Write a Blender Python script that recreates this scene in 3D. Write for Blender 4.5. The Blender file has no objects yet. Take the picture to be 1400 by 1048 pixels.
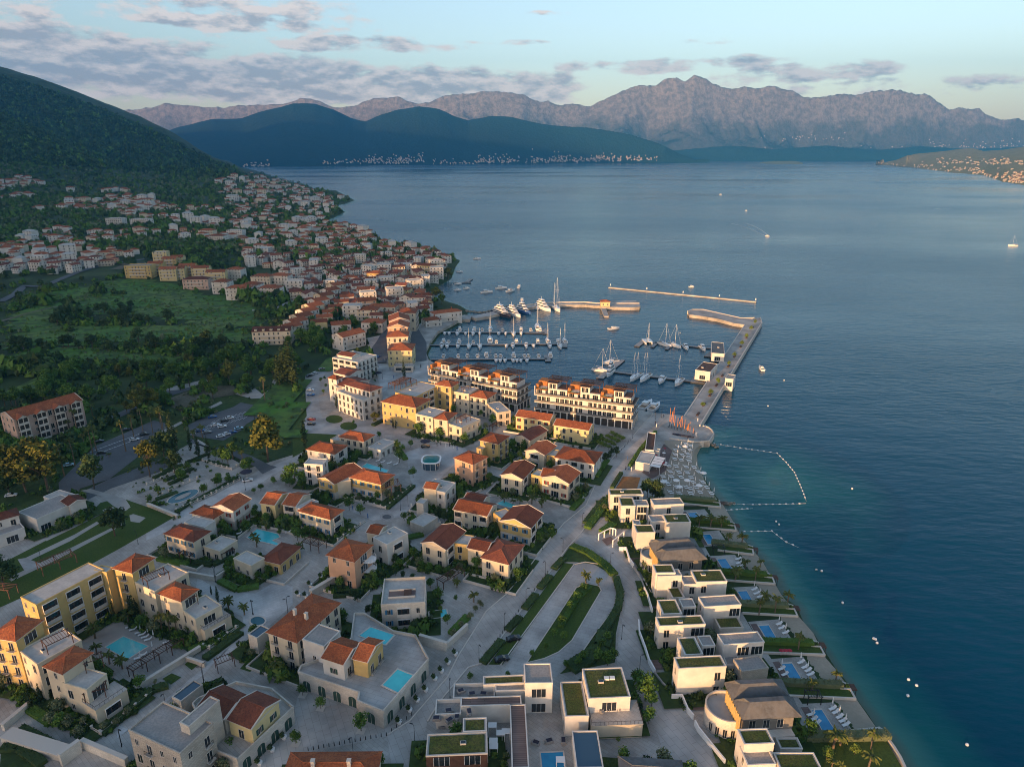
import bpy, math, random
import numpy as np
from mathutils import Vector, Matrix, noise
R_ = math.radians
random.seed(7); np.random.seed(7)
S = bpy.context.scene; COL = S.collection
# ------------------------------------------------------------ camera, sky, sun
FPX, HC, PIT = 933.0, 120.0, R_(18.65)
cd = bpy.data.cameras.new('camera'); cam = bpy.data.objects.new('camera', cd); COL.objects.link(cam)
cd.sensor_width = 36; cd.lens = FPX*36/1400; cd.clip_end = 80000; cd.clip_start = 1
cam.location = (0, 0, HC); cam.rotation_euler = (math.pi/2-PIT, 0, 0); S.camera = cam
SUN_AZ, SUN_EL = R_(32), R_(6.0)      # light travels towards (sin az, cos az)
LX, LY = math.sin(SUN_AZ), math.cos(SUN_AZ)
S.view_settings.view_transform = 'Standard'; S.view_settings.look = 'None'
S.view_settings.exposure = 1.68; S.view_settings.gamma = 1
S.cycles.max_bounces = 5; S.cycles.diffuse_bounces = 2; S.cycles.glossy_bounces = 2
S.cycles.transparent_max_bounces = 6; S.cycles.volume_bounces = 0
S.cycles.use_denoising = True; S.cycles.filter_width = 1.0
sd_ = bpy.data.lights.new('sun', 'SUN'); so = bpy.data.objects.new('sun', sd_); COL.objects.link(so)
sd_.energy = 2.25; sd_.angle = R_(0.6); sd_.color = (1.0, 0.56, 0.25)
so.rotation_euler = Vector((LX*math.cos(SUN_EL), LY*math.cos(SUN_EL), -math.sin(SUN_EL))).to_track_quat('-Z', 'Y').to_euler()
SKY_STR = 0.15
def build_world():
    w = bpy.data.worlds.new('World'); S.world = w; w.use_nodes = True
    nt = w.node_tree; N = nt.nodes; L = nt.links; N.clear()
    def M(op, a, b=None, c=None, clamp=False):
        n = N.new('ShaderNodeMath'); n.operation = op; n.use_clamp = clamp
        for i, v in enumerate((a, b, c)):
            if v is None: continue
            if isinstance(v, (int, float)): n.inputs[i].default_value = v
            else: L.new(v, n.inputs[i])
        return n.outputs[0]
    sky = N.new('ShaderNodeTexSky'); sky.sky_type = 'NISHITA'; sky.sun_disc = False
    sky.sun_elevation = SUN_EL; sky.sun_rotation = math.pi+SUN_AZ
    sky.altitude = 100; sky.air_density = 1.0; sky.dust_density = 1.2; sky.ozone_density = 1.6
    sc = N.new('ShaderNodeVectorMath'); sc.operation = 'MULTIPLY'; L.new(sky.outputs[0], sc.inputs[0]); sc.inputs[1].default_value = (1.0, .865, .86)
    tc = N.new('ShaderNodeTexCoord'); sp = N.new('ShaderNodeSeparateXYZ'); L.new(tc.outputs['Generated'], sp.inputs[0])
    az = M('ARCTAN2', sp.outputs[0], sp.outputs[1]); el = M('ARCSINE', sp.outputs[2])
    az = M('MULTIPLY', az, 57.2958); el = M('MULTIPLY', el, 57.2958)
    # cloud banks: azimuth, elevation, half width, half height (degrees), weight
    B = [(-34, 5.6, 20, 2.6, 1.3), (-18, 5.0, 15, 2.1, 1.3), (-4, 4.8, 12, 1.7, 1.2), (-30, 10.6, 9, .8, .9), (-20, 8.6, 9, .75, 1.1), (-12, 7.6, 10, .8, .95), (-22, 9.6, 16, 1.7, .8), (-38, 8.5, 10, 1.2, .8),
         (-38, 9.6, 9, 1.0, .6), (-24, 9.0, 22, 1.9, .42), (0, 7.9, 4.5, .28, .8), (12, 6.2, 11, .7, .9), (20, 5.4, 10, 1.0, .85),
         (27, 4.2, 12, 1.0, .8), (1, 11.0, 1.1, .25, .9), (2, 9.8, 3, .25, .6), (15, 7.7, 3.4, .3, .62), (45, 5, 14, 1.4, .7), (-60, 7, 18, 3, .9)]
    tot = None
    for a, e, ra, re, wt in B:
        dx = M('MULTIPLY', M('SUBTRACT', az, a), 1/ra); dy = M('MULTIPLY', M('SUBTRACT', el, e), 1/re)
        m = M('MULTIPLY', M('SUBTRACT', 1.25, M('ADD', M('MULTIPLY', dx, dx), M('MULTIPLY', dy, dy)), clamp=False), wt)
        m = M('MAXIMUM', m, 0.0); m = M('MINIMUM', m, wt)
        tot = m if tot is None else M('MAXIMUM', tot, m)
    def nz(scale, ox, oy, det=7, rough=.62):
        c = N.new('ShaderNodeCombineXYZ'); L.new(M('ADD', M('MULTIPLY', az, .19), ox), c.inputs[0]); L.new(M('ADD', M('MULTIPLY', el, .50), oy), c.inputs[1])
        n = N.new('ShaderNodeTexNoise'); n.inputs['Scale'].default_value = scale; n.inputs['Detail'].default_value = det; n.inputs['Roughness'].default_value = rough
        L.new(c.outputs[0], n.inputs['Vector']); return n.outputs[0]
    n1 = nz(1.45, 3.1, 1.7, 9, .62); n2 = nz(1.45, 3.1, 1.88, 9, .62); n3 = nz(5.0, 9.0, 2.0)
    dens = M('ADD', M('MULTIPLY', M('SUBTRACT', n1, .5), 4.2), M('MULTIPLY', M('SUBTRACT', tot, .62), 1.5))
    mr = N.new('ShaderNodeMapRange'); mr.interpolation_type = 'SMOOTHSTEP'; L.new(dens, mr.inputs[0]); mr.inputs[1].default_value = -.12; mr.inputs[2].default_value = .55
    # sides of the billows that face up and to the light are paler
    lit = M('ADD', M('MULTIPLY', M('SUBTRACT', n1, n2), 6.5), M('MULTIPLY', M('SUBTRACT', n3, .5), .9))
    lit = M('ADD', lit, M('MULTIPLY', M('SUBTRACT', 1.5, dens), .62), clamp=True)
    cr = N.new('ShaderNodeMix'); cr.data_type = 'RGBA'; L.new(lit, cr.inputs[0])
    cr.inputs[6].default_value = (.17, .152, .156, 1); cr.inputs[7].default_value = (.37, .30, .262, 1)
    skl = N.new('ShaderNodeVectorMath'); skl.operation = 'SCALE'; L.new(sc.outputs[0], skl.inputs[0]); skl.inputs['Scale'].default_value = SKY_STR
    lo = N.new('ShaderNodeMapRange'); lo.interpolation_type = 'SMOOTHSTEP'; L.new(el, lo.inputs[0]); lo.inputs[1].default_value = 8; lo.inputs[2].default_value = -1; lo.inputs[4].default_value = .6
    hx = N.new('ShaderNodeMix'); hx.data_type = 'RGBA'; L.new(lo.outputs[0], hx.inputs[0]); L.new(skl.outputs[0], hx.inputs[6]); hx.inputs[7].default_value = (.24, .205, .19, 1)
    mx = N.new('ShaderNodeMix'); mx.data_type = 'RGBA'; L.new(M('MULTIPLY', mr.outputs[0], .88), mx.inputs[0]); L.new(hx.outputs[2], mx.inputs[6]); L.new(cr.outputs[2], mx.inputs[7])
    up = N.new('ShaderNodeVectorMath'); up.operation = 'SCALE'; up.inputs['Scale'].default_value = 1/SKY_STR; L.new(mx.outputs[2], up.inputs[0])
    bg = N.new('ShaderNodeBackground'); bg.inputs['Strength'].default_value = SKY_STR; L.new(up.outputs[0], bg.inputs[0])
    out = N.new('ShaderNodeOutputWorld'); L.new(bg.outputs[0], out.inputs[0])
build_world()
# ------------------------------------------------------------ measuring helpers
ZM = dict(s=(0, 0, 1), a3=(0, 200, 4), a4=(330, 200, 4), a5=(560, 360, 5.821), a6=(800, 360, 4.031), a7=(0, 440, 4.031), a8=(220, 440, 4.031),
          b1=(420, 420, 5.821), b2=(570, 470, 5.821), b3=(700, 470, 5.821), b4=(400, 560, 5.821), b5=(600, 570, 5.821), b6=(800, 570, 4.366),
          b7=(200, 620, 5.821), b8=(0, 680, 5.821), c1=(0, 820, 4.597), c2=(160, 730, 5.821), c3=(160, 860, 5.385), c4=(340, 780, 4.557),
          c5=(560, 680, 4.557), c6=(540, 860, 3.889), c7=(840, 720, 4.557), c8=(840, 860, 3.5), d1=(400, 680, 5.821), d2=(340, 370, 5.821),
          d3=(340, 900, 4.667), d4=(860, 560, 7.487), e5=(0, 540, 5.821), e6=(960, 860, 4.667), e7=(0, 640, 8.736))
CP, SP = math.cos(PIT), math.sin(PIT)
def ray(u, v):
    cx = (u-700)/FPX; cy = -(v-524)/FPX
    return np.array((cx, CP+cy*SP, -SP+cy*CP))
def px(k, p): z = ZM[k]; return (z[0]+p[0]/z[2], z[1]+p[1]/z[2])
Z0 = 2.5
def G(u, v, z=Z0):
    d = ray(u, v); t = (z-HC)/d[2]; return Vector((d[0]*t, d[1]*t, z))
def Gk(k, p, z=Z0): return G(*px(k, p), z)
def sst(a, b, x): t = np.clip((x-a)/(b-a), 0, 1); return t*t*(3-2*t)
# ------------------------------------------------------------ mesh builder
class MB:
    def __init__(s): s.v = []; s.f = []; s.m = []
    def add(s, vs, fs, m=0):
        n = len(s.v); s.v += [tuple(p) for p in vs]; s.f += [tuple(n+i for i in f) for f in fs]; s.m += [m]*len(fs); return s
    def box(s, x0, y0, z0, x1, y1, z1, m=0, T=None):
        vs = [(x, y, z) for z in (z0, z1) for x, y in ((x0, y0), (x1, y0), (x1, y1), (x0, y1))]
        if T: vs = [T(p) for p in vs]
        return s.add(vs, [(3, 2, 1, 0), (4, 5, 6, 7), (0, 1, 5, 4), (1, 2, 6, 5), (2, 3, 7, 6), (3, 0, 4, 7)], m)
    def prism(s, pts, z0, z1, m=0, mt=None):
        n = len(pts); a = sum(pts[i][0]*pts[(i+1) % n][1]-pts[(i+1) % n][0]*pts[i][1] for i in range(n))
        if a < 0: pts = pts[::-1]
        vs = [(p[0], p[1], z0) for p in pts]+[(p[0], p[1], z1) for p in pts]
        s.add(vs, [(i, (i+1) % n, n+(i+1) % n, n+i) for i in range(n)], m)
        s.add(vs[n:], [tuple(range(n))], m if mt is None else mt); return s
    def bar(s, a, b, r, m=0, n=5, r2=None):
        a = Vector(a); b = Vector(b); d = (b-a)
        if d.length < 1e-6: return s
        d.normalize(); u = d.cross(Vector((0, 0, 1)) if abs(d.z) < .9 else Vector((1, 0, 0))).normalized(); w = d.cross(u); r2 = r if r2 is None else r2
        vs = [a+(u*math.cos(t)+w*math.sin(t))*r for t in [2*math.pi*i/n for i in range(n)]]+[b+(u*math.cos(t)+w*math.sin(t))*r2 for t in [2*math.pi*i/n for i in range(n)]]
        s.add(vs, [(i, n+i, n+(i+1) % n, (i+1) % n) for i in range(n)]+[tuple(range(n)), tuple(range(2*n-1, n-1, -1))], m); return s
    def loft(s, rings, m=0, closed=True, cap=True):
        n = len(rings[0]); vs = [p for r in rings for p in r]; fs = []
        for k in range(len(rings)-1):
            for i in range(n if closed else n-1):
                j = (i+1) % n; fs.append((k*n+i, k*n+j, (k+1)*n+j, (k+1)*n+i))
        if cap: fs += [tuple(range(n-1, -1, -1)), tuple(range((len(rings)-1)*n, len(rings)*n))]
        return s.add(vs, fs, m)
    def mesh(s, name, mats, smooth=False):
        me = bpy.data.meshes.new(name); me.from_pydata(s.v, [], s.f)
        for m in (mats if isinstance(mats, (list, tuple)) else [mats]): me.materials.append(m)
        if len(set(s.m)) > 1: me.polygons.foreach_set('material_index', s.m)
        if smooth: me.polygons.foreach_set('use_smooth', [True]*len(s.f))
        me.update(); return me
def link(name, me, parent=None, loc=None, rz=0, sc=None):
    o = bpy.data.objects.new(name, me); COL.objects.link(o)
    if parent: o.parent = parent
    if loc is not None: o.location = loc
    if rz: o.rotation_euler = (0, 0, rz)
    if sc is not None: o.scale = sc if isinstance(sc, (tuple, list)) else (sc,)*3
    return o
def npmesh(name, V, F, mats, smooth=False, mi=None):
    me = bpy.data.meshes.new(name); V = np.asarray(V, dtype=np.float32); F = np.asarray(F, dtype=np.int32); k = F.shape[1]
    me.vertices.add(len(V)); me.vertices.foreach_set('co', V.ravel()); me.loops.add(F.size); me.loops.foreach_set('vertex_index', F.ravel())
    me.polygons.add(len(F)); me.polygons.foreach_set('loop_start', np.arange(0, F.size, k, dtype=np.int32)); me.polygons.foreach_set('loop_total', np.full(len(F), k, dtype=np.int32))
    for m in (mats if isinstance(mats, (list, tuple)) else [mats]): me.materials.append(m)
    if mi is not None: me.polygons.foreach_set('material_index', np.asarray(mi, dtype=np.int32))
    if smooth: me.polygons.foreach_set('use_smooth', np.ones(len(F), dtype=bool))
    me.update(calc_edges=True); return me
def tag(o, label=None, cat=None, group=None, kind=None):
    if label: o['label'] = label
    if cat: o['category'] = cat
    if group: o['group'] = group
    if kind: o['kind'] = kind
    return o
def thing(name, label, cat, loc=(0, 0, 0), rz=0, group=None):
    o = link(name, None, None, loc, rz); o.empty_display_size = .5; return tag(o, label, cat, group)
def dup(root, loc, rz=0, label=None, sc=None, group=None):
    r = root.copy(); COL.objects.link(r); r.location = loc; r.rotation_euler = (0, 0, rz)
    if sc is not None: r.scale = sc if isinstance(sc, (tuple, list)) else (sc,)*3
    if label: r['label'] = label
    if group: r['group'] = group
    for ch in KIDS[root.name]:
        c = ch.copy(); COL.objects.link(c); c.parent = r
        for g in KIDS.get(ch.name, ()): d = g.copy(); COL.objects.link(d); d.parent = c
    return r
KIDS = {}
def proto(o):       # remember the parts of a thing so that it can be copied quickly
    KIDS[o.name] = [c for c in o.children]
    for c in o.children: KIDS[c.name] = [g for g in c.children]
    return o
# ------------------------------------------------------------ materials
def mat(name, c, rough=.8, c2=None, scale=.3, bump=0, bscale=None, metal=0, rnd=0, spec=.3, det=5, ramp=(.35, .65), vec='Object', c3=None, s3=6, w3=.5):
    m = bpy.data.materials.new(name); m.use_nodes = True; nt = m.node_tree; N = nt.nodes; L = nt.links; b = N['Principled BSDF']
    b.inputs['Base Color'].default_value = (*c, 1); b.inputs['Roughness'].default_value = rough; b.inputs['Metallic'].default_value = metal
    b.inputs['Specular IOR Level'].default_value = spec; out = None
    tc = N.new('ShaderNodeTexCoord') if vec == 'Object' else None
    src = tc.outputs['Object'] if tc else N.new('ShaderNodeNewGeometry').outputs['Position']
    def noi(s, d=det):
        n = N.new('ShaderNodeTexNoise'); n.inputs['Scale'].default_value = s; n.inputs['Detail'].default_value = d; L.new(src, n.inputs['Vector']); return n
    if c2:
        n = noi(scale); r = N.new('ShaderNodeMapRange'); r.inputs[1].default_value, r.inputs[2].default_value = ramp; L.new(n.outputs[0], r.inputs[0])
        mx = N.new('ShaderNodeMix'); mx.data_type = 'RGBA'; mx.inputs[6].default_value = (*c, 1); mx.inputs[7].default_value = (*c2, 1); L.new(r.outputs[0], mx.inputs[0]); out = mx.outputs[2]
    if c3:
        n = noi(s3, 3); r = N.new('ShaderNodeMapRange'); r.inputs[1].default_value = .42; r.inputs[2].default_value = .62; r.inputs[4].default_value = w3; L.new(n.outputs[0], r.inputs[0])
        mx = N.new('ShaderNodeMix'); mx.data_type = 'RGBA'; L.new(r.outputs[0], mx.inputs[0]); L.new(out, mx.inputs[6]); mx.inputs[7].default_value = (*c3, 1); out = mx.outputs[2]
    if rnd:
        oi = N.new('ShaderNodeObjectInfo'); r = N.new('ShaderNodeMapRange'); L.new(oi.outputs['Random'], r.inputs[0]); r.inputs[3].default_value = 1-rnd; r.inputs[4].default_value = 1+rnd*.6
        hs = N.new('ShaderNodeHueSaturation'); L.new(r.outputs[0], hs.inputs['Value'])
        if out: L.new(out, hs.inputs['Color'])
        else: hs.inputs['Color'].default_value = (*c, 1)
        out = hs.outputs[0]
    if out: L.new(out, b.inputs['Base Color'])
    if bump:
        n = noi(bscale or scale*4, 4); bp = N.new('ShaderNodeBump'); bp.inputs['Strength'].default_value = bump; bp.inputs['Distance'].default_value = .3; L.new(n.outputs[0], bp.inputs['Height']); L.new(bp.outputs[0], b.inputs['Normal'])
    return m
def brickmat(name, c1, c2, cm, bw, bh, mort=.02, rough=.85, vec='Position', rot=0.0, c3=None, bump=.0):
    m = bpy.data.materials.new(name); m.use_nodes = True; nt = m.node_tree; N = nt.nodes; L = nt.links; b = N['Principled BSDF']
    b.inputs['Roughness'].default_value = rough; b.inputs['Specular IOR Level'].default_value = .2
    src = N.new('ShaderNodeNewGeometry').outputs['Position'] if vec == 'Position' else N.new('ShaderNodeTexCoord').outputs['Object']
    mp = N.new('ShaderNodeMapping'); L.new(src, mp.inputs[0]); mp.inputs['Rotation'].default_value = (0, 0, rot) if vec != 'wall' else (0, 0, 0)
    v = mp.outputs[0]
    if rough == .851:   # walls: the pattern runs along the wall and up
        g = N.new('ShaderNodeNewGeometry'); s = N.new('ShaderNodeSeparateXYZ'); L.new(g.outputs['Position'], s.inputs[0])
        a = N.new('ShaderNodeMath'); a.operation = 'ADD'; L.new(s.outputs[0], a.inputs[0]); L.new(s.outputs[1], a.inputs[1])
        c = N.new('ShaderNodeCombineXYZ'); L.new(a.outputs[0], c.inputs[0]); L.new(s.outputs[2], c.inputs[1]); v = c.outputs[0]
    bt = N.new('ShaderNodeTexBrick'); L.new(v, bt.inputs['Vector']); bt.inputs['Scale'].default_value = 1
    bt.inputs['Color1'].default_value = (*c1, 1); bt.inputs['Color2'].default_value = (*c2, 1); bt.inputs['Mortar'].default_value = (*cm, 1)
    bt.inputs['Brick Width'].default_value = bw; bt.inputs['Row Height'].default_value = bh; bt.inputs['Mortar Size'].default_value = mort
    n = N.new('ShaderNodeTexNoise'); n.inputs['Scale'].default_value = .12; n.inputs['Detail'].default_value = 7; L.new(src, n.inputs['Vector'])
    r = N.new('ShaderNodeMapRange'); r.inputs[1].default_value = .3; r.inputs[2].default_value = .7; r.inputs[3].default_value = .6; r.inputs[4].default_value = 1.2; L.new(n.outputs[0], r.inputs[0])
    vm = N.new('ShaderNodeVectorMath'); vm.operation = 'SCALE'; L.new(bt.outputs[0], vm.inputs[0]); L.new(r.outputs[0], vm.inputs['Scale']); L.new(vm.outputs[0], b.inputs['Base Color'])
    return m
M = {}
M['grass'] = mat('grass', (.032, .065, .012), .95, (.065, .090, .022), .05, vec='P', c3=(.02, .036, .010), s3=.6, w3=.6, bump=.4, bscale=1.5)
M['lawn'] = mat('lawn', (.046, .085, .010), .95, (.070, .10, .016), .12, vec='P', c3=(.028, .05, .01), s3=2, bump=.3, bscale=5)
M['field'] = mat('field', (.036, .070, .014), .95, (.062, .080, .030), .02, vec='P', c3=(.018, .035, .010), s3=.07, w3=.8, bump=.8, bscale=.6)
M['earth'] = mat('earth', (.11, .085, .055), .95, (.17, .14, .10), .1, vec='P', c3=(.06, .07, .03), s3=.8, w3=.6, bump=.3, bscale=2)
M['sand'] = mat('sand', (.31, .265, .20), .95, (.38, .32, .245), .12, vec='P', c3=(.27, .23, .17), s3=1.5, w3=.4, bump=.2, bscale=4)
M['paving'] = brickmat('paving', (.38, .35, .31), (.45, .415, .37), (.30, .275, .245), 1.6, .8, .03, rot=.7)
M['paving_light'] = brickmat('paving_light', (.46, .445, .42), (.52, .50, .475), (.38, .365, .345), 1.2, .6, .03, rot=.35)
M['paving_road'] = brickmat('paving_road', (.43, .40, .36), (.48, .445, .405), (.35, .325, .295), 3.0, 1.5, .05, rot=1.12)
M['paving_grey'] = brickmat('paving_grey', (.40, .38, .355), (.44, .42, .395), (.34, .325, .30), 2.4, 1.2, .05, rot=.35)
M['asphalt'] = mat('asphalt', (.095, .098, .105), .9, (.13, .132, .138), .15, vec='P', c3=(.08, .082, .088), s3=2, bump=.1, bscale=8)
M['gravel'] = mat('gravel', (.32, .30, .27), .95, (.40, .37, .33), .25, vec='P', bump=.3, bscale=6)
M['concrete'] = mat('concrete', (.40, .38, .35), .85, (.32, .3, .28), .2, vec='P', c3=(.16, .15, .14), s3=1.2, w3=.35, bump=.15, bscale=2)
M['quay'] = brickmat('quay', (.38, .36, .33), (.43, .41, .38), (.3, .28, .26), 4, 2, .06, rot=1.1)
M['rock'] = mat('rock', (.17, .15, .12), .95, (.28, .25, .2), .5, vec='P', bump=.8, bscale=1.2)
M['white_line'] = mat('white_line', (.6, .6, .58), .8)
M['stone_wall'] = brickmat('stone_wall', (.52, .46, .38), (.42, .37, .31), (.32, .28, .24), .7, .32, .03, rough=.851)
M['stone_pale'] = brickmat('stone_pale', (.62, .56, .48), (.54, .49, .42), (.44, .40, .34), .8, .38, .02, rough=.851)
def plaster(n, c): M[n] = mat(n, c, .9, tuple(x*.8 for x in c), .35, vec='P', c3=tuple(x*.86 for x in c), s3=.9, w3=.5, bump=.06, bscale=6)
plaster('cream', (.66, .56, .41)); plaster('white', (.66, .62, .56)); plaster('yellow', (.58, .41, .165)); plaster('pale_yellow', (.68, .55, .28))
plaster('peach', (.64, .38, .24)); plaster('pink', (.60, .42, .33)); plaster('villa_white', (.70, .65, .58)); plaster('ochre', (.62, .42, .16)); plaster('beige', (.56, .47, .36))
def tilemat(n, a, b, c):
    m = mat(n, a, .85, b, .5, vec='P', c3=c, s3=2.6, w3=.65, bump=.5, bscale=3.5, rnd=.38); return m
M['tiles'] = tilemat('tiles', (.27, .072, .026), (.38, .115, .042), (.15, .045, .022))
M['tiles_dark'] = tilemat('tiles_dark', (.17, .048, .026), (.24, .075, .038), (.10, .034, .022))
M['dark_rail_shaded_wall'] = mat('dark_rail_shaded_wall', (.17, .15, .13), .8, (.22, .2, .17), .8, vec='P')  # dark rail colour; on the stone villas it paints the upper walls' shade
M['slate'] = mat('slate', (.085, .082, .08), .7, (.13, .125, .12), .4, vec='P', c3=(.14, .15, .16), s3=1.5, bump=.1, bscale=3)
M['roof_grey'] = mat('roof_grey', (.29, .265, .24), .9, (.36, .33, .30), .3, vec='P', c3=(.20, .2, .2), s3=2.2, bump=.1, bscale=5)
M['roof_pale'] = mat('roof_pale', (.40, .38, .35), .85, (.50, .48, .44), .3, vec='P', c3=(.33, .32, .3), s3=1.3)
M['roof_green'] = mat('roof_green', (.055, .085, .012), .95, (.12, .12, .030), .35, vec='P', c3=(.04, .045, .014), s3=2.6, w3=.8, bump=.6, bscale=4)
M['trim'] = mat('trim', (.56, .50, .43), .8)
M['white_paint'] = mat('white_paint', (.78, .77, .74), .5)
M['glass'] = mat('glass', (.018, .024, .030), .12, spec=.8)
M['glass_blue'] = mat('glass_blue', (.03, .07, .11), .12, spec=.8)
M['recess_shade'] = mat('recess_shade', (.05, .043, .038), .8)  # dark tone painted as the shade inside loggias, balcony bays and arcade
M['shutter_green'] = mat('shutter_green', (.03, .07, .055), .6)
M['shutter_blue'] = mat('shutter_blue', (.03, .14, .26), .6)
M['shutter_red'] = mat('shutter_red', (.18, .02, .015), .6)
M['brown_wood'] = mat('brown_wood', (.075, .036, .024), .75, (.11, .055, .035), 1.5, vec='P')
M['corten'] = mat('corten', (.42, .17, .05), .85, (.30, .12, .04), .8, vec='P')
M['deck'] = brickmat('deck', (.19, .13, .115), (.22, .155, .135), (.11, .08, .07), 6, .5, .05, rot=0)
M['metal_dark'] = mat('metal_dark', (.04, .04, .042), .5, metal=.6)
M['metal'] = mat('metal', (.5, .5, .5), .35, metal=.9)
M['pool'] = mat('pool', (.07, .52, .55), .12, (.08, .58, .60), .5, spec=.5, vec='P', bump=.05, bscale=3)
M['pool_blue'] = mat('pool_blue', (.015, .20, .38), .1, (.02, .25, .45), .5, spec=.5, vec='P', bump=.05, bscale=3)
M['pool_dark'] = mat('pool_dark', (.02, .10, .13), .1, spec=.5)
M['bark'] = mat('bark', (.13, .095, .065), .95, (.085, .06, .045), 2, bump=.5, bscale=8)
M['palm_bark'] = mat('palm_bark', (.20, .14, .09), .95, (.13, .095, .06), 3, bump=.5, bscale=8)
def leafmat(n, a, b, tr=.25):
    m = bpy.data.materials.new(n); m.use_nodes = True; nt = m.node_tree; N = nt.nodes; L = nt.links; bs = N['Principled BSDF']
    g = N.new('ShaderNodeNewGeometry'); mx = N.new('ShaderNodeMix'); mx.data_type = 'RGBA'; L.new(g.outputs['Random Per Island'], mx.inputs[0])
    mx.inputs[6].default_value = (*a, 1); mx.inputs[7].default_value = (*b, 1)
    oi = N.new('ShaderNodeObjectInfo'); r = N.new('ShaderNodeMapRange'); L.new(oi.outputs['Random'], r.inputs[0]); r.inputs[3].default_value = .75; r.inputs[4].default_value = 1.25
    hs = N.new('ShaderNodeHueSaturation'); L.new(r.outputs[0], hs.inputs['Value']); L.new(mx.outputs[2], hs.inputs['Color'])
    L.new(hs.outputs[0], bs.inputs['Base Color']); bs.inputs['Roughness'].default_value = .8; bs.inputs['Specular IOR Level'].default_value = .15
    return m
M['leaf'] = leafmat('leaf', (0.039, 0.091, 0.015), (0.104, 0.169, 0.029)); M['leaf_dark'] = leafmat('leaf_dark', (0.025, 0.050, 0.017), (0.062, 0.091, 0.029))
M['leaf_pine'] = leafmat('leaf_pine', (.050, .066, .012), (.125, .120, .024)); M['leaf_olive'] = leafmat('leaf_olive', (0.084, 0.109, 0.049), (0.156, 0.169, 0.091))
M['leaf_cyp'] = leafmat('leaf_cyp', (0.020, 0.036, 0.014), (0.052, 0.072, 0.023)); M['leaf_palm'] = leafmat('leaf_palm', (.045, .065, .016), (.11, .12, .03))
M['leaf_lime'] = leafmat('leaf_lime', (0.084, 0.140, 0.021), (0.169, 0.208, 0.039)); M['leaf_pink'] = leafmat('leaf_pink', (0.252, 0.042, 0.140), (0.364, 0.091, 0.208)); M['leaf_yellow'] = leafmat('leaf_yellow', (0.280, 0.280, 0.042), (0.390, 0.338, 0.065))
def fabric(n, c): M[n] = mat(n, c, .8)
fabric('fab_white', (.75, .73, .70)); fabric('fab_blue', (.05, .12, .3)); fabric('fab_dark', (.03, .03, .05)); fabric('fab_red', (.35, .03, .05)); fabric('rust', (.55, .20, .04))
# ------------------------------------------------------------ shoreline and terrain
def a4(*p): return [(330+x/4, 200+y/4) for x, y in p]
coast_px = [(1236, 1048), (1225, 1022), (1215, 1008), (1196, 991), (1186, 975), (1170, 954), (1158, 932), (1144, 916), (1132, 897), (1112, 865), (1099, 852), (1090, 830),
            (1068, 812), (1058, 795), (1042, 766), (1031, 753), (1013, 733), (1004, 715), (995, 703), (988, 689), (976, 675), (965, 657), (956, 642), (950, 630), (948, 618), (953, 608)]
coast = [G(u, v, 0) for u, v in coast_px]
coast = [Vector((126, -900, 0)), Vector((124, -100, 0)), Vector((112, 40, 0))]+coast
coast += [Vector((92, 284, 0)), Vector((84, 289, 0)), Vector((80, 298, 0)), Vector((68, 303, 0)), Vector((-32, 362, 0)), Vector((-48, 392, 0)), Vector((-53, 412, 0)), Vector((-52.5, 436, 0)), Vector((-50.5, 461, 0)),
          Vector((-42, 482, 0)), Vector((-34, 509, 0)), G(639, 424, 0)]
coast += [G(u, v, 0) for u, v in [(627, 417), (595, 407), (584, 401), (600, 391), (617, 381), (622, 366), (629, 356), (605, 347), (580, 337), (530, 334), (512, 321), (490, 314), (452, 307), (450, 300), (472, 290),
          (457, 282), (470, 279), (485, 274), (460, 261), (430, 259), (415, 252), (385, 246), (362, 237), (334, 229)]]
far_l = [Vector((-3600, 6600, 0)), Vector((-9000, 9000, 0)), Vector((-9000, -900, 0))]
LAND = np.array([(p.x, p.y) for p in coast+far_l])
CO = np.array([(p.x, p.y) for p in coast])
def inside(P, poly):
    x, y = P[:, 0], P[:, 1]; r = np.zeros(len(P), bool); n = len(poly)
    for i in range(n):
        x1, y1 = poly[i]; x2, y2 = poly[(i+1) % n]
        if y1 == y2: continue
        c = ((y1 > y) != (y2 > y)) & (x < (x2-x1)*(y-y1)/(y2-y1)+x1); r ^= c
    return r
def sdist(P, line=None):
    line = CO if line is None else line; d = np.full(len(P), 1e18)
    for i in range(len(line)-1):
        a = line[i]; b = line[i+1]; ab = b-a; t = np.clip(((P-a)@ab)/(ab@ab), 0, 1); q = P-(a+t[:, None]*ab); d = np.minimum(d, (q*q).sum(1))
    d = np.sqrt(d); return np.where(inside(P, LAND), d, -d)
def fbm(P, sc, octv=5, seed=0.0, ridged=False):      # value noise, vectorised
    x = P[:, 0]/sc+seed*17.3; y = P[:, 1]/sc+seed*9.1; r = np.zeros(len(P)); a = .5
    for o in range(octv):
        xi = np.floor(x); yi = np.floor(y); fx = x-xi; fy = y-yi; fx = fx*fx*(3-2*fx); fy = fy*fy*(3-2*fy)
        def h(i, j):
            v = np.sin(i*127.1+j*311.7+seed*13.7)*43758.5453; return v-np.floor(v)
        v = (h(xi, yi)*(1-fx)+h(xi+1, yi)*fx)*(1-fy)+(h(xi, yi+1)*(1-fx)+h(xi+1, yi+1)*fx)*fy
        if ridged: v = 1-abs(2*v-1)
        r += a*v; a *= .5; c, s = .8, .6; x, y = (x*c-y*s)*2.03+5, (x*s+y*c)*2.03+7
    return r
def prof(pts, az):     # pixel outline of a crest -> elevation above the horizontal as a slope, by azimuth slope x/y
    xs = []; es = []
    for u, v in pts:
        d = ray(u, v); xs.append(d[0]/d[1]); es.append(d[2]/d[1])
    return np.interp(az, xs, es)
RES_C = np.array((-20., 200.))
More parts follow.
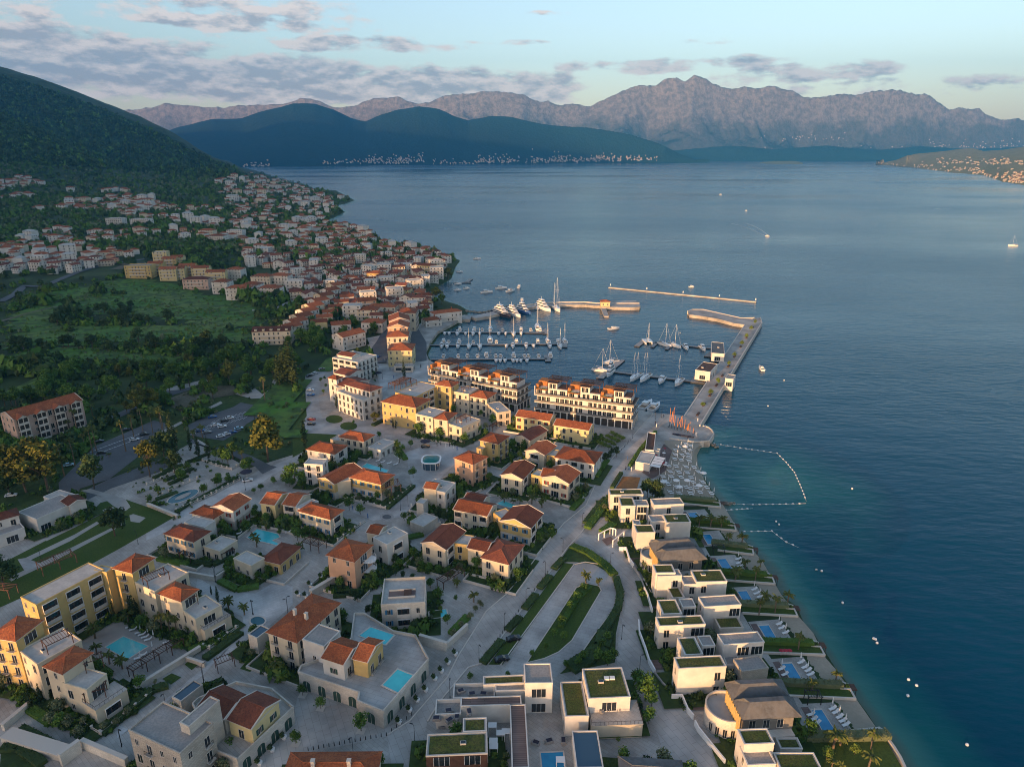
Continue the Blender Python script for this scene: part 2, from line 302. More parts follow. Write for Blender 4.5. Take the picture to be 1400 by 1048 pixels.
HILL1 = [(-700, 30), (-300, 60), (0, 105), (60, 122), (130, 148), (190, 172), (240, 196), (290, 221), (330, 237), (345, 250), (380, 300)]
HILL2 = [(-700, 120), (-300, 150), (0, 180), (60, 205), (110, 226), (150, 243), (190, 262), (240, 300)]
def zt(P):
    P = np.atleast_2d(P).astype(float); sd = sdist(P); r = np.hypot(P[:, 0], P[:, 1]); az = P[:, 0]/np.maximum(P[:, 1], 1)
    base = np.where(sd > 0, np.minimum(2.3, sd*.35), np.maximum(-12, sd*.25))
    up = .030*np.maximum(0, r-620)*sst(20, 350, sd)*sst(.0, -.35, az)
    up = np.minimum(up, 60)
    nz = (fbm(P, 160, 4, 1)-.5)*16*sst(560, 900, r)*sst(60, 300, sd)
    y = np.maximum(P[:, 1], 1); on = sst(300, 900, P[:, 1])*(P[:, 1] > 0)
    h1 = (HC+y*prof(HILL1, az)); c1 = 3900; h1 = h1-14
    k = sst(2150, c1, y)*(1-sst(c1, 5200, y)*.8)
    rel = (fbm(P, 420, 5, 2, True)-.55)*120*sst(2200, 3000, y)*(1-sst(3300, 3900, y)*.85)
    z1 = np.maximum(0, h1)*k+rel*(h1 > 60)
    h2 = (HC+y*prof(HILL2, az)); h2 = h2-10; k2 = sst(1700, 2350, y)*(1-sst(2350, 2900, y))
    z2 = np.maximum(0, h2)*k2+(fbm(P, 260, 4, 3)-.5)*30*k2
    hill = np.maximum(z1, z2)*sst(10, 500, sd)*on
    side = 300*sst(-1500, -3200, P[:, 0])*sst(1500, 600, P[:, 1])
    return base+np.where(sd > 0, up+np.maximum(nz, -up*.8)+hill*1.0+side, 0)
def T(U, V, zmin=0.0):      # where the sight line of a pixel meets the terrain (vectorised march)
    U = np.atleast_1d(U).astype(float); V = np.atleast_1d(V).astype(float); n = len(U)
    cx = (U-700)/FPX; cy = -(V-524)/FPX; D = np.stack([cx, CP+cy*SP, -SP+cy*CP], 1); D /= np.linalg.norm(D, axis=1)[:, None]
    t = np.full(n, 80.); done = np.zeros(n, bool); tp = t.copy()
    for i in range(260):
        p = D*t[:, None]; z = np.maximum(zt(p[:, :2]), zmin); hgt = HC+p[:, 2]-z
        done |= hgt < .15; adv = np.maximum(.4, hgt*1.3+t*.0012); adv = np.where(done, 0, adv); tp = np.where(done, tp, t); t = t+adv; t = np.minimum(t, 9000)
        if done.all(): break
    lo, hi = tp, t
    for i in range(14):
        md = (lo+hi)/2; p = D*md[:, None]; hgt = HC+p[:, 2]-np.maximum(zt(p[:, :2]), zmin); hi = np.where(hgt < 0, md, hi); lo = np.where(hgt < 0, lo, md)
    p = D*hi[:, None]; p[:, 2] += HC; return p
def T1(u, v): return Vector(T([u], [v])[0])
# terrain mesh: a fan grid, fine near the camera and coarse far away
def fan(name, a0, a1, na, r0, r1, nr, zf, mats, power=1.0, smooth=True, keep=None):
    A = np.linspace(a0, a1, na); Rr = r0*(r1/r0)**(np.linspace(0, 1, nr)**power)
    AA, RR = np.meshgrid(A, Rr); P = np.stack([(np.sin(AA)*RR).ravel(), (np.cos(AA)*RR).ravel()], 1); z = zf(P)
    V = np.column_stack([P, z]); i = np.arange((nr-1)*(na-1)); q = i//(na-1)*na+i % (na-1); F = np.stack([q, q+1, q+na+1, q+na], 1)
    if keep is not None: kf = keep(P, z); F = F[kf[F].any(1)]
    return npmesh(name, V, F, mats, smooth)
def keep_land(P, z): return z > -3
def groundmat():
    m = mat('ground', (.030, .056, .012), .95, (.058, .078, .024), .012, vec='P', c3=(.020, .034, .010), s3=.05, w3=.8, bump=.9, bscale=.35, det=8)
    return m
M['ground'] = groundmat()
terrain = link('terrain', fan('terrain', R_(-75), R_(40), 520, 70, 8500, 430, zt, M['ground'], keep=keep_land)); tag(terrain, kind='structure')
b_ = MB(); b_.prism([(-2500, -900), (124, -900), (124, -100), (112, 45), (80, 75), (-80, 100), (-250, 60), (-2500, 60)], -3, 2.2); tag(link('ground', b_.mesh('ground', M['ground'])), kind='structure')
# ------------------------------------------------------------ sea, with its bed's depth read from the distance to the shore
def seamat():
    m = bpy.data.materials.new('water'); m.use_nodes = True; nt = m.node_tree; N = nt.nodes; L = nt.links; b = N['Principled BSDF']
    at = N.new('ShaderNodeAttribute'); at.attribute_name = 'depth'
    cr = N.new('ShaderNodeValToRGB'); L.new(at.outputs['Fac'], cr.inputs[0]); e = cr.color_ramp.elements
    e[0].position = 0; e[0].color = (.12, .15, .11, 1); e[1].position = 1; e[1].color = (.0, .058, .098, 1)
    for p, c in ((.07, (.05, .17, .145, 1)), (.2, (.006, .10, .105, 1)), (.48, (.0004, .05, .085, 1))): x = e.new(p); x.color = c
    L.new(cr.outputs[0], b.inputs['Base Color']); b.inputs['Roughness'].default_value = .14; b.inputs['IOR'].default_value = 1.27; b.inputs['Specular IOR Level'].default_value = .28
    g = N.new('ShaderNodeNewGeometry'); mp = N.new('ShaderNodeMapping'); L.new(g.outputs['Position'], mp.inputs[0]); mp.inputs['Rotation'].default_value = (0, 0, .35); mp.inputs['Scale'].default_value = (.45, 1, 1)
    def no(s, d): n = N.new('ShaderNodeTexNoise'); n.inputs['Scale'].default_value = s; n.inputs['Detail'].default_value = d; L.new(mp.outputs[0], n.inputs['Vector']); return n
    n1 = no(.30, 4); n2 = no(.045, 3); n3 = no(.0022, 5)
    mu = N.new('ShaderNodeMath'); mu.operation = 'MULTIPLY_ADD'; L.new(n2.outputs[0], mu.inputs[0]); mu.inputs[1].default_value = 2.0; L.new(n1.outputs[0], mu.inputs[2])
    bp = N.new('ShaderNodeBump'); bp.inputs['Distance'].default_value = 1.0; L.new(mu.outputs[0], bp.inputs['Height'])
    r = N.new('ShaderNodeMapRange'); L.new(n3.outputs[0], r.inputs[0]); r.inputs[1].default_value = .38; r.inputs[2].default_value = .6; r.inputs[3].default_value = .25; r.inputs[4].default_value = .6
    L.new(r.outputs[0], bp.inputs['Strength']); L.new(bp.outputs[0], b.inputs['Normal'])
    r2 = N.new('ShaderNodeMapRange'); L.new(n3.outputs[0], r2.inputs[0]); r2.inputs[1].default_value = .35; r2.inputs[2].default_value = .62; r2.inputs[3].default_value = .12; r2.inputs[4].default_value = .28; L.new(r2.outputs[0], b.inputs['Roughness']); b.inputs['Specular Tint'].default_value = (.13, .60, 1, 1)
    return m
M['sea'] = seamat()
sea_me = fan('sea', R_(-60), R_(60), 420, 60, 16000, 420, lambda P: np.zeros(len(P)), M['sea'])
co = np.zeros(len(sea_me.vertices)*3, dtype=np.float32); sea_me.vertices.foreach_get('co', co); co = co.reshape(-1, 3)
dd = -sdist(co[:, :2].astype(float)); dd = np.where(co[:, 1] > 3000, 400, dd)
bank = np.hypot((co[:, 0]-101)/1.25, (co[:, 1]-236)/1.6)     # shallow sandy shelf in front of the beach
dep = np.clip(dd/42, 0, 1); dep = np.where(bank < 34, np.minimum(dep, .05+bank/34*.45), dep)
dep = np.where((dd > 0) & (co[:, 1] > 296) & (co[:, 1] < 1200), np.clip(dep+.35, 0, .8), dep)
dep = np.clip(dep+(fbm(co[:, :2].astype(float), 24, 4, 5)-.5)*.16*(dep > .03), 0, 1)
at = sea_me.attributes.new('depth', 'FLOAT', 'POINT'); at.data.foreach_set('value', dep.astype(np.float32))
tag(link('sea', sea_me), kind='structure')
# ------------------------------------------------------------ hills and mountains round the bay
def mountmat(name, rock, rock2, wood, wood2, lo, hi, sc=.0022):
    m = bpy.data.materials.new(name); m.use_nodes = True; nt = m.node_tree; N = nt.nodes; L = nt.links; b = N['Principled BSDF']; b.inputs['Roughness'].default_value = .95; b.inputs['Specular IOR Level'].default_value = .1
    g = N.new('ShaderNodeNewGeometry'); sx = N.new('ShaderNodeSeparateXYZ'); L.new(g.outputs['Position'], sx.inputs[0])
    def no(s, d): n = N.new('ShaderNodeTexNoise'); n.inputs['Scale'].default_value = s; n.inputs['Detail'].default_value = d; n.inputs['Roughness'].default_value = .65; L.new(g.outputs['Position'], n.inputs['Vector']); return n
    n1 = no(sc, 8); n2 = no(sc*6, 6)
    def mix(f, a, b_):
        x = N.new('ShaderNodeMix'); x.data_type = 'RGBA'; L.new(f, x.inputs[0])
        for i, c in ((6, a), (7, b_)):
            if isinstance(c, tuple): x.inputs[i].default_value = (*c, 1)
            else: L.new(c, x.inputs[i])
        return x.outputs[2]
    def mr(v, a, b_): r = N.new('ShaderNodeMapRange'); L.new(v, r.inputs[0]); r.inputs[1].default_value = a; r.inputs[2].default_value = b_; return r.outputs[0]
    ad = N.new('ShaderNodeMath'); ad.operation = 'MULTIPLY_ADD'; L.new(n1.outputs[0], ad.inputs[0]); ad.inputs[1].default_value = (hi-lo)*2.4; L.new(sx.outputs[2], ad.inputs[2])
    f = mr(ad.outputs[0], lo+(hi-lo)*.95, hi+(hi-lo)*.6)
    sn = N.new('ShaderNodeSeparateXYZ'); L.new(g.outputs['True Normal'], sn.inputs[0]); st = N.new('ShaderNodeMath'); st.operation = 'MULTIPLY_ADD'; st.use_clamp = True; L.new(mr(sn.outputs[2], .86, .66), st.inputs[0]); st.inputs[1].default_value = .4 if sc < .003 else .2; L.new(f, st.inputs[2]); f = st.outputs[0]
    rk = mix(mr(n2.outputs[0], .4, .6), rock, rock2); wd = mix(mr(n2.outputs[0], .35, .65), wood, wood2)
    L.new(mix(f, wd, rk), b.inputs['Base Color'])
    bp = N.new('ShaderNodeBump'); bp.inputs['Strength'].default_value = .9; bp.inputs['Distance'].default_value = .06/sc; L.new(n2.outputs[0], bp.inputs['Height']); L.new(bp.outputs[0], b.inputs['Normal'])
    return m
M['karst'] = mountmat('karst', (.31, .275, .245), (.18, .165, .15), (.045, .062, .040), (.07, .085, .05), 680, 1300, .0022)
M['wooded_hill'] = mountmat('wooded_hill', (.03, .06, .05), (.022, .05, .04), (.016, .045, .035), (.028, .06, .05), 100, 900, .004)
M['scrub'] = mountmat('scrub', (.34, .29, .16), (.24, .21, .11), (.19, .19, .08), (.28, .25, .13), 50, 300, .006)
def range_(name, pts, shore, ycrest, yback, m, amp, scale, seed, x0, x1, nx=420, ny=90, plain=.0, pe=1.3, ridged=True):
    # pts: skyline in pixels; shore: px of the waterline; a real height field between the shore and the back of the range
    X = np.linspace(x0, x1, nx); tt = np.linspace(0, 1, ny)
    XX, TT = np.meshgrid(X, tt); az = XX.ravel(); t = TT.ravel()
    us = [p[0] for p in shore]; sy = np.interp(az, [ray(*p)[0]/ray(*p)[1] for p in shore], [-HC/(ray(*p)[2]/ray(*p)[1]) for p in shore])
    y = sy+(yback-sy)*t; x = az*y; P = np.stack([x, y], 1)
    tc = (ycrest-sy)/(yback-sy); k = np.where(t < tc, t/tc, 1-(t-tc)/(1-tc)*.7); k = np.clip(k, 0, 1)
    s = np.where(t < tc, np.clip((k-plain)/(1-plain), 0, 1)**pe, k)
    top = HC+ycrest*prof(pts, az); jag = ((fbm(np.stack([az*9000, az*0], 1), 500, 6, seed+3, True)-.62)*(190 if amp > 500 else 22 if amp > 60 else 8)); top = top+jag
    n = fbm(P*(np.array((2.0, .8)) if amp > 500 else 1), scale, 6, seed, ridged)-.55
    if amp > 500: n2 = fbm(P*np.array((1.15, .8)), scale*.8, 8, seed, True); z = top*s*(1-np.clip(.98-n2, 0, 1)*1.5*np.sin(np.clip(s, 0, 1)*math.pi)**1.15)+(fbm(P, 700, 4, 7, True)-.5)*150*s*(1-s)*3+t*60*(t < tc)
    else: z = top*s+n*amp*np.sin(np.clip(s, 0, 1)*math.pi)**.8*np.clip(top/900, .25, 1)+t*60*(t < tc)
    z = np.minimum(z, HC+y*prof(pts, az)+jag*np.minimum(1, y/ycrest)+np.where(abs(t-tc) < .08, 6, -4)) ; z = np.where(t < 1e-6, -2, z)
    V = np.column_stack([P, z]); i = np.arange((ny-1)*(nx-1)); q = i//(nx-1)*nx+i % (nx-1); F = np.stack([q, q+1, q+nx+1, q+nx], 1)
    return tag(link(name, npmesh(name, V, F, m, True)), kind='structure')
azr = lambda u: (u-700)/FPX/CP*.965
SKY1 = [(-300, 160), (100, 160), (180, 150), (210, 145), (232, 144), (260, 148), (300, 149), (340, 147), (370, 143), (396, 141), (410, 135), (424, 134), (436, 138), (455, 146), (478, 146), (497, 140), (515, 137), (545, 136), (560, 142),
        (580, 143), (600, 136), (625, 132), (650, 131), (680, 128), (700, 127), (712, 133), (730, 139), (750, 140), (766, 146), (790, 142), (808, 144), (840, 131), (870, 121), (895, 118), (912, 109), (925, 108), (935, 111), (950, 105), (965, 110), (985, 120),
        (1000, 122), (1020, 117), (1040, 120), (1058, 117), (1080, 121), (1100, 130), (1130, 132), (1150, 130), (1180, 131), (1200, 127), (1225, 126), (1250, 129), (1265, 130), (1280, 140), (1300, 147), (1312, 144), (1330, 150), (1350, 156), (1380, 163), (1420, 170), (1700, 175)]
far_shore = [(-300, 219), (700, 219.5), (1400, 218.5), (1700, 218.5)]
range_('mountain', SKY1, far_shore, 13600, 15500, M['karst'], 1000, 2000, 4, -1.05, 1.25, 1150, 230, plain=.16, pe=1.1)
HB = [(120, 216), (180, 196), (245, 174), (290, 164), (330, 162), (370, 150), (400, 142), (430, 143), (455, 150), (480, 162), (500, 166), (520, 157), (545, 150), (572, 146), (600, 150), (622, 160), (640, 165), (670, 159), (700, 161), (740, 170), (800, 175), (860, 184), (900, 196), (930, 210), (950, 217)]
shore_b = [(100, 232), (335, 229), (480, 227), (560, 225.5), (700, 224.2), (800, 223.2), (930, 222.5), (960, 222.4)]
range_('hill', HB, shore_b, 9200, 10300, M['wooded_hill'], 90, 1300, 6, azr(118), azr(952), 330, 90, plain=.03, pe=.8)
HR = [(1170, 224), (1200, 219), (1240, 212), (1290, 208), (1310, 205), (1330, 204), (1345, 208), (1370, 206), (1400, 201), (1500, 190), (1700, 180)]
shore_r = [(1160, 223), (1184, 224), (1240, 228), (1270, 232), (1300, 236), (1345, 240), (1370, 249), (1400, 254), (1470, 262), (1700, 275)]
range_('hill', HR, shore_r, 6600, 7600, M['scrub'], 50, 500, 8, azr(1165), azr(1690), 240, 60, plain=.02, pe=.8)
range_('hill', [(820, 217), (870, 211), (940, 204), (1000, 199), (1060, 204), (1130, 198), (1200, 204), (1260, 197), (1330, 201), (1400, 196), (1700, 196)], [(800, 219.9), (1700, 219.3)], 11700, 12600, M['wooded_hill'], 90, 900, 9, azr(830), azr(1600), 330, 60, plain=.25, pe=1.0)
tag(link('island', (lambda b: b.loft([[Vector((G(u, v, 0).x, G(u, v, 0).y, 0))+Vector((0, 0, -1+h)) for u, v in pp] for h, pp in ((0, [(1036, 223.4), (1060, 224.2), (1098, 224.6), (1099, 223), (1080, 222), (1045, 222.3)]), (14, [(1042, 223.2), (1060, 223.8), (1094, 224.2), (1095, 223.2), (1080, 222.6), (1050, 222.7)]), (26, [(1058, 223.3), (1066, 223.5), (1086, 223.7), (1088, 223.3), (1080, 223), (1062, 223.1)]))]).mesh('island', M['scrub']))(MB())), kind='structure')
# unseen hill crest added behind the camera, shaped to keep sun off the ground
RH = [(-700, 60), (-200, 64), (0, 68), (40, 70), (70, 71), (100, 75), (118, 78), (142, 80), (152, 72), (160, 62), (172, 63), (186, 74), (205, 78), (225, 77), (245, 76), (262, 74), (288, 84), (312, 98), (340, 118), (382, 120), (388, 86), (399, 86), (408, 122), (452, 130), (456, 105), (461, 105), (468, 132), (520, 142), (560, 155), (700, 190), (900, 240), (1200, 330), (2000, 640), (2600, 860), (4000, 1000), (6500, 1100)]
def shade_ridge():
    ss = np.concatenate([np.arange(-700, 700, 4), np.arange(700, 6500, 40)]); h = np.interp(ss, [r[0] for r in RH], [r[1] for r in RH])
    h = h+(fbm(np.stack([ss, ss*0], 1), 11, 3, 3)-.45)*5.5
    qs = np.array([-260, -180, -110, -50, 0, 50, 110, 180, 260])*1.0; ks = [0, .35, .62, .85, 1, .85, .6, .3, 0]; V = []
    for s, hh in zip(ss, h):
        for q, k in zip(qs, ks):
            w = 1+max(0, s-700)/1600; qq = -500+(q-0)*w*.9; V.append((LX*qq-LY*s, LY*qq+LX*s, hh*k+(0 if k else -3)))
    n = len(qs); i = np.arange((len(ss)-1)*(n-1)); q = i//(n-1)*n+i % (n-1); F = np.stack([q, q+n, q+n+1, q+1], 1)
    return tag(link('shade_ridge', npmesh('shade_ridge', V, F, M['ground'], True)), kind='structure')
shade_ridge()
# air
hz = MB(); hz.box(-13000, -1000, -14, 21000, 15700, 1950); hzm = bpy.data.materials.new('haze'); hzm.use_nodes = True; nn = hzm.node_tree.nodes; nn.clear()
pv = nn.new('ShaderNodeVolumePrincipled'); pv.inputs['Color'].default_value = (.07, .45, 1, 1); pv.inputs['Density'].default_value = 5.2e-5; pv.inputs['Anisotropy'].default_value = .0
ho = nn.new('ShaderNodeOutputMaterial'); hzm.node_tree.links.new(pv.outputs[0], ho.inputs['Volume']); HAZE = tag(link('haze', hz.mesh('haze', hzm)), kind='stuff')
# ------------------------------------------------------------ ground sheets of the resort
def sheet(name, k, pts, m, lvl, z=Z0, world=False):
    P = [Vector((p[0], p[1], 0)) if world else Gk(k, p, z) for p in pts]; b = MB(); n = len(P)
    zz = z+lvl*.012; vs = [(p.x, p.y, zz) for p in P]
    from mathutils.geometry import tessellate_polygon
    tr = tessellate_polygon([[Vector((p.x, p.y, 0)) for p in P]]); fs = []
    for t in tr:
        a, b2, c = (vs[i] for i in t); fs.append(t if ((b2[0]-a[0])*(c[1]-a[1])-(b2[1]-a[1])*(c[0]-a[0])) > 0 else t[::-1])
    b.add(vs, fs); return tag(link(name, b.mesh(name, M[m] if isinstance(m, str) else m)), kind='structure')
def W(x, y): return Vector((x, y, 0))
# paved platform of the marina village and its quay walls
plat = [W(98, -60), W(96, 60)]+[Gk('s', p) for p in [(1182, 1030), (1112, 985), (1080, 935), (1040, 880), (1010, 830), (985, 785), (960, 740), (940, 700), (925, 690), (893, 683), (905, 640), (918, 606)]]
plat += [Gk('b6', p) for p in [(562, 140), (650, 152), (742, 146), (768, 102), (742, 66), (700, 56)]]+[W(84.9, 286.7), W(81.4, 300.6), W(67.5, 304.5), W(-34, 364), W(-50, 393), W(-54.3, 412), W(-53.7, 436), W(-51.6, 461.5), W(-43.5, 483), W(-35, 510)]
plat += [W(-52, 520), W(-72, 470), W(-100, 440)]+[Gk('s', p) for p in [(520, 490), (470, 490), (418, 515), (420, 560), (412, 618), (340, 640), (270, 600), (200, 640), (100, 690), (0, 740)]]+[W(-260, 150), W(-260, -60)]
pb = MB(); pb.prism([(p.x, p.y) for p in plat][::-1], -3, Z0, 1, 0)
from mathutils.geometry import tessellate_polygon
def solid(name, P, z0, z1, mt, ms, kind='structure'):
    n = len(P); a = sum(P[i].x*P[(i+1) % n].y-P[(i+1) % n].x*P[i].y for i in range(n)); P = P if a > 0 else P[::-1]
    b = MB(); vs = [(p.x, p.y, z0) for p in P]+[(p.x, p.y, z1) for p in P]; b.add(vs, [(i, (i+1) % n, n+(i+1) % n, n+i) for i in range(n)], 1)
    for t in tessellate_polygon([[Vector((p.x, p.y, 0)) for p in P]]):
        a_, b2, c = (vs[n+i] for i in t); t = t if ((b2[0]-a_[0])*(c[1]-a_[1])-(b2[1]-a_[1])*(c[0]-a_[0])) > 0 else t[::-1]; b.add([vs[n+i] for i in t], [(0, 1, 2)], 0)
    o = link(name, b.mesh(name, [M[mt], M[ms]]))
    return tag(o, kind=kind) if kind else o
solid('pavement', plat, -3, Z0, 'paving', 'stone_wall')
road_l = [(540, 1075), (529, 1004), (560, 985), (612, 925), (626, 897), (665, 835), (692, 812), (722, 777), (742, 750), (771, 715), (801, 691), (820, 649), (843, 619), (861, 602), (877, 582), (893, 566)]
road_r = [(912, 566), (894, 590), (880, 607), (861, 635), (840, 668), (821, 691), (793, 730), (776, 748), (755, 777), (733, 805), (692, 862), (659, 906), (640, 912), (600, 960), (585, 985), (560, 1075)]
sheet('road', 's', road_l+road_r, 'paving_road', 2)
sheet('road', 's', [(782, 739), (810, 747), (834, 768), (851, 800), (855, 829), (846, 866), (843, 905), (871, 957), (897, 997), (918, 1060), (1005, 1060), (985, 1030), (955, 990), (915, 948), (895, 922), (884, 900), (876, 862), (880, 834), (877, 808), (862, 780), (843, 752), (815, 733), (795, 728)], 'paving_road', 3)
sheet('road', 's', [(694, 907), (785, 772), (800, 768), (820, 772), (838, 786), (847, 805), (845, 822), (830, 844), (812, 868), (792, 897), (776, 912), (760, 925), (690, 918)], 'paving_grey', 3)
for k, q, m, l in [('b4', [(430, 790), (560, 850), (640, 880), (900, 850), (1050, 700), (1200, 520), (1397, 330), (1300, 240), (1010, 300), (900, 340), (940, 560), (980, 620), (760, 800), (500, 770)], 'paving_light', 3), ('c2', [(620, 480), (640, 350), (700, 380), (830, 450), (1100, 470), (1270, 370), (1397, 420), (1397, 560), (1200, 740), (980, 950), (700, 1040), (690, 1000), (1010, 760), (1000, 660), (900, 600)], 'paving_light', 2),
    ('d3', [(0, 600), (290, 350), (320, 200), (680, 330), (860, 450), (960, 400), (1150, 140), (1290, 0), (1330, 0), (1100, 300), (880, 495), (600, 555), (340, 605), (200, 691), (0, 691)], 'paving_road', 1), ('b7', [(0, 600), (240, 480), (560, 320), (760, 210), (900, 130), (1250, 0), (1260, 30), (1000, 170), (880, 260), (560, 400), (300, 560), (0, 690)], 'paving_light', 1),
    ('b1', [(490, 450), (560, 560), (600, 680), (700, 600), (960, 590), (960, 430), (850, 400), (700, 470), (560, 440)], 'paving_light', 1), ('b1', [(860, 130), (950, 280), (950, 425), (870, 435), (800, 300)], 'asphalt', 2), ('c3', [(0, 700), (90, 740), (470, 420), (830, 130), (980, 60), (1000, 0), (900, 40), (640, 330), (330, 560), (0, 800)], 'paving_light', 3)]: sheet('lane', k, q, m, l)
# green areas beside the boulevard
sheet('lawn', 's', [(668, 908), (687, 908), (785, 771), (771, 769)], 'lawn', 4)
sheet('lawn', 's', [(720, 906), (788, 803), (801, 797), (819, 801), (822, 807), (782, 875), (764, 891), (744, 900)], 'lawn', 4)
sheet('lawn', 's', [(779, 747), (808, 753), (832, 775), (846, 803), (850, 829), (842, 866), (841, 905), (765, 921), (779, 908), (792, 897), (814, 866), (830, 842), (845, 820), (847, 805), (836, 785), (812, 771), (788, 768), (771, 768), (757, 777)], 'grass', 4)
# lower left lawns, sports strips and footpaths
sheet('lawn', 'b8', [(-60, 560), (640, 200), (800, 40), (960, 0), (1397, 150), (960, 400), (560, 620), (-60, 900)], 'lawn', 2)
sheet('path', 'b8', [(180, 490), (600, 290), (770, 190), (790, 205), (560, 345), (225, 505)], 'gravel', 4)
sheet('path', 'b8', [(60, 640), (400, 480), (960, 205), (1000, 205), (440, 500), (90, 665)], 'gravel', 4)
sheet('path', 'b8', [(350, 320), (880, 70), (915, 80), (600, 235), (370, 345)], 'gravel', 4)
sheet('path', 'b8', [(830, -10), (905, -10), (1000, 40), (1040, 75), (1000, 105), (950, 90), (900, 50)], 'gravel', 4)
sheet('path', 'b8', [(1030, 140), (1060, 130), (1160, 160), (1110, 200), (1040, 190)], 'gravel', 4)
sheet('path', 'b8', [(140, 490), (200, 480), (340, 530), (200, 590), (170, 540)], 'paving_grey', 5)
sheet('path', 'e5', [(640, 760), (720, 745), (880, 790), (1000, 830), (1035, 880), (980, 925), (900, 880), (800, 800)], 'gravel', 5)
sheet('lawn', 'b4', [(0, 0), (112, 0), (120, 150), (240, 160), (360, 190), (300, 250), (90, 330), (0, 380)], 'lawn', 2)
# asphalt roads of the car parks and street behind the village
ZL = 2.3
def road(name, k, L, Rr, m, lvl, z=ZL): return sheet(name, k, L+Rr[::-1], m, lvl, z)
sheet('lawn', 's', [(0, 745), (-40, 640), (120, 560), (220, 540), (330, 500), (420, 510), (420, 560), (412, 625), (375, 650), (270, 602), (130, 660)], 'grass', 4, ZL)
sheet('car_park', 's', [(84, 690), (80, 660), (130, 610), (210, 575), (232, 580), (220, 600), (192, 622), (150, 655), (110, 668), (95, 690)], 'asphalt', 16, ZL)
sheet('car_park', 'a8', [(440, 445), (655, 490), (640, 510), (560, 512), (470, 565), (440, 600), (345, 655), (235, 640), (160, 625), (150, 570), (250, 520), (400, 470)], 'asphalt', 17, ZL)
sheet('road', 's', [(-20, 748), (90, 698), (152, 668), (228, 642), (250, 628), (240, 620), (150, 655), (90, 683), (-20, 730)], 'asphalt', 18, ZL)
sheet('road', 'a8', [(160, 640), (270, 700), (350, 690), (500, 740), (600, 790), (640, 800), (560, 840), (520, 800), (400, 740), (270, 690), (140, 660)], 'asphalt', 18, ZL)
sheet('road', 'a7', [(560, 545), (700, 480), (860, 400), (1048, 345), (1048, 375), (880, 430), (720, 500), (590, 560), (270, 680), (260, 655)], 'asphalt', 18, ZL)
sheet('path', 'a8', [(0, 605), (330, 438), (340, 450), (100, 570), (0, 622)], 'gravel', 19, ZL)
sheet('path', 'a8', [(0, 372), (250, 318), (262, 330), (110, 375), (0, 385)], 'gravel', 20, ZL)
sheet('path', 'a8', [(410, 400), (480, 360), (440, 325), (470, 320), (510, 360), (560, 400), (600, 370), (630, 290), (645, 290), (640, 370), (590, 420), (500, 425)], 'gravel', 20, ZL)
sheet('ground', 'a8', [(30, 430), (200, 360), (400, 350), (420, 400), (300, 420), (120, 500), (60, 470)], 'earth', 17, ZL)
sheet('road', 'a8', [(795, 300), (880, 255), (915, 260), (900, 300), (880, 330), (868, 420), (880, 500), (900, 560), (1000, 585), (1040, 600), (900, 615), (810, 585), (800, 470)], 'paving_grey', 19, ZL)
sheet('road', 's', [(418, 592), (520, 596), (560, 575), (545, 565), (475, 580), (440, 570), (425, 560), (415, 575)], 'paving_grey', 3)
sheet('road', 'd2', [(1030, 720), (960, 740), (960, 640), (1020, 560), (1095, 430), (1110, 440), (1100, 560), (1110, 700)], 'asphalt', 3)
for i in range(11):      # painted bays
    for r in (0, 1):
        a = Gk('e5', (560+i*50+r*10, 545-i*26-r*0), ZL); 
        a = Gk('e5', (720+i*38, 458-i*14+r*34), ZL); c = Gk('e5', (765+i*38, 430-i*14+r*34+8), ZL); d = (c-a).normalized()*.12; n = Vector((-d.y, d.x, 0))
        sheet('bay_marking', 's', [(a+n)[:2], (c+n)[:2], (c-n)[:2], (a-n)[:2]], 'white_line', 23, ZL, True)
for i in range(13):
    for r in (0, 1, 2):
        a = Gk('a8', (300+i*24+r*-55, 545-i*7-r*-30), ZL); c = Gk('a8', (275+i*24+r*-55, 562-i*7-r*-30), ZL); d = (c-a).normalized()*.1; n = Vector((-d.y, d.x, 0))
        sheet('bay_marking', 's', [(a+n)[:2], (c+n)[:2], (c-n)[:2], (a-n)[:2]], 'white_line', 23, ZL, True)
# beach and the little private beaches
sheet('beach', 'b6', [(470, 140), (560, 140), (650, 155), (690, 160), (650, 200), (640, 270), (690, 370), (740, 450), (800, 530), (560, 530), (430, 500), (450, 350), (500, 230)], 'sand', 4)
bi = [Gk('b6', p, Z0+.05) for p in [(640, 150), (648, 180), (646, 215), (636, 270), (680, 365), (730, 450), (790, 530)]]; bo = [Gk('b6', p, -.4) for p in [(722, 168), (690, 190), (672, 225), (678, 290), (722, 385), (775, 465), (836, 538)]]
b = MB(); b.add(bi+bo, [(i+1, i, 7+i, 8+i) for i in range(6)]); tag(link('beach', b.mesh('beach', M['sand'])), kind='structure')
def circle(c, r, n=28, rx=None, ang=0):
    rx = rx or r; return [Vector((c.x+math.cos(ang)*rx*math.cos(t)-math.sin(ang)*r*math.sin(t), c.y+math.sin(ang)*rx*math.cos(t)+math.cos(ang)*r*math.sin(t), 0)) for t in [2*math.pi*i/n for i in range(n)]]
sheet('beach', 's', [(1262, 1075), (1236, 1048), (1196, 991), (1170, 954), (1144, 916), (1129, 899), (1112, 865), (1091, 841), (1068, 812), (1058, 795), (1042, 766), (1013, 733), (1004, 715), (988, 689), (960, 690), (930, 700), (960, 740), (985, 780), (1005, 820), (1040, 880), (1080, 935), (1110, 985), (1180, 1060)], 'sand', 1, 2.25)
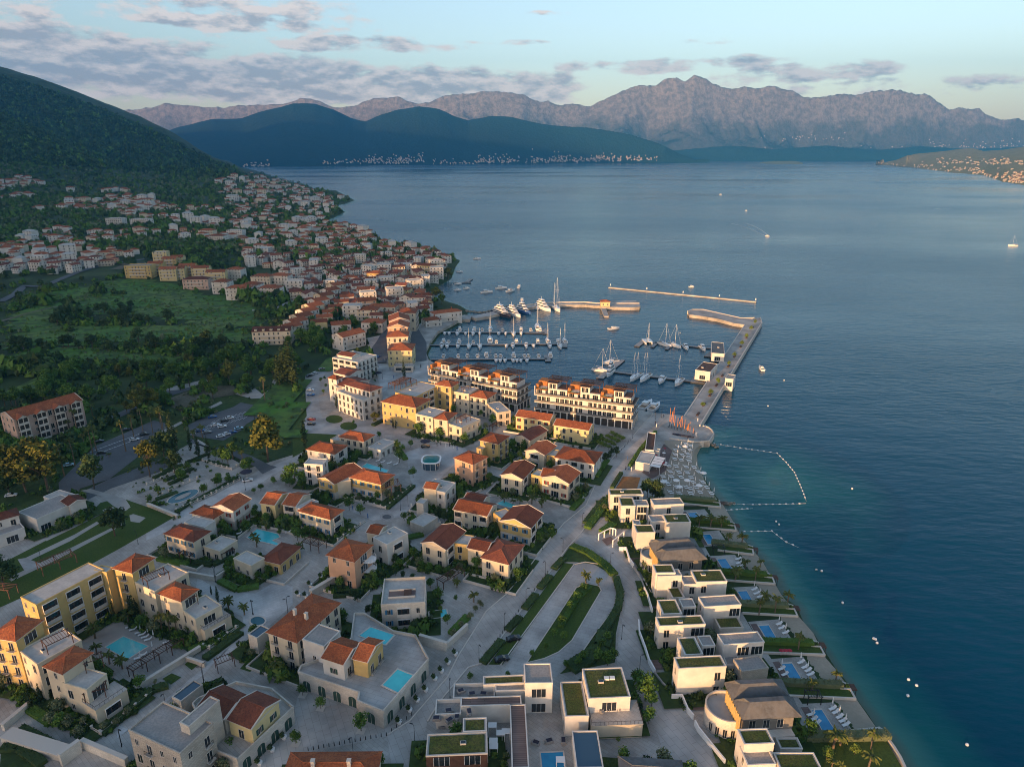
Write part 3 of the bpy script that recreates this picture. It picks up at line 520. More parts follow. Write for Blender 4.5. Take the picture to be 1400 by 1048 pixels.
# ------------------------------------------------------------ openings: a frame, a pane and sometimes shutters, balcony or rail
WC = {}
def win_mesh(kind, w, h, far):
    key = (kind, w, h, far)
    if key in WC: return WC[key]
    b = MB(); f = MB(); gl = 'glass'; mt = [M['glass'], M['trim'], M['shutter_green'], M['recess_shade'], M['metal_dark'], M['shutter_blue'], M['shutter_red'], M['brown_wood']]
    if kind in 'wdgbrn':
        b.box(-w/2, -.02, 0, w/2, .03, h, 0); b.box(-w/2-.07, -.02, -.1, w/2+.07, .12, 0, 1)
        f.box(-.035, .03, 0, .035, .06, h); f.box(-w/2-.07, -.02, h, w/2+.07, .07, h+.08); f.box(-w/2-.07, -.02, 0, -w/2, .06, h); f.box(w/2, -.02, 0, w/2+.07, .06, h)
    if kind in 'gbr':
        c = {'g': 2, 'b': 5, 'r': 6}[kind]
        for s in (-1, 1): x = s*(w/2+.3); b.box(x-.26, 0, 0, x+.26, .07, h, c)
    if kind == 'n':      # window with a balcony rail
        b.box(-w/2-.3, 0, -.1, w/2+.3, .7, 0, 1)
        for i in range(7): x = -w/2-.25+i*(w+.5)/6; b.box(x-.02, .62, 0, x+.02, .66, .95, 4)
        b.box(-w/2-.3, .61, .93, w/2+.3, .67, .98, 4)
    if kind == 'l':      # loggia: flat panel painted dark as recess shade, with posts and a rail
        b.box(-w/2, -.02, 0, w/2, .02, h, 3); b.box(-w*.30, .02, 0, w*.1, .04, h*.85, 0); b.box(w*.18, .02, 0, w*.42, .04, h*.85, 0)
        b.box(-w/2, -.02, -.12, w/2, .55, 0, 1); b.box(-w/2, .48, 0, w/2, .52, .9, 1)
        f.box(-w/2-.05, -.02, -.1, -w/2, .3, h+.1); f.box(w/2, -.02, -.1, w/2+.05, .3, h+.1); f.box(-w/2, -.02, h, w/2, .3, h+.08)
    if kind == 'v':      # wide glass front
        b.box(-w/2, -.02, 0, w/2, .03, h, 0); f.box(-w/2, .03, 0, -w/2+.06, .07, h); f.box(w/2-.06, .03, 0, w/2, .07, h)
        for i in range(1, 3): x = -w/2+w*i/3; f.box(x-.03, .03, 0, x+.03, .06, h)
    if kind == 'a':      # arched shop window
        pts = [(-w/2, 0), (w/2, 0), (w/2, h-w*.25)]+[(w/2*math.cos(t), h-w*.25+w*.3*math.sin(t)) for t in (.6, 1.2, 1.6, 2, 2.6)]+[(-w/2, h-w*.25)]
        b.add([(x, .04, z) for x, z in pts], [tuple(range(len(pts)-1, -1, -1))], 2); b.add([(x*1.15, .02, z*1.05) for x, z in pts], [tuple(range(len(pts)-1, -1, -1))], 1)
        f.box(-.04, .04, 0, .04, .08, h-.1)
    if far: 
        b.v, b.f, b.m, = b.v+f.v, b.f+[tuple(i+len(b.v) for i in q) for q in f.f], b.m+[1]*len(f.m)
    me = b.mesh('window', mt); fm = None if far or not f.v else f.mesh('frame', M['white_paint'] if kind in 'lv' else M['trim'])
    WC[key] = (me, fm); return WC[key]
def put_window(par, base, p, ang, kind, w, h, far=False):
    me, fm = win_mesh(kind, w, h, far); nm = {'l': 'balcony', 'v': 'glass_front', 'a': 'shop_window'}.get(kind, 'window')
    o = link(nm, me, par, p-base, ang)
    if fm: link('frame', fm, o)
    return o
rw = random.Random(3)
ALLW = []      # footprints of every building, used to keep plants out
class Wing: pass
def wing(k, A, B, C, h, roof='h', wall='cream', win='w', base=Z0, st=None, pitch=.36, lower=None, world=None, **kw):
    w = Wing(); z = base+h
    if world: a, b, d = world; a = Vector((*a, 0)); b = Vector((*b, 0)); c = None
    else:
        a = Gk(k, A, z); b = Gk(k, B, z); a.z = b.z = 0
        if isinstance(C, tuple): c = Gk(k, C, z); c.z = 0; d = None
        else: d = C; c = None
    ex = (b-a); w.w = ex.length; ex = ex/w.w; ey = Vector((-ex.y, ex.x, 0))
    if d is None: d = max(2.5, (c-b).dot(ey))
    w.a, w.ex, w.ey, w.d, w.h, w.roof, w.wall, w.win, w.base, w.pitch, w.lower, w.kw = a, ex, ey, d, h, roof, wall, win, base, pitch, lower, kw
    w.st = st if st else max(1, round((h-.4)/3.2)); w.ang = math.atan2(ex.y, ex.x); ALLW.append(w); return w
def inw(w, p, mg=0.0): q = p-w.a; q.z = 0; x = q.dot(w.ex); y = q.dot(w.ey); return -mg < x < w.w+mg and -mg < y < w.d+mg
def wing_build(w, par, base, others, far=False):
    a, ex, ey = w.a, w.ex, w.ey
    T = lambda p: (a+ex*p[0]+ey*p[1])[:2]+(w.base+p[2],)
    L = lambda p: tuple(Vector(T(p))-base)
    W_, D, H = w.w, w.d, w.h
    b = MB(); flat = w.roof in 'fgtm'
    lowz = (H*.46 if w.st > 1 else H*.3) if w.lower else 0
    zb = -.3 if w.kw.get('deep') is None else -w.kw['deep']
    if w.lower: b.box(0, 0, zb, W_, D, lowz, 1, L); b.box(.04, .04, lowz, W_-.04, D-.04, H, 0, L)
    else: b.box(0, 0, zb, W_, D, H, 0, L)
    oh = .45; rise = 0
    if w.roof in ('gx', 'gy'):
        if w.roof == 'gy': rise = W_/2*w.pitch; tri = [[(0, y, H), (W_, y, H), (W_/2, y, H+rise)] for y in (0, D)]
        else: rise = D/2*w.pitch; tri = [[(x, 0, H), (x, D, H), (x, D/2, H+rise)] for x in (0, W_)]
        for i, t in enumerate(tri):
            vs = [L(p) for p in t]; vs2 = [L((p[0]+(0 if w.roof == 'gx' else 0), p[1], p[2])) for p in t]
            b.add(vs, [(0, 1, 2)] if (i == 0) == (w.roof == 'gy') else [(2, 1, 0)], 0)
    mt = [M[w.wall], M[w.lower] if w.lower else M[w.wall], M['trim']]
    if not flat: b.box(-.1, -.1, H-.28, W_+.1, D+.1, H-.06, 2, L)
    elif w.roof in 'fgm':
        ph = w.kw.get('par', .3); t = .2
        for q in ((-.06, -.06, W_+.06, t), (-.06, D-t, W_+.06, D+.06), (-.06, t, t, D-t), (W_-t, t, W_+.06, D-t)): b.box(q[0], q[1], H-.02, q[2], q[3], H+ph, 0 if w.kw.get('parm') is None else 2, L)
    wall = link('wall', b.mesh('wall', mt), par)
    r = MB(); tm = w.kw.get('tile', 'tiles'); rm = [M[tm], M['trim']]
    if w.roof == 'h':
        s = min(W_, D)/2+oh; rise = s*w.pitch; z0 = H-.05; x0, x1, y0, y1 = -oh, W_+oh, -oh, D+oh
        if W_ > D: rp = [(x0+s, D/2), (x1-s, D/2)]; fc = [(0, 1, 5, 4), (1, 2, 5), (2, 3, 4, 5), (3, 0, 4)]
        else: rp = [(W_/2, y0+s), (W_/2, y1-s)]; fc = [(0, 1, 4), (1, 2, 5, 4), (2, 3, 5), (3, 0, 4, 5)]
        vs = [(x0, y0, z0), (x1, y0, z0), (x1, y1, z0), (x0, y1, z0)]+[(p[0], p[1], z0+rise) for p in rp]
        r.add([L(v) for v in vs], fc, 0); r.box(x0+.01, y0+.01, z0-.16, x1-.01, y1-.01, z0-.005, 1, L)
        def rid(p, q): r.bar(L(p), L(q), .11, 0, 4)
        for c, e in ((0, 4), (1, 4 if W_ <= D else 5), (2, 5), (3, 5 if W_ <= D else 4), (4, 5)): rid(vs[c], vs[e])
    elif w.roof in ('gx', 'gy'):
        z0 = H-oh*w.pitch
        if w.roof == 'gy': A_ = [(-oh, -.25), (W_+oh, -.25), (W_+oh, D+.25), (-oh, D+.25)]; rp = [(W_/2, -.25), (W_/2, D+.25)]; fc = [((3, 0), 4, 5), ((1, 2), 5, 4)]; s = W_/2+oh
        else: A_ = [(-.25, -oh), (W_+.25, -oh), (W_+.25, D+oh), (-.25, D+oh)]; rp = [(-.25, D/2), (W_+.25, D/2)]; fc = [((0, 1), 5, 4), ((2, 3), 4, 5)]; s = D/2+oh
        zt_ = z0+s*w.pitch; low = [(p[0], p[1], z0) for p in A_]; top = [(p[0], p[1], zt_) for p in rp]; th = .16
        allv = low+top; up = [(p[0], p[1], p[2]+th) for p in allv]; n = 6
        for (i, j), k2, l2 in fc:
            q = [i, j, k2, l2]; r.add([L(up[t]) for t in q], [(0, 1, 2, 3)], 0); r.add([L(allv[t]) for t in q], [(3, 2, 1, 0)], 1)
            r.add([L(allv[i]), L(allv[j]), L(up[j]), L(up[i])], [(0, 1, 2, 3)], 1)
        ends = ((0, 1, 4), (2, 3, 5)) if w.roof == 'gy' else ((3, 0, 4), (1, 2, 5))
        for i, j, k2 in ends:
            for c in (i, j): r.bar(L((up[c][0], up[c][1], up[c][2]-.04)), L((up[k2][0], up[k2][1], up[k2][2]-.04)), .17, 1, 4)
        r.bar(L(up[4]), L(up[5]), .12, 0, 4)
    else:
        mm = {'f': w.kw.get('top', 'roof_pale'), 'g': 'roof_green', 't': 'paving', 'm': 'roof_grey'}[w.roof]; rm = [M[mm], M['trim'], M['roof_pale'], M['glass']]
        ins = .5 if w.roof == 'g' else .2
        if w.roof == 't': ins = -.1
        r.box(ins, ins, H+.01, W_-ins, D-ins, H+(.20 if w.roof == 'g' else .08), 0, L)
        if w.roof == 'g': r.box(.2, .2, H+.005, W_-.2, D-.2, H+.07, 2, L)
        if w.roof != 't' and W_*D > 40 and not w.kw.get('clean'):
            x, y = W_*rw.uniform(.3, .7), D*rw.uniform(.3, .6); r.box(x-.6, y-.4, H+.05, x+.6, y+.4, H+.55, 1, L); r.box(x-.5, y-.3, H+.55, x+.5, y+.3, H+.58, 3, L)
    roof = link('roof', r.mesh('roof', rm), par)
    if w.roof == 't':   # railing round a terrace
        q = MB(); hh = .95
        for (p1, p2) in (((0, 0), (W_, 0)), ((W_, 0), (W_, D)), ((0, 0), (0, D)), ((0, D), (W_, D))):
            q.bar(L((*p1, H+hh)), L((*p2, H+hh)), .05, 0, 4); ln = math.hypot(p2[0]-p1[0], p2[1]-p1[1]); n = max(2, int(ln/.9))
            for i in range(n+1): x, y = p1[0]+(p2[0]-p1[0])*i/n, p1[1]+(p2[1]-p1[1])*i/n; q.bar(L((x, y, H)), L((x, y, H+hh)), .03, 0, 4)
        link('railing', q.mesh('railing', M['metal_dark']), par)
    for ch in range(w.kw.get('chim', 0)):
        c = MB(); x, y = W_*(.3+.4*ch), D*.42; zc = H+min(W_, D)*.16; c.box(x-.35, y-.35, zc-.8, x+.35, y+.35, zc+1.1, 0, L); c.box(x-.42, y-.42, zc+1.1, x+.42, y+.42, zc+1.22, 0, L); link('chimney', c.mesh('chimney', M['trim']), roof)
    # openings on the four sides
    sides = [((0, 0), (W_, 0), (0, -1)), ((W_, 0), (W_, D), (1, 0)), ((W_, D), (0, D), (0, 1)), ((0, D), (0, 0), (-1, 0))]
    sh = H/w.st; wk = w.win
    for si, (p, q, n) in enumerate(sides):
        pat = wk[si] if isinstance(wk, (list, tuple)) else wk
        if not pat or pat == '-': continue
        ln = math.hypot(q[0]-p[0], q[1]-p[1]); sp = 2.7 if not pat in ('v', 'l') else 4.2
        m_ = max(1, int((ln-1.0)/sp))
        for s in range(w.st):
            for i in range(m_):
                f = (i+.5)/m_; x, y = p[0]+(q[0]-p[0])*f, p[1]+(q[1]-p[1])*f
                t = Vector(T((x+n[0]*.5, y+n[1]*.5, 0))); zz = s*sh
                if any(inw(o, t, .1) and o.base+o.h > w.base+zz+1.5 and o.base < w.base+zz+1.5 for o in others if o is not w): continue
                kd = pat[(i+s*0) % len(pat)] if len(pat) > 1 else pat
                if kd == '.': continue
                u = rw.random()
                if kd == 'w' and u < .14: continue
                ww, hh, zo = {'w': (.8, 1.35, .95), 'g': (.75, 1.4, .9), 'b': (.75, 1.4, .9), 'r': (.75, 1.4, .9), 'd': (1.3, 2.1, .12), 'n': (1.2, 2.1, .12), 'l': (min(3.4, ln/m_-.6), 2.4, .15), 'v': (min(3.2, ln/m_-.5), 2.2, .2), 'a': (2.0, 2.7, .05)}[kd]
                ww = round(ww, 1); hh = min(hh, sh-zo-.4)
                if kd == 'w' and u > .75: kd, ww, hh, zo = 'd', 1.3, min(2.1, sh-.6), .12
                pp = Vector(T((x, y, zz+zo+.15)))+(ex*n[0]+ey*n[1])*(.0 if lowz and zz < lowz-.5 else -.02 if w.lower else .0)
                put_window(par, base, pp, w.ang+[math.pi, -math.pi/2, 0, math.pi/2][si], kd, ww, round(hh, 1), far)
def building(name, label, cat, wings, far=False, group=None, extra=None):
    w0 = wings[0]; c = w0.a+w0.ex*w0.w/2+w0.ey*w0.d/2; base = Vector((c.x, c.y, w0.base))
    t = thing(name, label, cat, base, 0, group)
    for w in wings: wing_build(w, t, base, wings, far)
    return t, base
def pergola(par, base, k, A, B, C, z, h=2.4, world=None, m='brown_wood', name='pergola', step=.6):
    a = Gk(k, A, z+h); b = Gk(k, B, z+h); a.z = b.z = 0; ex = b-a; w = ex.length; ex /= w; ey = Vector((-ex.y, ex.x, 0)); d = max(1.5, (Vector((*Gk(k, C, z+h)[:2], 0))-b).dot(ey)) if isinstance(C, tuple) else C
    L = lambda p: tuple(Vector(((a+ex*p[0]+ey*p[1]).x, (a+ex*p[0]+ey*p[1]).y, z+p[2]))-base)
    q = MB()
    n = max(2, int(w/2.8)+1)
    for i in range(n):
        x = w*i/(n-1)
        for y in (0, d): q.box(x-.08, y-.08, 0, x+.08, y+.08, h, 0, L)
        q.box(x-.06, -.3, h, x+.06, d+.3, h+.16, 0, L)
    for y in (0, d): q.box(-.3, y-.07, h-.02, w+.3, y+.07, h+.12, 0, L)
    for i in range(int(w/step)+1): q.box(i*step-.04, -.35, h+.16, i*step+.04, d+.35, h+.26, 0, L)
    o = link(name, q.mesh('pergola', M[m]), par); return o
# ------------------------------------------------------------ houses of the marina village
wg = wing
BLD = []
def H(label, *wings, name='house', cat='house', far=False, group=None):
    t, base = building(name, label, cat, wings, far, group); BLD.append((t, base)); return t, base
LO = 'stone_pale'
H('yellow house with blue shutters and a hipped roof left of the teal pavilion', wg('b4', (462, 535), (703, 590), (808, 518), 6.8, 'h', 'yellow', ['b', 'v', 'w', '-'], lower=LO),
  wg('b4', (203, 548), (330, 590), (545, 470), 6.6, 'gy', 'yellow', ['b', 'l', 'w', 'w'], lower=LO), wg('b4', (330, 590), (462, 560), 5.0, 6.2, 'f', 'cream', '-'))
t, bs = BLD[-1]; pergola(t, bs, 'b4', (712, 625), (860, 600), (812, 555), Z0+3.3, 2.5)
H('cream house with a long hipped roof, its yellow wing facing the palm pool', wg('b4', (48, 800), (300, 868), (408, 800), 6.8, 'h', 'cream', ['b', 'l', 'w', '-'], lower=LO),
  wg('b7', (908, 388), (1022, 405), 8.5, 6.8, 'gx', 'pale_yellow', ['d', 'w', 'w', 'w']), wg('b7', (1085, 398), (1190, 415), 8.5, 6.6, 'gx', 'cream', ['l', '-', 'w', 'w']), wg('b7', (1190, 430), (1240, 450), 7, 6.3, 'f', 'white', '-'))
H('white house with red shutters, gabled right wing and hipped left wing, beside the fountain garden', wg('b7', (520, 425), (690, 456), (870, 368), 7.2, 'gy', 'white', ['r', 'r', 'w', 'w'], lower=LO),
  wg('b7', (360, 468), (535, 512), (642, 452), 6.2, 'h', 'cream', ['l', 'w', 'w', 'w'], lower=LO), wg('b7', (300, 550), (465, 590), 4.5, 5.6, 'f', 'white', '-'))
H('square white house with a dark hipped roof and a low flat annex carrying a skylight', wg('b7', (148, 632), (378, 696), (520, 622), 6.8, 'h', 'cream', ['b', 'd', 'w', 'w'], lower=LO, tile='tiles_dark'),
  wg('b7', (455, 742), (585, 782), (722, 690), 3.6, 'f', 'cream', ['d', 'v', 'w', '-'], lower=LO))
t, bs = BLD[-1]; pergola(t, bs, 'b7', (262, 790), (345, 815), (410, 770), Z0, 2.4); pergola(t, bs, 'b7', (600, 800), (700, 760), 2, Z0, 2.5)
H('low yellow house with a dark hipped roof and white flat wing below the palm pool', wg('b7', (918, 838), (1065, 872), (1265, 750), 3.9, 'h', 'yellow', ['d', 'd', 'w', 'w'], tile='tiles_dark'),
  wg('b7', (692, 836), (835, 898), (930, 828), 4.4, 'f', 'cream', ['w', 'd', 'w', 'w'], lower=LO))
H('peach three-storey house with a hipped roof and curved white balconies', wg('d1', (278, 452), (490, 505), (648, 382), 9.4, 'h', 'peach', ['w', 'v', 'w', 'w'], st=3),
  name='house')
t, bs = BLD[-1]
for zz in (3.2, 6.3):
    p0 = Gk('d1', (598, 470), Z0+6.3); p0.z = 0; b = MB(); w_ = ALLW[-1]; c = w_.a+w_.ex*w_.w+w_.ey*w_.d*.72; pts = [c+w_.ex*2.6*math.cos(a)+w_.ey*2.2*math.sin(a) for a in [-1.57+i*.314 for i in range(11)]]
    P = [(p.x-bs.x, p.y-bs.y) for p in pts]; b.prism(P, zz-.15, zz+.05); 
    for i in range(10): b.bar((*P[i], zz+.95), (*P[i+1], zz+.95), .05); b.bar((*P[i], zz+.5), (*P[i+1], zz+.5), .03)
    for q in P: b.bar((*q, zz), (*q, zz+.95), .03)
    link('balcony', b.mesh('balcony', M['white_paint']), t)
H('flat-roofed stone house with a sunken roof terrace beside its small turquoise pool', wg('d1', (705, 872), (1055, 850), (1025, 648), 6.8, 'f', 'stone_pale', ['blwn', 'd', 'w', 'w'], par=.9, clean=1))
t, bs = BLD[-1]; b = MB(); w_ = ALLW[-1]; L_ = lambda p: tuple(Vector(((w_.a+w_.ex*p[0]+w_.ey*p[1]).x, (w_.a+w_.ex*p[0]+w_.ey*p[1]).y, w_.base+p[2]))-bs)
b.box(1.6, 3.2, 6.9, w_.w-2.6, 6.2, 7.0, 0, L_); b.box(1.6, 3.1, 6.9, w_.w-2.6, 3.3, 7.5, 1, L_); b.box(1.6, 6.2, 6.9, w_.w-2.6, 6.4, 7.5, 1, L_); b.box(w_.w*.5, 3.3, 7.3, w_.w*.5+2, 6.2, 7.45, 2, L_); link('roof_terrace', b.mesh('roof_terrace', [M['deck'], M['trim'], M['brown_wood']]), t)
H('white terraced house with a short orange roof above the round mosaic', wg('d1', (640, 320), (750, 378), (890, 272), 7.8, 'f', 'white', ['w', 'l', 'w', 'w'], st=2), wg('d1', (592, 272), (686, 290), 5.0, 8.3, 'gx', 'cream', ['w', '-', 'w', 'w']))
H('cream gabled house with a yellow link and cream wing behind four clipped trees', wg('d1', (1030, 360), (1215, 412), (1378, 268), 6.8, 'gy', 'cream', ['wd', 'l', 'w', 'w'], tile='tiles_dark'),
  wg('c5', (255, 285), (370, 300), 5.5, 6.1, 'f', 'yellow', ['w', '-', 'w', '-']), wg('c5', (450, 370), (615, 412), (720, 297), 6.8, 'h', 'cream', ['d', 'd', 'w', 'w'], tile='tiles_dark', pitch=.3), wg('c5', (362, 308), (480, 334), 6.0, 6.6, 'gx', 'cream', ['w', '-', 'w', 'w'], tile='tiles_dark'))
H('cream house with an orange roof joined to a yellow gabled house with blue shutters', wg('b5', (490, 825), (725, 882), (828, 768), 6.8, 'gy', 'yellow', ['b', 'l', 'w', 'w'], lower=LO, tile='tiles_dark'),
  wg('b5', (120, 730), (385, 784), 8.0, 6.8, 'gx', 'cream', ['lwd', 'w', 'w', 'w']), wg('b5', (430, 760), (500, 815), 5.0, 6.2, 'f', 'yellow', ['w', '-', 'w', '-']), wg('b5', (195, 655), (340, 690), 6.0, 6.4, 'gx', 'cream', ['-', 'w', 'w', 'w'], tile='tiles_dark'))
H('cream gabled house west of the courtyard pool with a timber-roofed loggia', wg('b5', (497, 462), (662, 494), (762, 385), 6.8, 'gy', 'cream', ['d', 'l', 'w', 'w'], lower=None), wg('b5', (735, 458), (822, 480), 5.0, 6.2, 'f', 'yellow', ['w', '-', 'w', '-']))
H('white gabled house with dark red shutters overlooking the boulevard', wg('b5', (822, 480), (1032, 530), (1110, 436), 6.8, 'gy', 'cream', ['rv', 'v', 'w', 'w']), wg('b5', (812, 465), (900, 478), 7.0, 6.6, 'gx', 'yellow', ['-', '-', 'w', 'w']))
H('cream gabled house with an arched veranda behind the white long house', wg('b5', (690, 268), (838, 303), (942, 232), 6.6, 'gy', 'cream', ['l', 'w', 'w', 'w']), wg('b5', (850, 305), (930, 315), 6.0, 5.6, 'f', 'yellow', ['w', '-', 'w', '-']))
H('long white house with a hipped orange roof at the edge of the boulevard', wg('b5', (928, 318), (1235, 370), (1312, 283), 6.8, 'h', 'white', ['dwl', 'w', 'w', 'w']))
H('yellow three-storey tower house with a white corner balcony', wg('b5', (328, 180), (470, 212), (556, 152), 8.8, 'h', 'yellow', ['w', 'n', 'w', 'w'], st=3), wg('b5', (300, 250), (350, 262), 5, 6.0, 'f', 'yellow', ['w', '-', 'w', 'w']))
H('peach three-storey tower house beside the teal pavilion', wg('b5', (125, 322), (270, 374), (372, 312), 9.4, 'h', 'peach', ['w', 'n', 'w', 'w'], st=3))
H('small beige cottage with one simple gable between the tower house and the long yellow pair', wg('b5', (605, 155), (720, 187), (832, 97), 4.6, 'gy', 'cream', ['w', 'd', 'w', 'w'], tile='tiles_dark'))
H('long yellow house with a gabled orange roof nearest the marina gap', wg('b3', (30, 572), (300, 612), 8, 6.8, 'gx', 'pale_yellow', ['rd', 'w', 'w', 'w']))
H('long pale yellow house with a gabled roof beside the clipped tree square', wg('b3', (333, 642), (612, 686), 7.5, 6.8, 'gx', 'pale_yellow', ['w', 'w', 'w', 'w']))
H('hipped cream house with a flat white annex under the yellow hotel', wg('b4', (372, 212), (566, 250), (656, 200), 6.4, 'h', 'cream', ['d', 'w', 'w', 'w']), wg('b4', (600, 300), (700, 325), (792, 250), 3.6, 'f', 'white', ['w', 'd', 'w', 'w']), wg('b4', (300, 238), (420, 262), 5, 4.6, 'f', 'beige', 'w'))
H('hipped cream house behind a square white stair tower by the lawn', wg('b4', (115, 312), (336, 350), (462, 290), 6.8, 'h', 'white', ['w', 'v', 'w', 'w']), wg('b4', (90, 432), (238, 440), 5.0, 8.6, 'f', 'white', ['d', 'w', 'w', 'w'], st=3))
H('white terrace house with a small orange roof right of the paved lane', wg('b4', (1045, 628), (1215, 662), (1322, 588), 7.0, 'f', 'white', ['w', 'd', 'w', 'w'], lower=LO), wg('b4', (1045, 616), (1140, 630), 4.5, 8.0, 'gx', 'cream', ['w', '-', 'w', 'w']), wg('b4', (985, 742), (1040, 752), 3.5, 6.0, 'f', 'stone_pale', '-'))
H('stepped stone garden building below the paved lane', wg('d1', (935, 195), (1040, 235), (1075, 130), 3.2, 'f', 'stone_pale', '-', clean=1), wg('d1', (1050, 225), (1180, 200), 5, 1.6, 'f', 'stone_pale', '-', clean=1), name='pavilion', cat='pavilion')
# the big yellow hotel at the left edge
H('large yellow hotel with two hipped corner towers round the square pool',
  wg('b8', (905, 556), (1050, 592), (1242, 486), 13.6, 'h', 'yellow', ['n', 'v', 'w', 'w'], st=4), wg('b8', (165, 795), (290, 860), (812, 568), 13.4, 'f', 'yellow', ['w', 'l', 'w', 'l'], st=4, clean=1),
  wg('c1', (-60, 225), (97, 250), (300, 133), 13.6, 'h', 'yellow', ['n', 'v', 'w', 'w'], st=4), wg('b8', (848, 600), (905, 560), 4.0, 13.2, 'f', 'yellow', '-'),
  wg('c1', (120, 320), (235, 408), (490, 240), 10.0, 'f', 'cream', ['w', 'v', 'w', 'w'], st=3), wg('c1', (285, 412), (395, 456), (622, 352), 10.6, 'h', 'cream', ['w', 'w', 'w', 'w'], st=3),
  wg('c1', (395, 522), (545, 568), (705, 476), 7.6, 'f', 'cream', ['w', 'v', 'w', 'w'], top='roof_pale'), wg('c1', (520, 640), (600, 692), (792, 555), 4.0, 't', 'cream', ['-', 'l', '-', 'w']),
  wg('c2', (135, 382), (300, 462), (548, 300), 10.2, 'f', 'cream', ['w', 'd', 'w', 'w'], st=3), wg('c2', (335, 467), (510, 527), (642, 440), 10.2, 'h', 'cream', ['w', 'v', 'w', 'w'], st=3),
  wg('c2', (500, 592), (625, 682), (800, 548), 6.8, 'f', 'cream', ['w', 'v', 'w', 'w']), wg('c2', (625, 715), (695, 765), (872, 622), 3.9, 't', 'cream', ['-', 'l', '-', 'w']), name='hotel', cat='hotel')
t, bs = BLD[-1]
pergola(t, bs, 'b8', (60, 740), (130, 690), 4, Z0+13.4, 2.4); pergola(t, bs, 'b8', (330, 560), (600, 455), 4, Z0+13.4, 2.4); pergola(t, bs, 'b8', (1170, 665), (1340, 590), 3, Z0+10.2, 2.4); pergola(t, bs, 'c2', (520, 525), (635, 490), 2.5, Z0+6.8, 2.6)
pergola(t, bs, 'c1', (290, 290), (450, 215), 3.0, Z0+10, 2.3); pergola(t, bs, 'c1', (530, 400), (640, 360), 2.2, Z0+7.6, 2.6); pergola(t, bs, 'c1', (525, 590), (655, 555), 2.4, Z0+4.0, 2.4)
# yellow hotel in the middle
H('golden yellow four-storey hotel with hipped roofs and roof pergolas in the middle of the village',
  wg('b1', (593, 748), (862, 797), (985, 733), 10.8, 'h', 'yellow', ['w', 'w', 'w', 'w'], st=3), wg('b1', (700, 680), (865, 715), (1025, 618), 12.2, 'f', 'yellow', ['w', 'l', 'w', 'w'], st=4), wg('b1', (1020, 612), (1145, 632), (1208, 598), 13.6, 'h', 'yellow', ['d', 'w', 'w', 'w'], st=4),
  wg('b2', (275, 378), (412, 402), 10, 10.4, 'f', 'cream', ['w', 'w', 'w', 'w'], st=3), wg('b2', (412, 412), (556, 436), 9, 9.4, 'h', 'cream', ['d', 'w', 'w', 'w'], st=3), wg('b2', (556, 474), (640, 550), (712, 505), 6.6, 'f', 'cream', ['w', 'd', 'w', 'w']),
  wg('b1', (862, 850), (1000, 880), 10, 9.2, 'f', 'cream', ['w', 'w', 'w', 'w'], st=3), wg('b1', (1010, 882), (1115, 898), 9, 9.0, 'h', 'cream', ['d', 'w', 'w', 'w'], st=3), wg('b1', (1112, 925), (1228, 962), (1345, 885), 6.8, 'f', 'cream', ['d', 'w', 'w', 'w']), name='hotel', cat='hotel')
t, bs = BLD[-1]
pergola(t, bs, 'b1', (695, 625), (870, 580), 5, Z0+12.2, 2.6); pergola(t, bs, 'b1', (720, 610), (820, 565), 4, Z0+13.0, 2.6); pergola(t, bs, 'b2', (370, 355), (430, 345), 2.5, Z0+10.4, 2.2); pergola(t, bs, 'b1', (1230, 895), (1300, 860), 3, Z0+6.8, 2.4)
# house group on the stone podium
def podium(label, k, pts, h, top='paving_grey', grp=None):
    P = [Gk(k, p, Z0+h) for p in pts]; c = sum(P, Vector())/len(P); base = Vector((c.x, c.y, Z0)); t = thing('podium', label, 'podium', base)
    Q = [Vector((p.x-base.x, p.y-base.y, 0)) for p in P]; o = solid('podium_base', Q, -.3, h, top, 'stone_pale', None); o.parent = t
    n = len(Q); b = MB()
    for i in range(n):
        p, q = Q[i], Q[(i+1) % n]; d = (q-p); ln = d.length
        if ln < .5: continue
        d /= ln; nn_ = Vector((-d.y, d.x, 0))*.15; b.prism([((p+nn_).x, (p+nn_).y), ((q+nn_).x, (q+nn_).y), ((q-nn_).x, (q-nn_).y), ((p-nn_).x, (p-nn_).y)], h-.02, h+.75)
    link('parapet', b.mesh('parapet', M['stone_pale']), t); return t, base, Q
PH = 4.2
def arches(t, base, Q, h):
    n = len(Q); ar = sum(Q[i].x*Q[(i+1) % n].y-Q[(i+1) % n].x*Q[i].y for i in range(n)); R = Q if ar > 0 else Q[::-1]
    for i in range(n):
        p, q = R[i], R[(i+1) % n]; d = q-p; ln = d.length; d /= ln
        if ln < 6 or -d.x > .3: continue
        for j in range(int(ln/3.6)): put_window(t, base, p+d*(j+.5)*ln/int(ln/3.6)+base, math.atan2(d.y, d.x)+math.pi, 'a', 2.0, 2.7)
pt, pbs, PQ = podium('long stone podium with arched shop fronts, carrying two gabled houses and two pools', 'c4', [(310, 640), (690, 768), (680, 820), (838, 885), (1120, 560), (1040, 412), (900, 385), (720, 275), (660, 275), (640, 430), (560, 520), (330, 600)], PH)
H('large cream house with a hipped roof, two white vents and a flat wing', wg('c4', (120, 377), (300, 440), (585, 207), 9.0, 'h', 'cream', ['n', 'd', 'w', 'w'], chim=2, st=3, pitch=.3), wg('c4', (335, 430), (470, 476), (572, 378), 9.0, 'f', 'white', ['w', 'w', 'w', 'w'], top='roof_grey', st=3))
H('white gabled house with a yellow gabled wing and arched balcony on the stone podium', wg('c4', (458, 535), (592, 578), 7.0, 4.7, 'gx', 'white', ['g', 'n', 'w', 'w'], base=Z0+PH, tile='tiles'), wg('c4', (650, 540), (740, 562), 7.0, 4.7, 'gx', 'yellow', ['.', 'n', 'w', 'w'], base=Z0+PH))
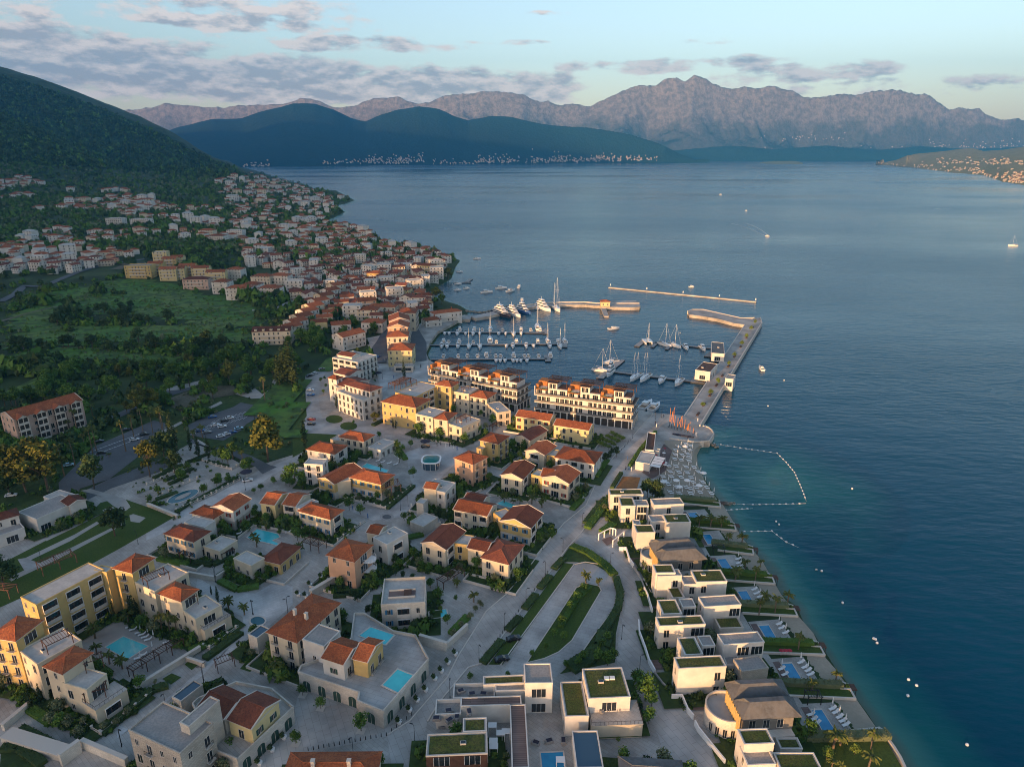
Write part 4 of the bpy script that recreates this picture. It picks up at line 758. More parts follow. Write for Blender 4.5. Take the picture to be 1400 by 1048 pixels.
arches(pt, pbs, PQ, PH)
pt2, pbs2, PQ2 = podium('stone podium with green arched doors under the yellow gabled house by the plaza', 'c3', [(730, 905), (890, 968), (1300, 585), (1140, 450), (880, 400), (600, 520), (560, 560)], 3.8, 'paving')
arches(pt2, pbs2, PQ2, 3.8)
H('yellow gabled house with a reddish brown roof beside a beige gabled wing over the plaza', wg('c3', (820, 652), (990, 722), (1202, 530), 4.2, 'gx', 'pale_yellow', ['d', 'g', 'w', 'w'], base=Z0+3.8, tile='tiles_dark'), wg('c3', (600, 560), (790, 650), (935, 485), 4.2, 'gx', 'stone_pale', ['-', 'w', 'w', 'w'], base=Z0+3.8, tile='tiles_dark'))
H('old stone town house with a flat grey roof, iron balconies and a tall chimney block', wg('c3', (88, 750), (465, 925), (718, 702), 11.0, 'f', 'stone_wall', ['wnw', 'wn', 'w', 'w'], top='roof_grey', st=3, par=.5, clean=1), wg('c3', (462, 690), (530, 722), (745, 522), 13.0, 'f', 'stone_pale', '-', clean=1, top='roof_grey'))
H('narrow stone stair pavilion with a glass roof between the plaza and the terraces', wg('c3', (405, 500), (470, 535), (610, 400), 5.0, 'f', 'stone_pale', '-', clean=1, top='glass_blue'), name='pavilion', cat='pavilion')
H('narrow stone stair pavilion with a pale roof by the large cream house', wg('c3', (965, 40), (1030, 70), (1125, 0), 5.0, 'f', 'stone_pale', '-', clean=1, top='glass_blue'), name='pavilion', cat='pavilion')
H('hip-roofed building with white chimneys at the bottom edge of the picture', wg('d3', (215, 780), (800, 775), (762, 600), 7.2, 'h', 'cream', 'w', chim=2, pitch=.32))
# white apartments, yellow waterfront building
H('white apartment block with a dark red roof strip beside the sloping street', wg('b1', (200, 402), (400, 440), (495, 372), 11.8, 'f', 'white', ['l', 'n', 'w', 'w'], st=4), wg('b1', (240, 375), (355, 395), 7, 13.2, 'gx', 'white', '-', tile='tiles_dark', pitch=.25), name='apartment_block', cat='apartment block')
H('white stepped apartments with a small pointed clock tower at the curve of the lane', wg('b1', (215, 520), (340, 545), (410, 495), 10.5, 'gx', 'white', ['w', 'w', 'w', 'w'], st=3, tile='tiles_dark', pitch=.2), wg('b1', (168, 560), (232, 574), 4, 12.2, 'h', 'white', ['w', 'w', 'w', 'w'], st=4, pitch=.6), wg('b1', (215, 610), (330, 640), (410, 560), 9.4, 'gx', 'white', ['w', 'w', 'w', 'w'], st=3, tile='tiles_dark', pitch=.2), name='apartment_block', cat='apartment block')
H('white corner apartment building with a dark red penthouse roof nearest the hotel', wg('b1', (240, 668), (440, 742), (572, 692), 10.0, 'f', 'white', ['d', 'n', 'w', 'w'], st=3), wg('b1', (300, 612), (500, 668), (560, 625), 13.2, 'h', 'white', ['d', 'd', 'w', 'w'], st=4, tile='tiles_dark', pitch=.25), wg('b1', (185, 600), (240, 640), 6, 9.0, 'f', 'white', ['w', '-', 'w', 'w'], st=3), name='apartment_block', cat='apartment block')
H('yellow waterfront building with rows of dark shutters and an arcade at the quay corner', wg('b1', (640, 342), (832, 342), 14, 10.0, 'h', 'pale_yellow', ['w', 'w', 'w', 'w'], st=3), wg('b1', (632, 236), (800, 232), 12, 11.0, 'h', 'cream', ['w', 'w', 'w', 'w'], st=3), wg('b1', (690, 470), (840, 470), 6, 3.5, 't', 'stone_pale', 'l'), name='building', cat='building', far=True)
H('peach row of gabled houses with white balconied fronts behind the yellow waterfront building', wg('b1', (640, 162), (800, 160), 13, 12, 'gy', 'peach', ['w', 'l', 'w', 'w'], st=4), wg('b1', (652, 112), (815, 105), 16, 13, 'gy', 'pink', ['w', 'l', 'w', 'w'], st=4), wg('b1', (725, 45), (860, 45), 14, 13, 'h', 'cream', ['w', 'l', 'w', 'w'], st=4), name='building', cat='building', far=True)
# old pink apartment building and white community buildings at the left edge
H('pink four-storey apartment building with stacked balconies and a red gabled roof among trees', wg('e5', (0, 150), (108, 192), (600, 20), 12.0, 'gy', 'pink', ['w', 'w', 'w', 'w'], st=4, base=ZL), name='apartment_block', cat='apartment block')
H('white flat-roofed community building with tall dark window strips beside the sports lawns', wg('e7', (215, 527), (435, 614), (945, 397), 5.2, 'f', 'white', ['-', 'v', '-', '-'], top='roof_grey', clean=1), wg('e7', (518, 345), (700, 400), (882, 310), 4.6, 'f', 'white', '-', clean=1), wg('e7', (735, 385), (830, 445), 5, 5.6, 'gx', 'white', '-', tile='tiles_dark'), name='building', cat='building')
H('white house with a dark red roof cut by the left edge beside the community building', wg('e7', (-120, 560), (-90, 640), (207, 528), 7.0, 'h', 'white', ['w', 'w', 'w', 'w'], tile='tiles_dark'), wg('e7', (-80, 760), (-30, 820), (283, 704), 3.8, 'f', 'white', ['-', 'v', '-', '-'], top='roof_grey'))
pk = [w for w in ALLW if w.wall == 'pink'][-1]; pt_ = [o for o in S.objects if o.get('label', '').startswith('pink four-storey')][0]
for f in (.1, .36, .62, .87):
    L = lambda p: tuple(Vector(((pk.a+pk.ex*p[0]+pk.ey*p[1]).x, (pk.a+pk.ex*p[0]+pk.ey*p[1]).y, ZL+p[2]))-pt_.location); y = pk.d*f; W_ = pk.w; b = MB(); h = 1.9
    b.box(W_, y-h, -.3, W_+.9, y+h, 11.9, 1, L)  # solid core painted dark as the shade between the balcony slabs
    for s in range(5): b.box(W_, y-h-.1, s*3-.1, W_+1.7, y+h+.1, s*3+.12, 0, L)
    for s in range(4): b.box(W_+1.6, y-h, s*3+.1, W_+1.7, y+h, s*3+.95, 0, L)
    for q in (-h, 0, h): b.box(W_+1.45, y+q-.12, 0, W_+1.68, y+q+.12, 12, 0, L)
    b.add([L(p) for p in ((W_-2.5, y-h-.5, 11.9), (W_+2.1, y-h-.5, 11.9), (W_+2.1, y, 13.3), (W_-3, y, 13.3), (W_+2.1, y+h+.5, 11.9), (W_-2.5, y+h+.5, 11.9))], [(0, 1, 2, 3), (3, 2, 4, 5)], 2); b.add([L(p) for p in ((W_+1.8, y-h, 11.9), (W_+1.8, y+h, 11.9), (W_+1.8, y, 13.2))], [(0, 1, 2)], 0)
    link('balcony_bay', b.mesh('balcony_bay', [M['trim'], M['recess_shade'], M['tiles']]), pt_)
# ------------------------------------------------------------ marina blocks with stepped penthouses
def marina(label, k, A, B, C, units):
    w = wing(k, A, B, C, 10.8, 't', 'villa_white', '-'); ALLW.pop(); a, ex, ey = w.a, w.ex, w.ey; Wd, D = w.w, max(w.d, 13)
    w.d = D; ALLW.append(w); base = a.copy(); base.z = Z0; t = thing('apartment_block', label, 'apartment block', base)
    L = lambda p: tuple((a+ex*p[0]+ey*p[1]-Vector((base.x, base.y, 0)))[:2])+(p[2],)
    b = MB()
    b.box(.5, .5, -.2, Wd-.5, D-.5, 3.6, 1, L); b.box(0, 0, 3.6, Wd, D, 3.95, 0, L)  # ground floor coloured dark as the shade behind the arcade columns
    b.box(1.0, 1.0, 3.95, Wd-1, D-1, 7.1, 0, L); b.box(0, 0, 7.1, Wd, D, 7.4, 0, L); b.box(1, 1, 7.4, Wd-1, D-1, 10.5, 0, L); b.box(0, 0, 10.5, Wd, D, 10.85, 0, L)
    for i in range(int(Wd/3.2)+1):      # street arcade columns
        x = min(Wd-.35, max(.35, i*3.2)); 
        for y in (.35, D-.35): b.box(x-.25, y-.25, -.2, x+.25, y+.25, 3.6, 0, L)
    for i in range(int(D/3.2)+1):
        y = min(D-.35, max(.35, i*3.2)); b.box(Wd-.6, y-.25, -.2, Wd-.1, y+.25, 3.6, 0, L)
    link('wall', b.mesh('wall', [M['villa_white'], M['recess_shade']]), t)
    r = MB(); r.box(.05, .05, 10.85, Wd-.05, D-.05, 10.95, 0, L); link('terrace', r.mesh('terrace', M['brown_wood']), t)
    q = MB()
    for z in (3.95, 7.4, 10.95):
        for p1, p2 in (((0.05, .05), (Wd-.05, .05)), ((Wd-.05, .05), (Wd-.05, D-.05))):
            q.box(min(p1[0], p2[0])-.03, min(p1[1], p2[1])-.03, z, max(p1[0], p2[0])+.03, max(p1[1], p2[1])+.03, z+(.85), 0, L)
    link('railing', q.mesh('railing', M['dark_rail_shaded_wall']), t)
    for z in (3.95, 7.4):
        n = int((Wd-2)/2.15)
        for i in range(n):
            x = 1+(Wd-2)*(i+.5)/n
            if (i % 7) == 3: continue
            kd = 'v' if i % 5 in (0, 1) else 'd'; put_window(t, base, Vector((*(Vector(L((x, 1, 0)))+base)[:2], Z0+z+.1)), w.ang+math.pi, kd, 1.9 if kd == 'v' else 1.4, 2.4, True)
        for i in range(3): put_window(t, base, Vector((*(Vector(L((Wd-1, 2.6+i*(D-5)/2, 0)))+base)[:2], Z0+z+.1)), w.ang-math.pi/2, 'v', 2.4, 2.2, True)
    uw = Wd/units
    for u in range(units):
        x0 = u*uw+.3; m = MB(); xe = x0+uw-.6-(1.5 if u == units-1 else 0)
        m.box(x0+uw*.02, 1.2, 10.95, x0+uw*.30, D-3, 13.6, 0, L); m.box(x0+uw*.36, 2.2, 10.95, xe, D-2.5, 13.9, 0, L); m.box(x0+uw*.36, 2.6, 13.9, x0+uw*.64, D-4, 16.6, 0, L); m.box(x0+uw*.34, 2.1, 16.6, x0+uw*.66, D-3.5, 16.85, 2, L)
        m.box(x0+uw*.64, 3.2, 13.9, xe, D-3, 14.1, 2, L)
        m.box(x0-.25, 1.9, 10.95, x0+uw*.07, D-1, 15.4, 1, L); m.box(x0-.25, 6.0, 13.6, x0+uw*.34, D-2, 15.9, 1, L); m.box(x0-.2, .6, 13.3, x0+uw*.36, 1.9, 13.6, 1, L)
        if u == 0: m.box(-.0, .0, 10.95, .3, D-1, 14.5, 0, L); m.box(0, 0, 14.5, .3, .4, 15.2, 0, L)
        o = link('penthouse', m.mesh('penthouse', [M['villa_white'], M['corten'], M['brown_wood']]), t)
        for (x, y, z, kd, ww) in ((.12, 1.2, 11.1, 'v', 2.4), (.48, 2.2, 11.1, 'd', 1.3), (.60, 2.2, 11.1, 'd', 1.3), (.82, 2.2, 11.1, 'v', 2.6), (.44, 2.6, 14.0, 'd', 1.3), (.55, 2.6, 14.0, 'd', 1.3)):
            put_window(o, base, Vector((*(Vector(L((x0+uw*x, y, 0)))+base)[:2], Z0+z)), w.ang+math.pi, kd, ww, 2.1, True)
        g = MB()      # dark slatted roof canopy
        for i in range(16): xx = x0+uw*(.30+.026*i*2); 
        for i in range(14):
            xx = x0+uw*.30+i*(uw*.60/13); g.box(xx-.22, 4.2, 17.4, xx+.22, D-1.2, 17.52, 0, L)
        for y in (4.4, D-1.4): g.box(x0+uw*.29, y-.12, 17.2, x0+uw*.92, y+.12, 17.4, 0, L)
        for x in (.30, .6, .9):
            for y in (4.4, D-1.4): g.box(x0+uw*x-.1, y-.1, 13.9, x0+uw*x+.1, y+.1, 17.25, 0, L)
        link('canopy', g.mesh('canopy', M['brown_wood']), o)
        pl = MB(); rr = random.Random(u)
        for i in range(60): c = Vector(L((x0+uw*rr.uniform(.02, .32), rr.uniform(.5, 1.1), 13.7+rr.uniform(0, .9)))); e = rr.uniform(.15, .4); pl.add([c+Vector((rr.uniform(-e, e), rr.uniform(-e, e), rr.uniform(-e, e))) for _ in range(3)], [(0, 1, 2)])
        link('planting', pl.mesh('planting', M['leaf_lime']), o)
    return t
marina('right waterfront apartment block, sunlit, with orange-brown penthouses and slatted canopies', 'b3', (178, 402), (968, 503), (1050, 445), 3)
marina('left waterfront apartment block, half in shade, with stepped penthouses behind the yellow hotel', 'b2', (88, 240), (800, 378), (880, 312), 3)
# ------------------------------------------------------------ white flat-roofed villas by the sea
VW = ['d', 'd', 'w', 'w']
def V_(label, *w, **k): return H(label, *w, name='villa', cat='villa', **k)
vw = 'villa_white'
V_('white villa with a grass roof and boxy balcony nearest the beach garden', wg('b6', (150, 466), (347, 464), (330, 432), 6.4, 'g', vw, ['v', 'w', 'w', 'w']), wg('b6', (215, 532), (300, 532), (285, 482), 6.4, 'g', vw, VW), wg('b6', (302, 530), (380, 530), (362, 497), 5.8, 'm', vw, ['v', 'w', 'w', 'w']), wg('b6', (412, 528), (590, 521), (573, 483), 6.8, 'm', vw, ['.d', 'w', 'w', 'w'], clean=1))
V_('white villa with two grass roofs just north of the faceted stone villa', wg('b6', (308, 692), (418, 690), (396, 645), 6.6, 'g', vw, ['.', 'w', 'w', 'w']), wg('b6', (395, 627), (478, 624), (462, 586), 6.2, 'm', vw, ['d', 'w', 'w', 'w']), wg('b6', (487, 633), (632, 630), (607, 580), 6.9, 'g', vw, ['.', 'v', 'w', 'w']), wg('b6', (290, 640), (330, 640), (420, 626), 6.2, 'm', vw, '-'))
V_('white villa with two grass roofs just in front of the smaller faceted stone villa', wg('c7', (258, 290), (380, 288), (356, 237), 8.0, 'g', vw, ['-', 'w', 'w', 'w']), wg('c7', (270, 312), (420, 306), 3.0, 7.4, 'm', vw, ['.d', 'w', 'w', 'w']), wg('c7', (434, 362), (537, 359), (490, 307), 6.2, 'm', vw, ['w', 'w', 'w', 'w']), wg('c7', (512, 347), (702, 342), (658, 270), 7.0, 'g', vw, ['w', 'v', 'w', 'w']), wg('c7', (362, 447), (438, 442), (417, 374), 3.4, 'g', vw, '-', clean=1))
V_('white villa with one grass roof and a wide grey roof facing the fourth pool', wg('c7', (302, 547), (420, 543), (385, 455), 6.6, 'g', vw, ['v', 'w', 'w', 'w']), wg('c7', (425, 503), (508, 500), (466, 449), 6.0, 'm', vw, ['v', 'w', 'w', 'w']), wg('c7', (560, 502), (790, 487), (756, 424), 6.9, 'm', vw, ['..v', 'v', 'w', 'w'], clean=1))
V_('white villa with a long grass roof and a low planted stone wing', wg('c7', (280, 622), (567, 609), (540, 553), 6.9, 'g', vw, ['d.v', 'w', 'w', 'w']), wg('c7', (655, 635), (805, 630), (765, 562), 3.4, 'g', 'stone_pale', ['-', 'v', 'w', 'w'], clean=1))
V_('white villa with an L of grass and grey roofs facing the fifth pool', wg('c7', (440, 802), (552, 796), (500, 688), 6.6, 'g', vw, ['v', 'w', 'w', 'w']), wg('c7', (548, 746), (628, 741), (590, 680), 6.0, 'm', vw, ['v', 'w', 'w', 'w']), wg('c7', (680, 738), (934, 720), (896, 654), 7.0, 'm', vw, ['.vv', 'v', 'w', 'w'], clean=1))
V_('white villa with a long grass roof and slim cypresses before its blank front wall', wg('c7', (400, 887), (697, 872), (660, 803), 7.6, 'g', vw, ['..d', 'w', 'w', 'w']), wg('c7', (795, 905), (960, 882), (905, 803), 4.6, 'm', 'stone_wall', ['.', 'v', 'w', 'w']), wg('c7', (700, 865), (790, 865), 5, 3.4, 'm', vw, ['v', '-', '-', '-'], clean=1))
V_('white villa at the bottom edge below the larger faceted stone villa', wg('e6', (268, 738), (460, 730), (405, 635), 7.6, 'g', vw, ['d', 'w', 'w', 'w']), wg('e6', (290, 870), (470, 862), (462, 745), 5.6, 'm', vw, ['w', 'w', 'w', 'w']), wg('e6', (500, 900), (765, 900), (765, 790), 4.6, 'g', vw, '-', clean=1), wg('e6', (500, 765), (640, 765), (610, 695), 3.2, 'g', vw, '-', clean=1))
def stone_villa(label, k, A, B, C, rc, rr, base_h=7.6):
    w = wing(k, A, B, C, base_h, 'h', 'stone_pale', '-', pitch=.34); c0 = w.a; base = Vector((c0.x, c0.y, Z0)); t = thing('villa', label, 'villa', base)
    L = lambda p: tuple(Vector(((w.a+w.ex*p[0]+w.ey*p[1]).x, (w.a+w.ex*p[0]+w.ey*p[1]).y, Z0+p[2]))-base); Wd, D, h = w.w, w.d, base_h
    b = MB(); b.box(-.3, -1.4, -.3, Wd-.6, D+.5, 3.4, 0, L); b.box(.4, .5, 3.4, Wd-.4, D-.5, h, 1, L); link('wall', b.mesh('wall', [M['stone_pale'], M['dark_rail_shaded_wall']]), t)  # upper walls carry their shade in the colour
    r = MB()
    for j in (0, 1):      # two shallow hips side by side, with cut corners
        y0, y1 = (D*.0-.6, D*.5) if j == 0 else (D*.5, D+.6); x0, x1 = -.5, Wd+.6; mx = 2.2; ym = (y0+y1)/2; H2 = h+2.4
        vs = [(x0, y0, h), (x1, y0, h), (x1+.4, y1, h+.3), (x0, y1, h+.3), (x0+mx, ym-.5, H2), (x1-mx*1.3, ym-.5, H2), (x1-mx*1.3, ym+.7, H2), (x0+mx*.6, ym+.7, H2)]
        r.add([L(v) for v in vs], [(0, 1, 5, 4), (1, 2, 6, 5), (2, 3, 7, 6), (3, 0, 4, 7), (4, 5, 6, 7)], 0)
        r.add([L(v[:2]+(h-.25,)) for v in vs[:4]]+[L(v) for v in vs[:4]], [(3, 2, 1, 0), (0, 1, 5, 4), (1, 2, 6, 5), (2, 3, 7, 6), (3, 0, 4, 7)], 0)
    link('roof', r.mesh('roof', M['slate']), t)
    for i in range(3): put_window(t, base, Vector((*(Vector(L((Wd*(.2+.26*i), .48, 0)))+base)[:2], Z0+4.0)), w.ang+math.pi, 'd', 1.3, 2.1)
    c = Gk(k, rc, Z0+4.2); q = MB(); cx, cy = c.x-base.x, c.y-base.y; n = 30
    ring = lambda r_, z: [(cx+r_*math.cos(2*math.pi*i/n), cy+r_*math.sin(2*math.pi*i/n), z) for i in range(n)]
    q.loft([ring(rr, -.3), ring(rr, 4.9), ring(rr-.35, 4.9), ring(rr-.35, 4.2), ring(.05, 4.2)], 0, True, False)
    q.loft([ring(rr-.36, 4.22), ring(.05, 4.23)], 1, True, False)
    for i in range(6):
        a_ = -2.6+i*.35; x, y = cx+rr*math.cos(a_), cy+rr*math.sin(a_); put_window(t, base, Vector((x+base.x, y+base.y, Z0+.5)), a_-math.pi/2, 'd', .8, 2.1)
    link('round_terrace', q.mesh('round_terrace', [M['stone_pale'], M['gravel']]), t)
    for s in range(9):
        y = D*(.05+.1*s); o_ = MB(); o_.box(-.75, y-.25, 3.4, -.55, y+.25, h-.2, 0, L); 
        if s == 0: sc_ = MB()
        sc_.v += [tuple(p) for p in []]; sc_.box(-.75, y-.22, 3.4, -.5, y+.22, h-.2, 0, L)
    link('screen', sc_.mesh('screen', M['ochre']), t)
stone_villa('stone villa with a faceted grey roof and a round walled terrace beside the second pool', 'c7', (295, 215), (562, 192), (545, 82), (238, 172), 3.6)
stone_villa('larger stone villa with a double faceted grey roof beside the last pool', 'e6', (265, 560), (610, 540), (540, 335), (158, 500), 4.6)
H('villa with a curved stone wall and slate roof cut by the bottom edge', wg('c8', (35, 700), (330, 720), (290, 630), 4.6, 'h', 'stone_pale', '-', tile='slate', pitch=.25), name='villa', cat='villa')
# clubhouse with grass roofs at the bottom
H('clubhouse with grass roofs, grey-topped entrance tower, timber deck roof and blue skylight hall', 
  wg('c6', (692, 290), (838, 287), (830, 184), 8.0, 'm', vw, ['v', 'w', 'w', 'w'], clean=1), wg('c6', (1030, 372), (1252, 362), (1207, 205), 7.2, 'g', vw, ['v', 'w', 'w', 'w']), wg('c6', (905, 467), (1030, 463), (985, 280), 5.0, 'g', vw, ['-', '-', 'w', 'w'], clean=1),
  wg('c6', (1045, 512), (1318, 502), (1295, 375), 3.6, 't', 'cream', ['-', '-', '-', '-']), wg('c6', (470, 297), (690, 287), (686, 266), 5.0, 'g', vw, '-', clean=1), wg('c6', (535, 330), (690, 326), 3.0, 4.6, 'm', vw, ['v', '-', '-', '-'], clean=1),
  wg('c6', (165, 677), (492, 662), (489, 548), 5.6, 'g', 'brown_wood', ['v', 'w', 'w', 'w'], parm=1), wg('c6', (362, 548), (487, 543), (482, 472), 5.62, 'g', vw, '-', clean=1), wg('c6', (350, 412), (672, 402), (668, 372), 4.6, 'f', vw, '-', top='deck', clean=1), wg('c6', (622, 740), (712, 738), (672, 402), 4.6, 'f', vw, '-', top='deck', clean=1),
  wg('c6', (965, 740), (1108, 738), (1072, 542), 3.8, 'f', vw, '-', top='glass_blue', clean=1), wg('c6', (310, 382), (530, 376), (525, 300), 3.0, 'm', vw, '-', par=1.0), wg('c6', (215, 470), (350, 464), (350, 385), 3.0, 'm', vw, '-', par=1.0), name='clubhouse', cat='clubhouse')
# ------------------------------------------------------------ plants
def leaves(rs, n, blobs, size, flat=.0):
    """n leaf clumps (bent quads) in and on the given blobs (cx, cy, cz, rx, ry, rz)"""
    V = []; F = []
    vol = np.array([b[3]*b[4]*b[5] for b in blobs])**.75; vol /= vol.sum(); pick = rs.choice(len(blobs), n, p=vol)
    for i in range(n):
        b = blobs[pick[i]]; d = rs.normal(size=3); d /= np.linalg.norm(d)+1e-9; rr = rs.uniform(.6, 1.22) if rs.rand() < .8 else rs.uniform(.2, .7)
        c = np.array(b[:3])+d*rr*np.array(b[3:]); s = size*rs.uniform(.55, 1.25)
        nrm = d*.9+rs.normal(size=3)*.55+np.array((0, 0, .35)); nrm /= np.linalg.norm(nrm); u = np.cross(nrm, rs.normal(size=3)); u /= np.linalg.norm(u)+1e-9; w = np.cross(nrm, u)
        k = len(V); V += [c-u*s-w*s*.3, c+u*s*.1-w*s*.8, c+u*s-w*s*.1+nrm*s*.1, c+u*s*.3+w*s*.75, c-u*s*.6+w*s*.6]; F.append((k, k+1, k+2, k+3, k+4))
    return V, F
def trunk_mesh(name, h, r, limbs, m, lean=0, rs=None):
    b = MB(); p = Vector((0, 0, -.3)); 
    for i in range(4):
        q = Vector((lean*(i+1)/4*h*.1+rs.uniform(-.02, .02)*h, rs.uniform(-.02, .02)*h, h*(i+1)/4)); b.bar(p, q, r*(1-.17*i), 0, 6, r*(1-.17*(i+1))); p = q
    for t in limbs: a = Vector((lean*h*.05, 0, t[3])); b.bar(a, (a+Vector(t[:3]))/2+Vector((0, 0, .2)), r*.5, 0, 5, r*.38); b.bar((a+Vector(t[:3]))/2+Vector((0, 0, .2)), Vector(t[:3]), r*.38, 0, 5, r*.15)
    return b.mesh(name, m)
PROT = {}
def mk_tree(kind, i):
    rs = np.random.RandomState(hash((kind, i)) % 1000 if False else (sum(map(ord, kind))*7+i*13)); bl = []; limbs = []
    if kind in ('round', 'olive', 'lime'):      # unit height 1 -> built at 6 m
        h = 6.; n = 5
        for k in range(n): a = k*2*math.pi/n+rs.rand(); rr = rs.uniform(.7, 1.2); bl.append((rr*math.cos(a), rr*math.sin(a), rs.uniform(3.0, 4.6), rs.uniform(.9, 1.35), rs.uniform(.9, 1.35), rs.uniform(.8, 1.2))); limbs.append((rr*math.cos(a), rr*math.sin(a), 3.8, 1.8))
        bl.append((0, 0, 4.9, 1.1, 1.1, 1.0)); V, F = leaves(rs, 520, bl, .27); tr = trunk_mesh('trunk', 3.4, .13, limbs[:3], M['bark'], rs.uniform(-1, 1), rs); lm = {'round': 'leaf', 'olive': 'leaf_olive', 'lime': 'leaf_lime'}[kind]
    elif kind in ('wood', 'big', 'dark'):        # built at 12 m
        h = 12.; n = 9
        for k in range(n): a = k*2.4+rs.rand(); rr = rs.uniform(1.2, 3.0); z = rs.uniform(5, 9.5); bl.append((rr*math.cos(a), rr*math.sin(a), z, rs.uniform(1.3, 2.3), rs.uniform(1.3, 2.3), rs.uniform(1.0, 1.7))); limbs.append((rr*math.cos(a)*.9, rr*math.sin(a)*.9, z-.5, rs.uniform(2.5, 4.5)))
        bl.append((0, 0, 10.2, 1.7, 1.7, 1.5)); V, F = leaves(rs, 1100, bl, .42); tr = trunk_mesh('trunk', 7.5, .28, limbs[:6], M['bark'], rs.uniform(-1, 1), rs); lm = {'wood': 'leaf', 'big': 'leaf_pine', 'dark': 'leaf_dark'}[kind]
    elif kind == 'cypress':
        h = 10.
        for k in range(12): z = .8+k*.78; r = .95*math.sin(min(1, (z+.6)/4.5)*math.pi/2)*(1-(z/10.4)**2.2)+.12; bl.append((rs.uniform(-.1, .1), rs.uniform(-.1, .1), z, r, r, .65))
        V, F = leaves(rs, 650, bl, .2); tr = trunk_mesh('trunk', 4, .12, [], M['bark'], 0, rs); lm = 'leaf_cyp'
    elif kind == 'pine':        # stone pine / tall Aleppo: layered
        h = 16.
        for k in range(10): a = k*2.4+rs.rand(); rr = rs.uniform(1, 4.4); z = rs.uniform(7, 14)-rr*.4; bl.append((rr*math.cos(a), rr*math.sin(a), z, rs.uniform(1.5, 2.5), rs.uniform(1.5, 2.5), rs.uniform(.8, 1.4))); limbs.append((rr*math.cos(a)*.9, rr*math.sin(a)*.9, z-.4, rs.uniform(5, 8)))
        bl.append((0, 0, 14.3, 2.2, 2.2, 1.4)); V, F = leaves(rs, 1500, bl, .42); tr = trunk_mesh('trunk', 12, .34, limbs, M['bark'], rs.uniform(-1, 1), rs); lm = 'leaf_pine'
    elif kind == 'shrub':
        h = 1.5
        for k in range(4): bl.append((rs.uniform(-.5, .5), rs.uniform(-.5, .5), rs.uniform(.4, .8), rs.uniform(.45, .7), rs.uniform(.45, .7), rs.uniform(.4, .6)))
        V, F = leaves(rs, 150, bl, .2); tr = None; lm = ['leaf', 'leaf_dark', 'leaf_olive', 'leaf_lime'][i % 4]
    b = MB(); b.v = [tuple(v) for v in V]; b.f = F; b.m = [0]*len(F); return h, tr, b.mesh('crown', M[lm])
def mk_palm(i, hp):     # palm with a trunk of hp metres
    rs = np.random.RandomState(50+i); b = MB(); nf = 20
    for k in range(nf):
        a = k*2.399+rs.uniform(-.2, .2); el = rs.uniform(-.35, 1.15); ln = rs.uniform(1.35, 1.85); pts = []; p = Vector((0, 0, hp)); d = Vector((math.cos(a)*math.cos(el), math.sin(a)*math.cos(el), math.sin(el))); 
        sd = Vector((-math.sin(a), math.cos(a), 0))
        for s in range(6): pts.append(p.copy()); p = p+d*ln/5; d = (d+Vector((0, 0, -.30))).normalized()
        for s in range(5):
            w0 = .26*(1-abs(s-2)/4.2); w1 = .26*(1-abs(s-1)/4.2)
            for sg in (-1, 1):
                b.add([pts[s], pts[s]+sd*sg*w0*1.2+Vector((0, 0, -.22)), pts[s+1]+sd*sg*w1*1.2+Vector((0, 0, -.24)), pts[s+1]], [(0, 1, 2, 3)])
    cr = b.mesh('crown', M['leaf_palm']); t = MB(); p = Vector((0, 0, -.3))
    for s in range(5): q = Vector((.05*s*rs.uniform(-1, 1), .05*s*rs.uniform(-1, 1), hp*(s+1)/5)); t.bar(p, q, .2-.015*s, 0, 7, .185-.015*s); p = q
    t.bar(p+Vector((0, 0, -.6)), p+Vector((0, 0, .15)), .3, 0, 7, .2); return hp+.9, t.mesh('trunk', M['palm_bark']), cr
NAMES = dict(round='garden_tree', olive='olive_tree', lime='clipped_tree', wood='broadleaf_tree', big='plane_tree', dark='evergreen_tree', cypress='cypress_tree', pine='pine_tree', palm='palm_tree', shrub='shrub', pot='shrub')
CATS = dict(olive='olive tree', cypress='cypress', pine='pine tree', palm='palm tree', shrub='shrub')
tr_rng = random.Random(11)
def plant(kind, p, h, label, group, wide=1.0, z=None):
    if kind == 'palm': v = min(3, max(0, int((h-2.5)/2.5))); key = (kind, v)
    else: v = tr_rng.randrange(5 if kind in ('wood', 'round', 'shrub', 'dark') else 3); key = (kind, v)
    if key not in PROT: PROT[key] = mk_palm(v, 2.6+2.4*v) if kind == 'palm' else mk_tree(kind, v)
    h0, tr, cr = PROT[key]; s = h/h0; p = Vector(p)
    if tr is None:
        o = link(NAMES[kind], cr, None, p, tr_rng.uniform(0, 6.28), (s*wide, s*wide, s)); return tag(o, label, CATS.get(kind, 'tree'), group)
    t = thing(NAMES[kind], label, CATS.get(kind, 'tree'), p, tr_rng.uniform(0, 6.28), group); t.scale = (s*wide, s*wide, s)
    link('trunk', tr, t); link('crown', cr, t); return t
def hpx(k, base, topv, z=Z0, u=None):
    P = Gk(k, base, z); d = ray(*px(k, (base[0], topv))); return P, max(1.0, HC+d[2]/d[1]*P.y-z)
def P_(kind, k, items, label, group, wide=1.0, z=Z0):
    for it in items:
        x, y, tv = it[:3]; p, h = hpx(k, (x, y), tv, z); plant(kind, p, h, label, group, it[3] if len(it) > 3 else wide)
def near_w(p, mg): return any(inw(w, p, mg) for w in ALLW)
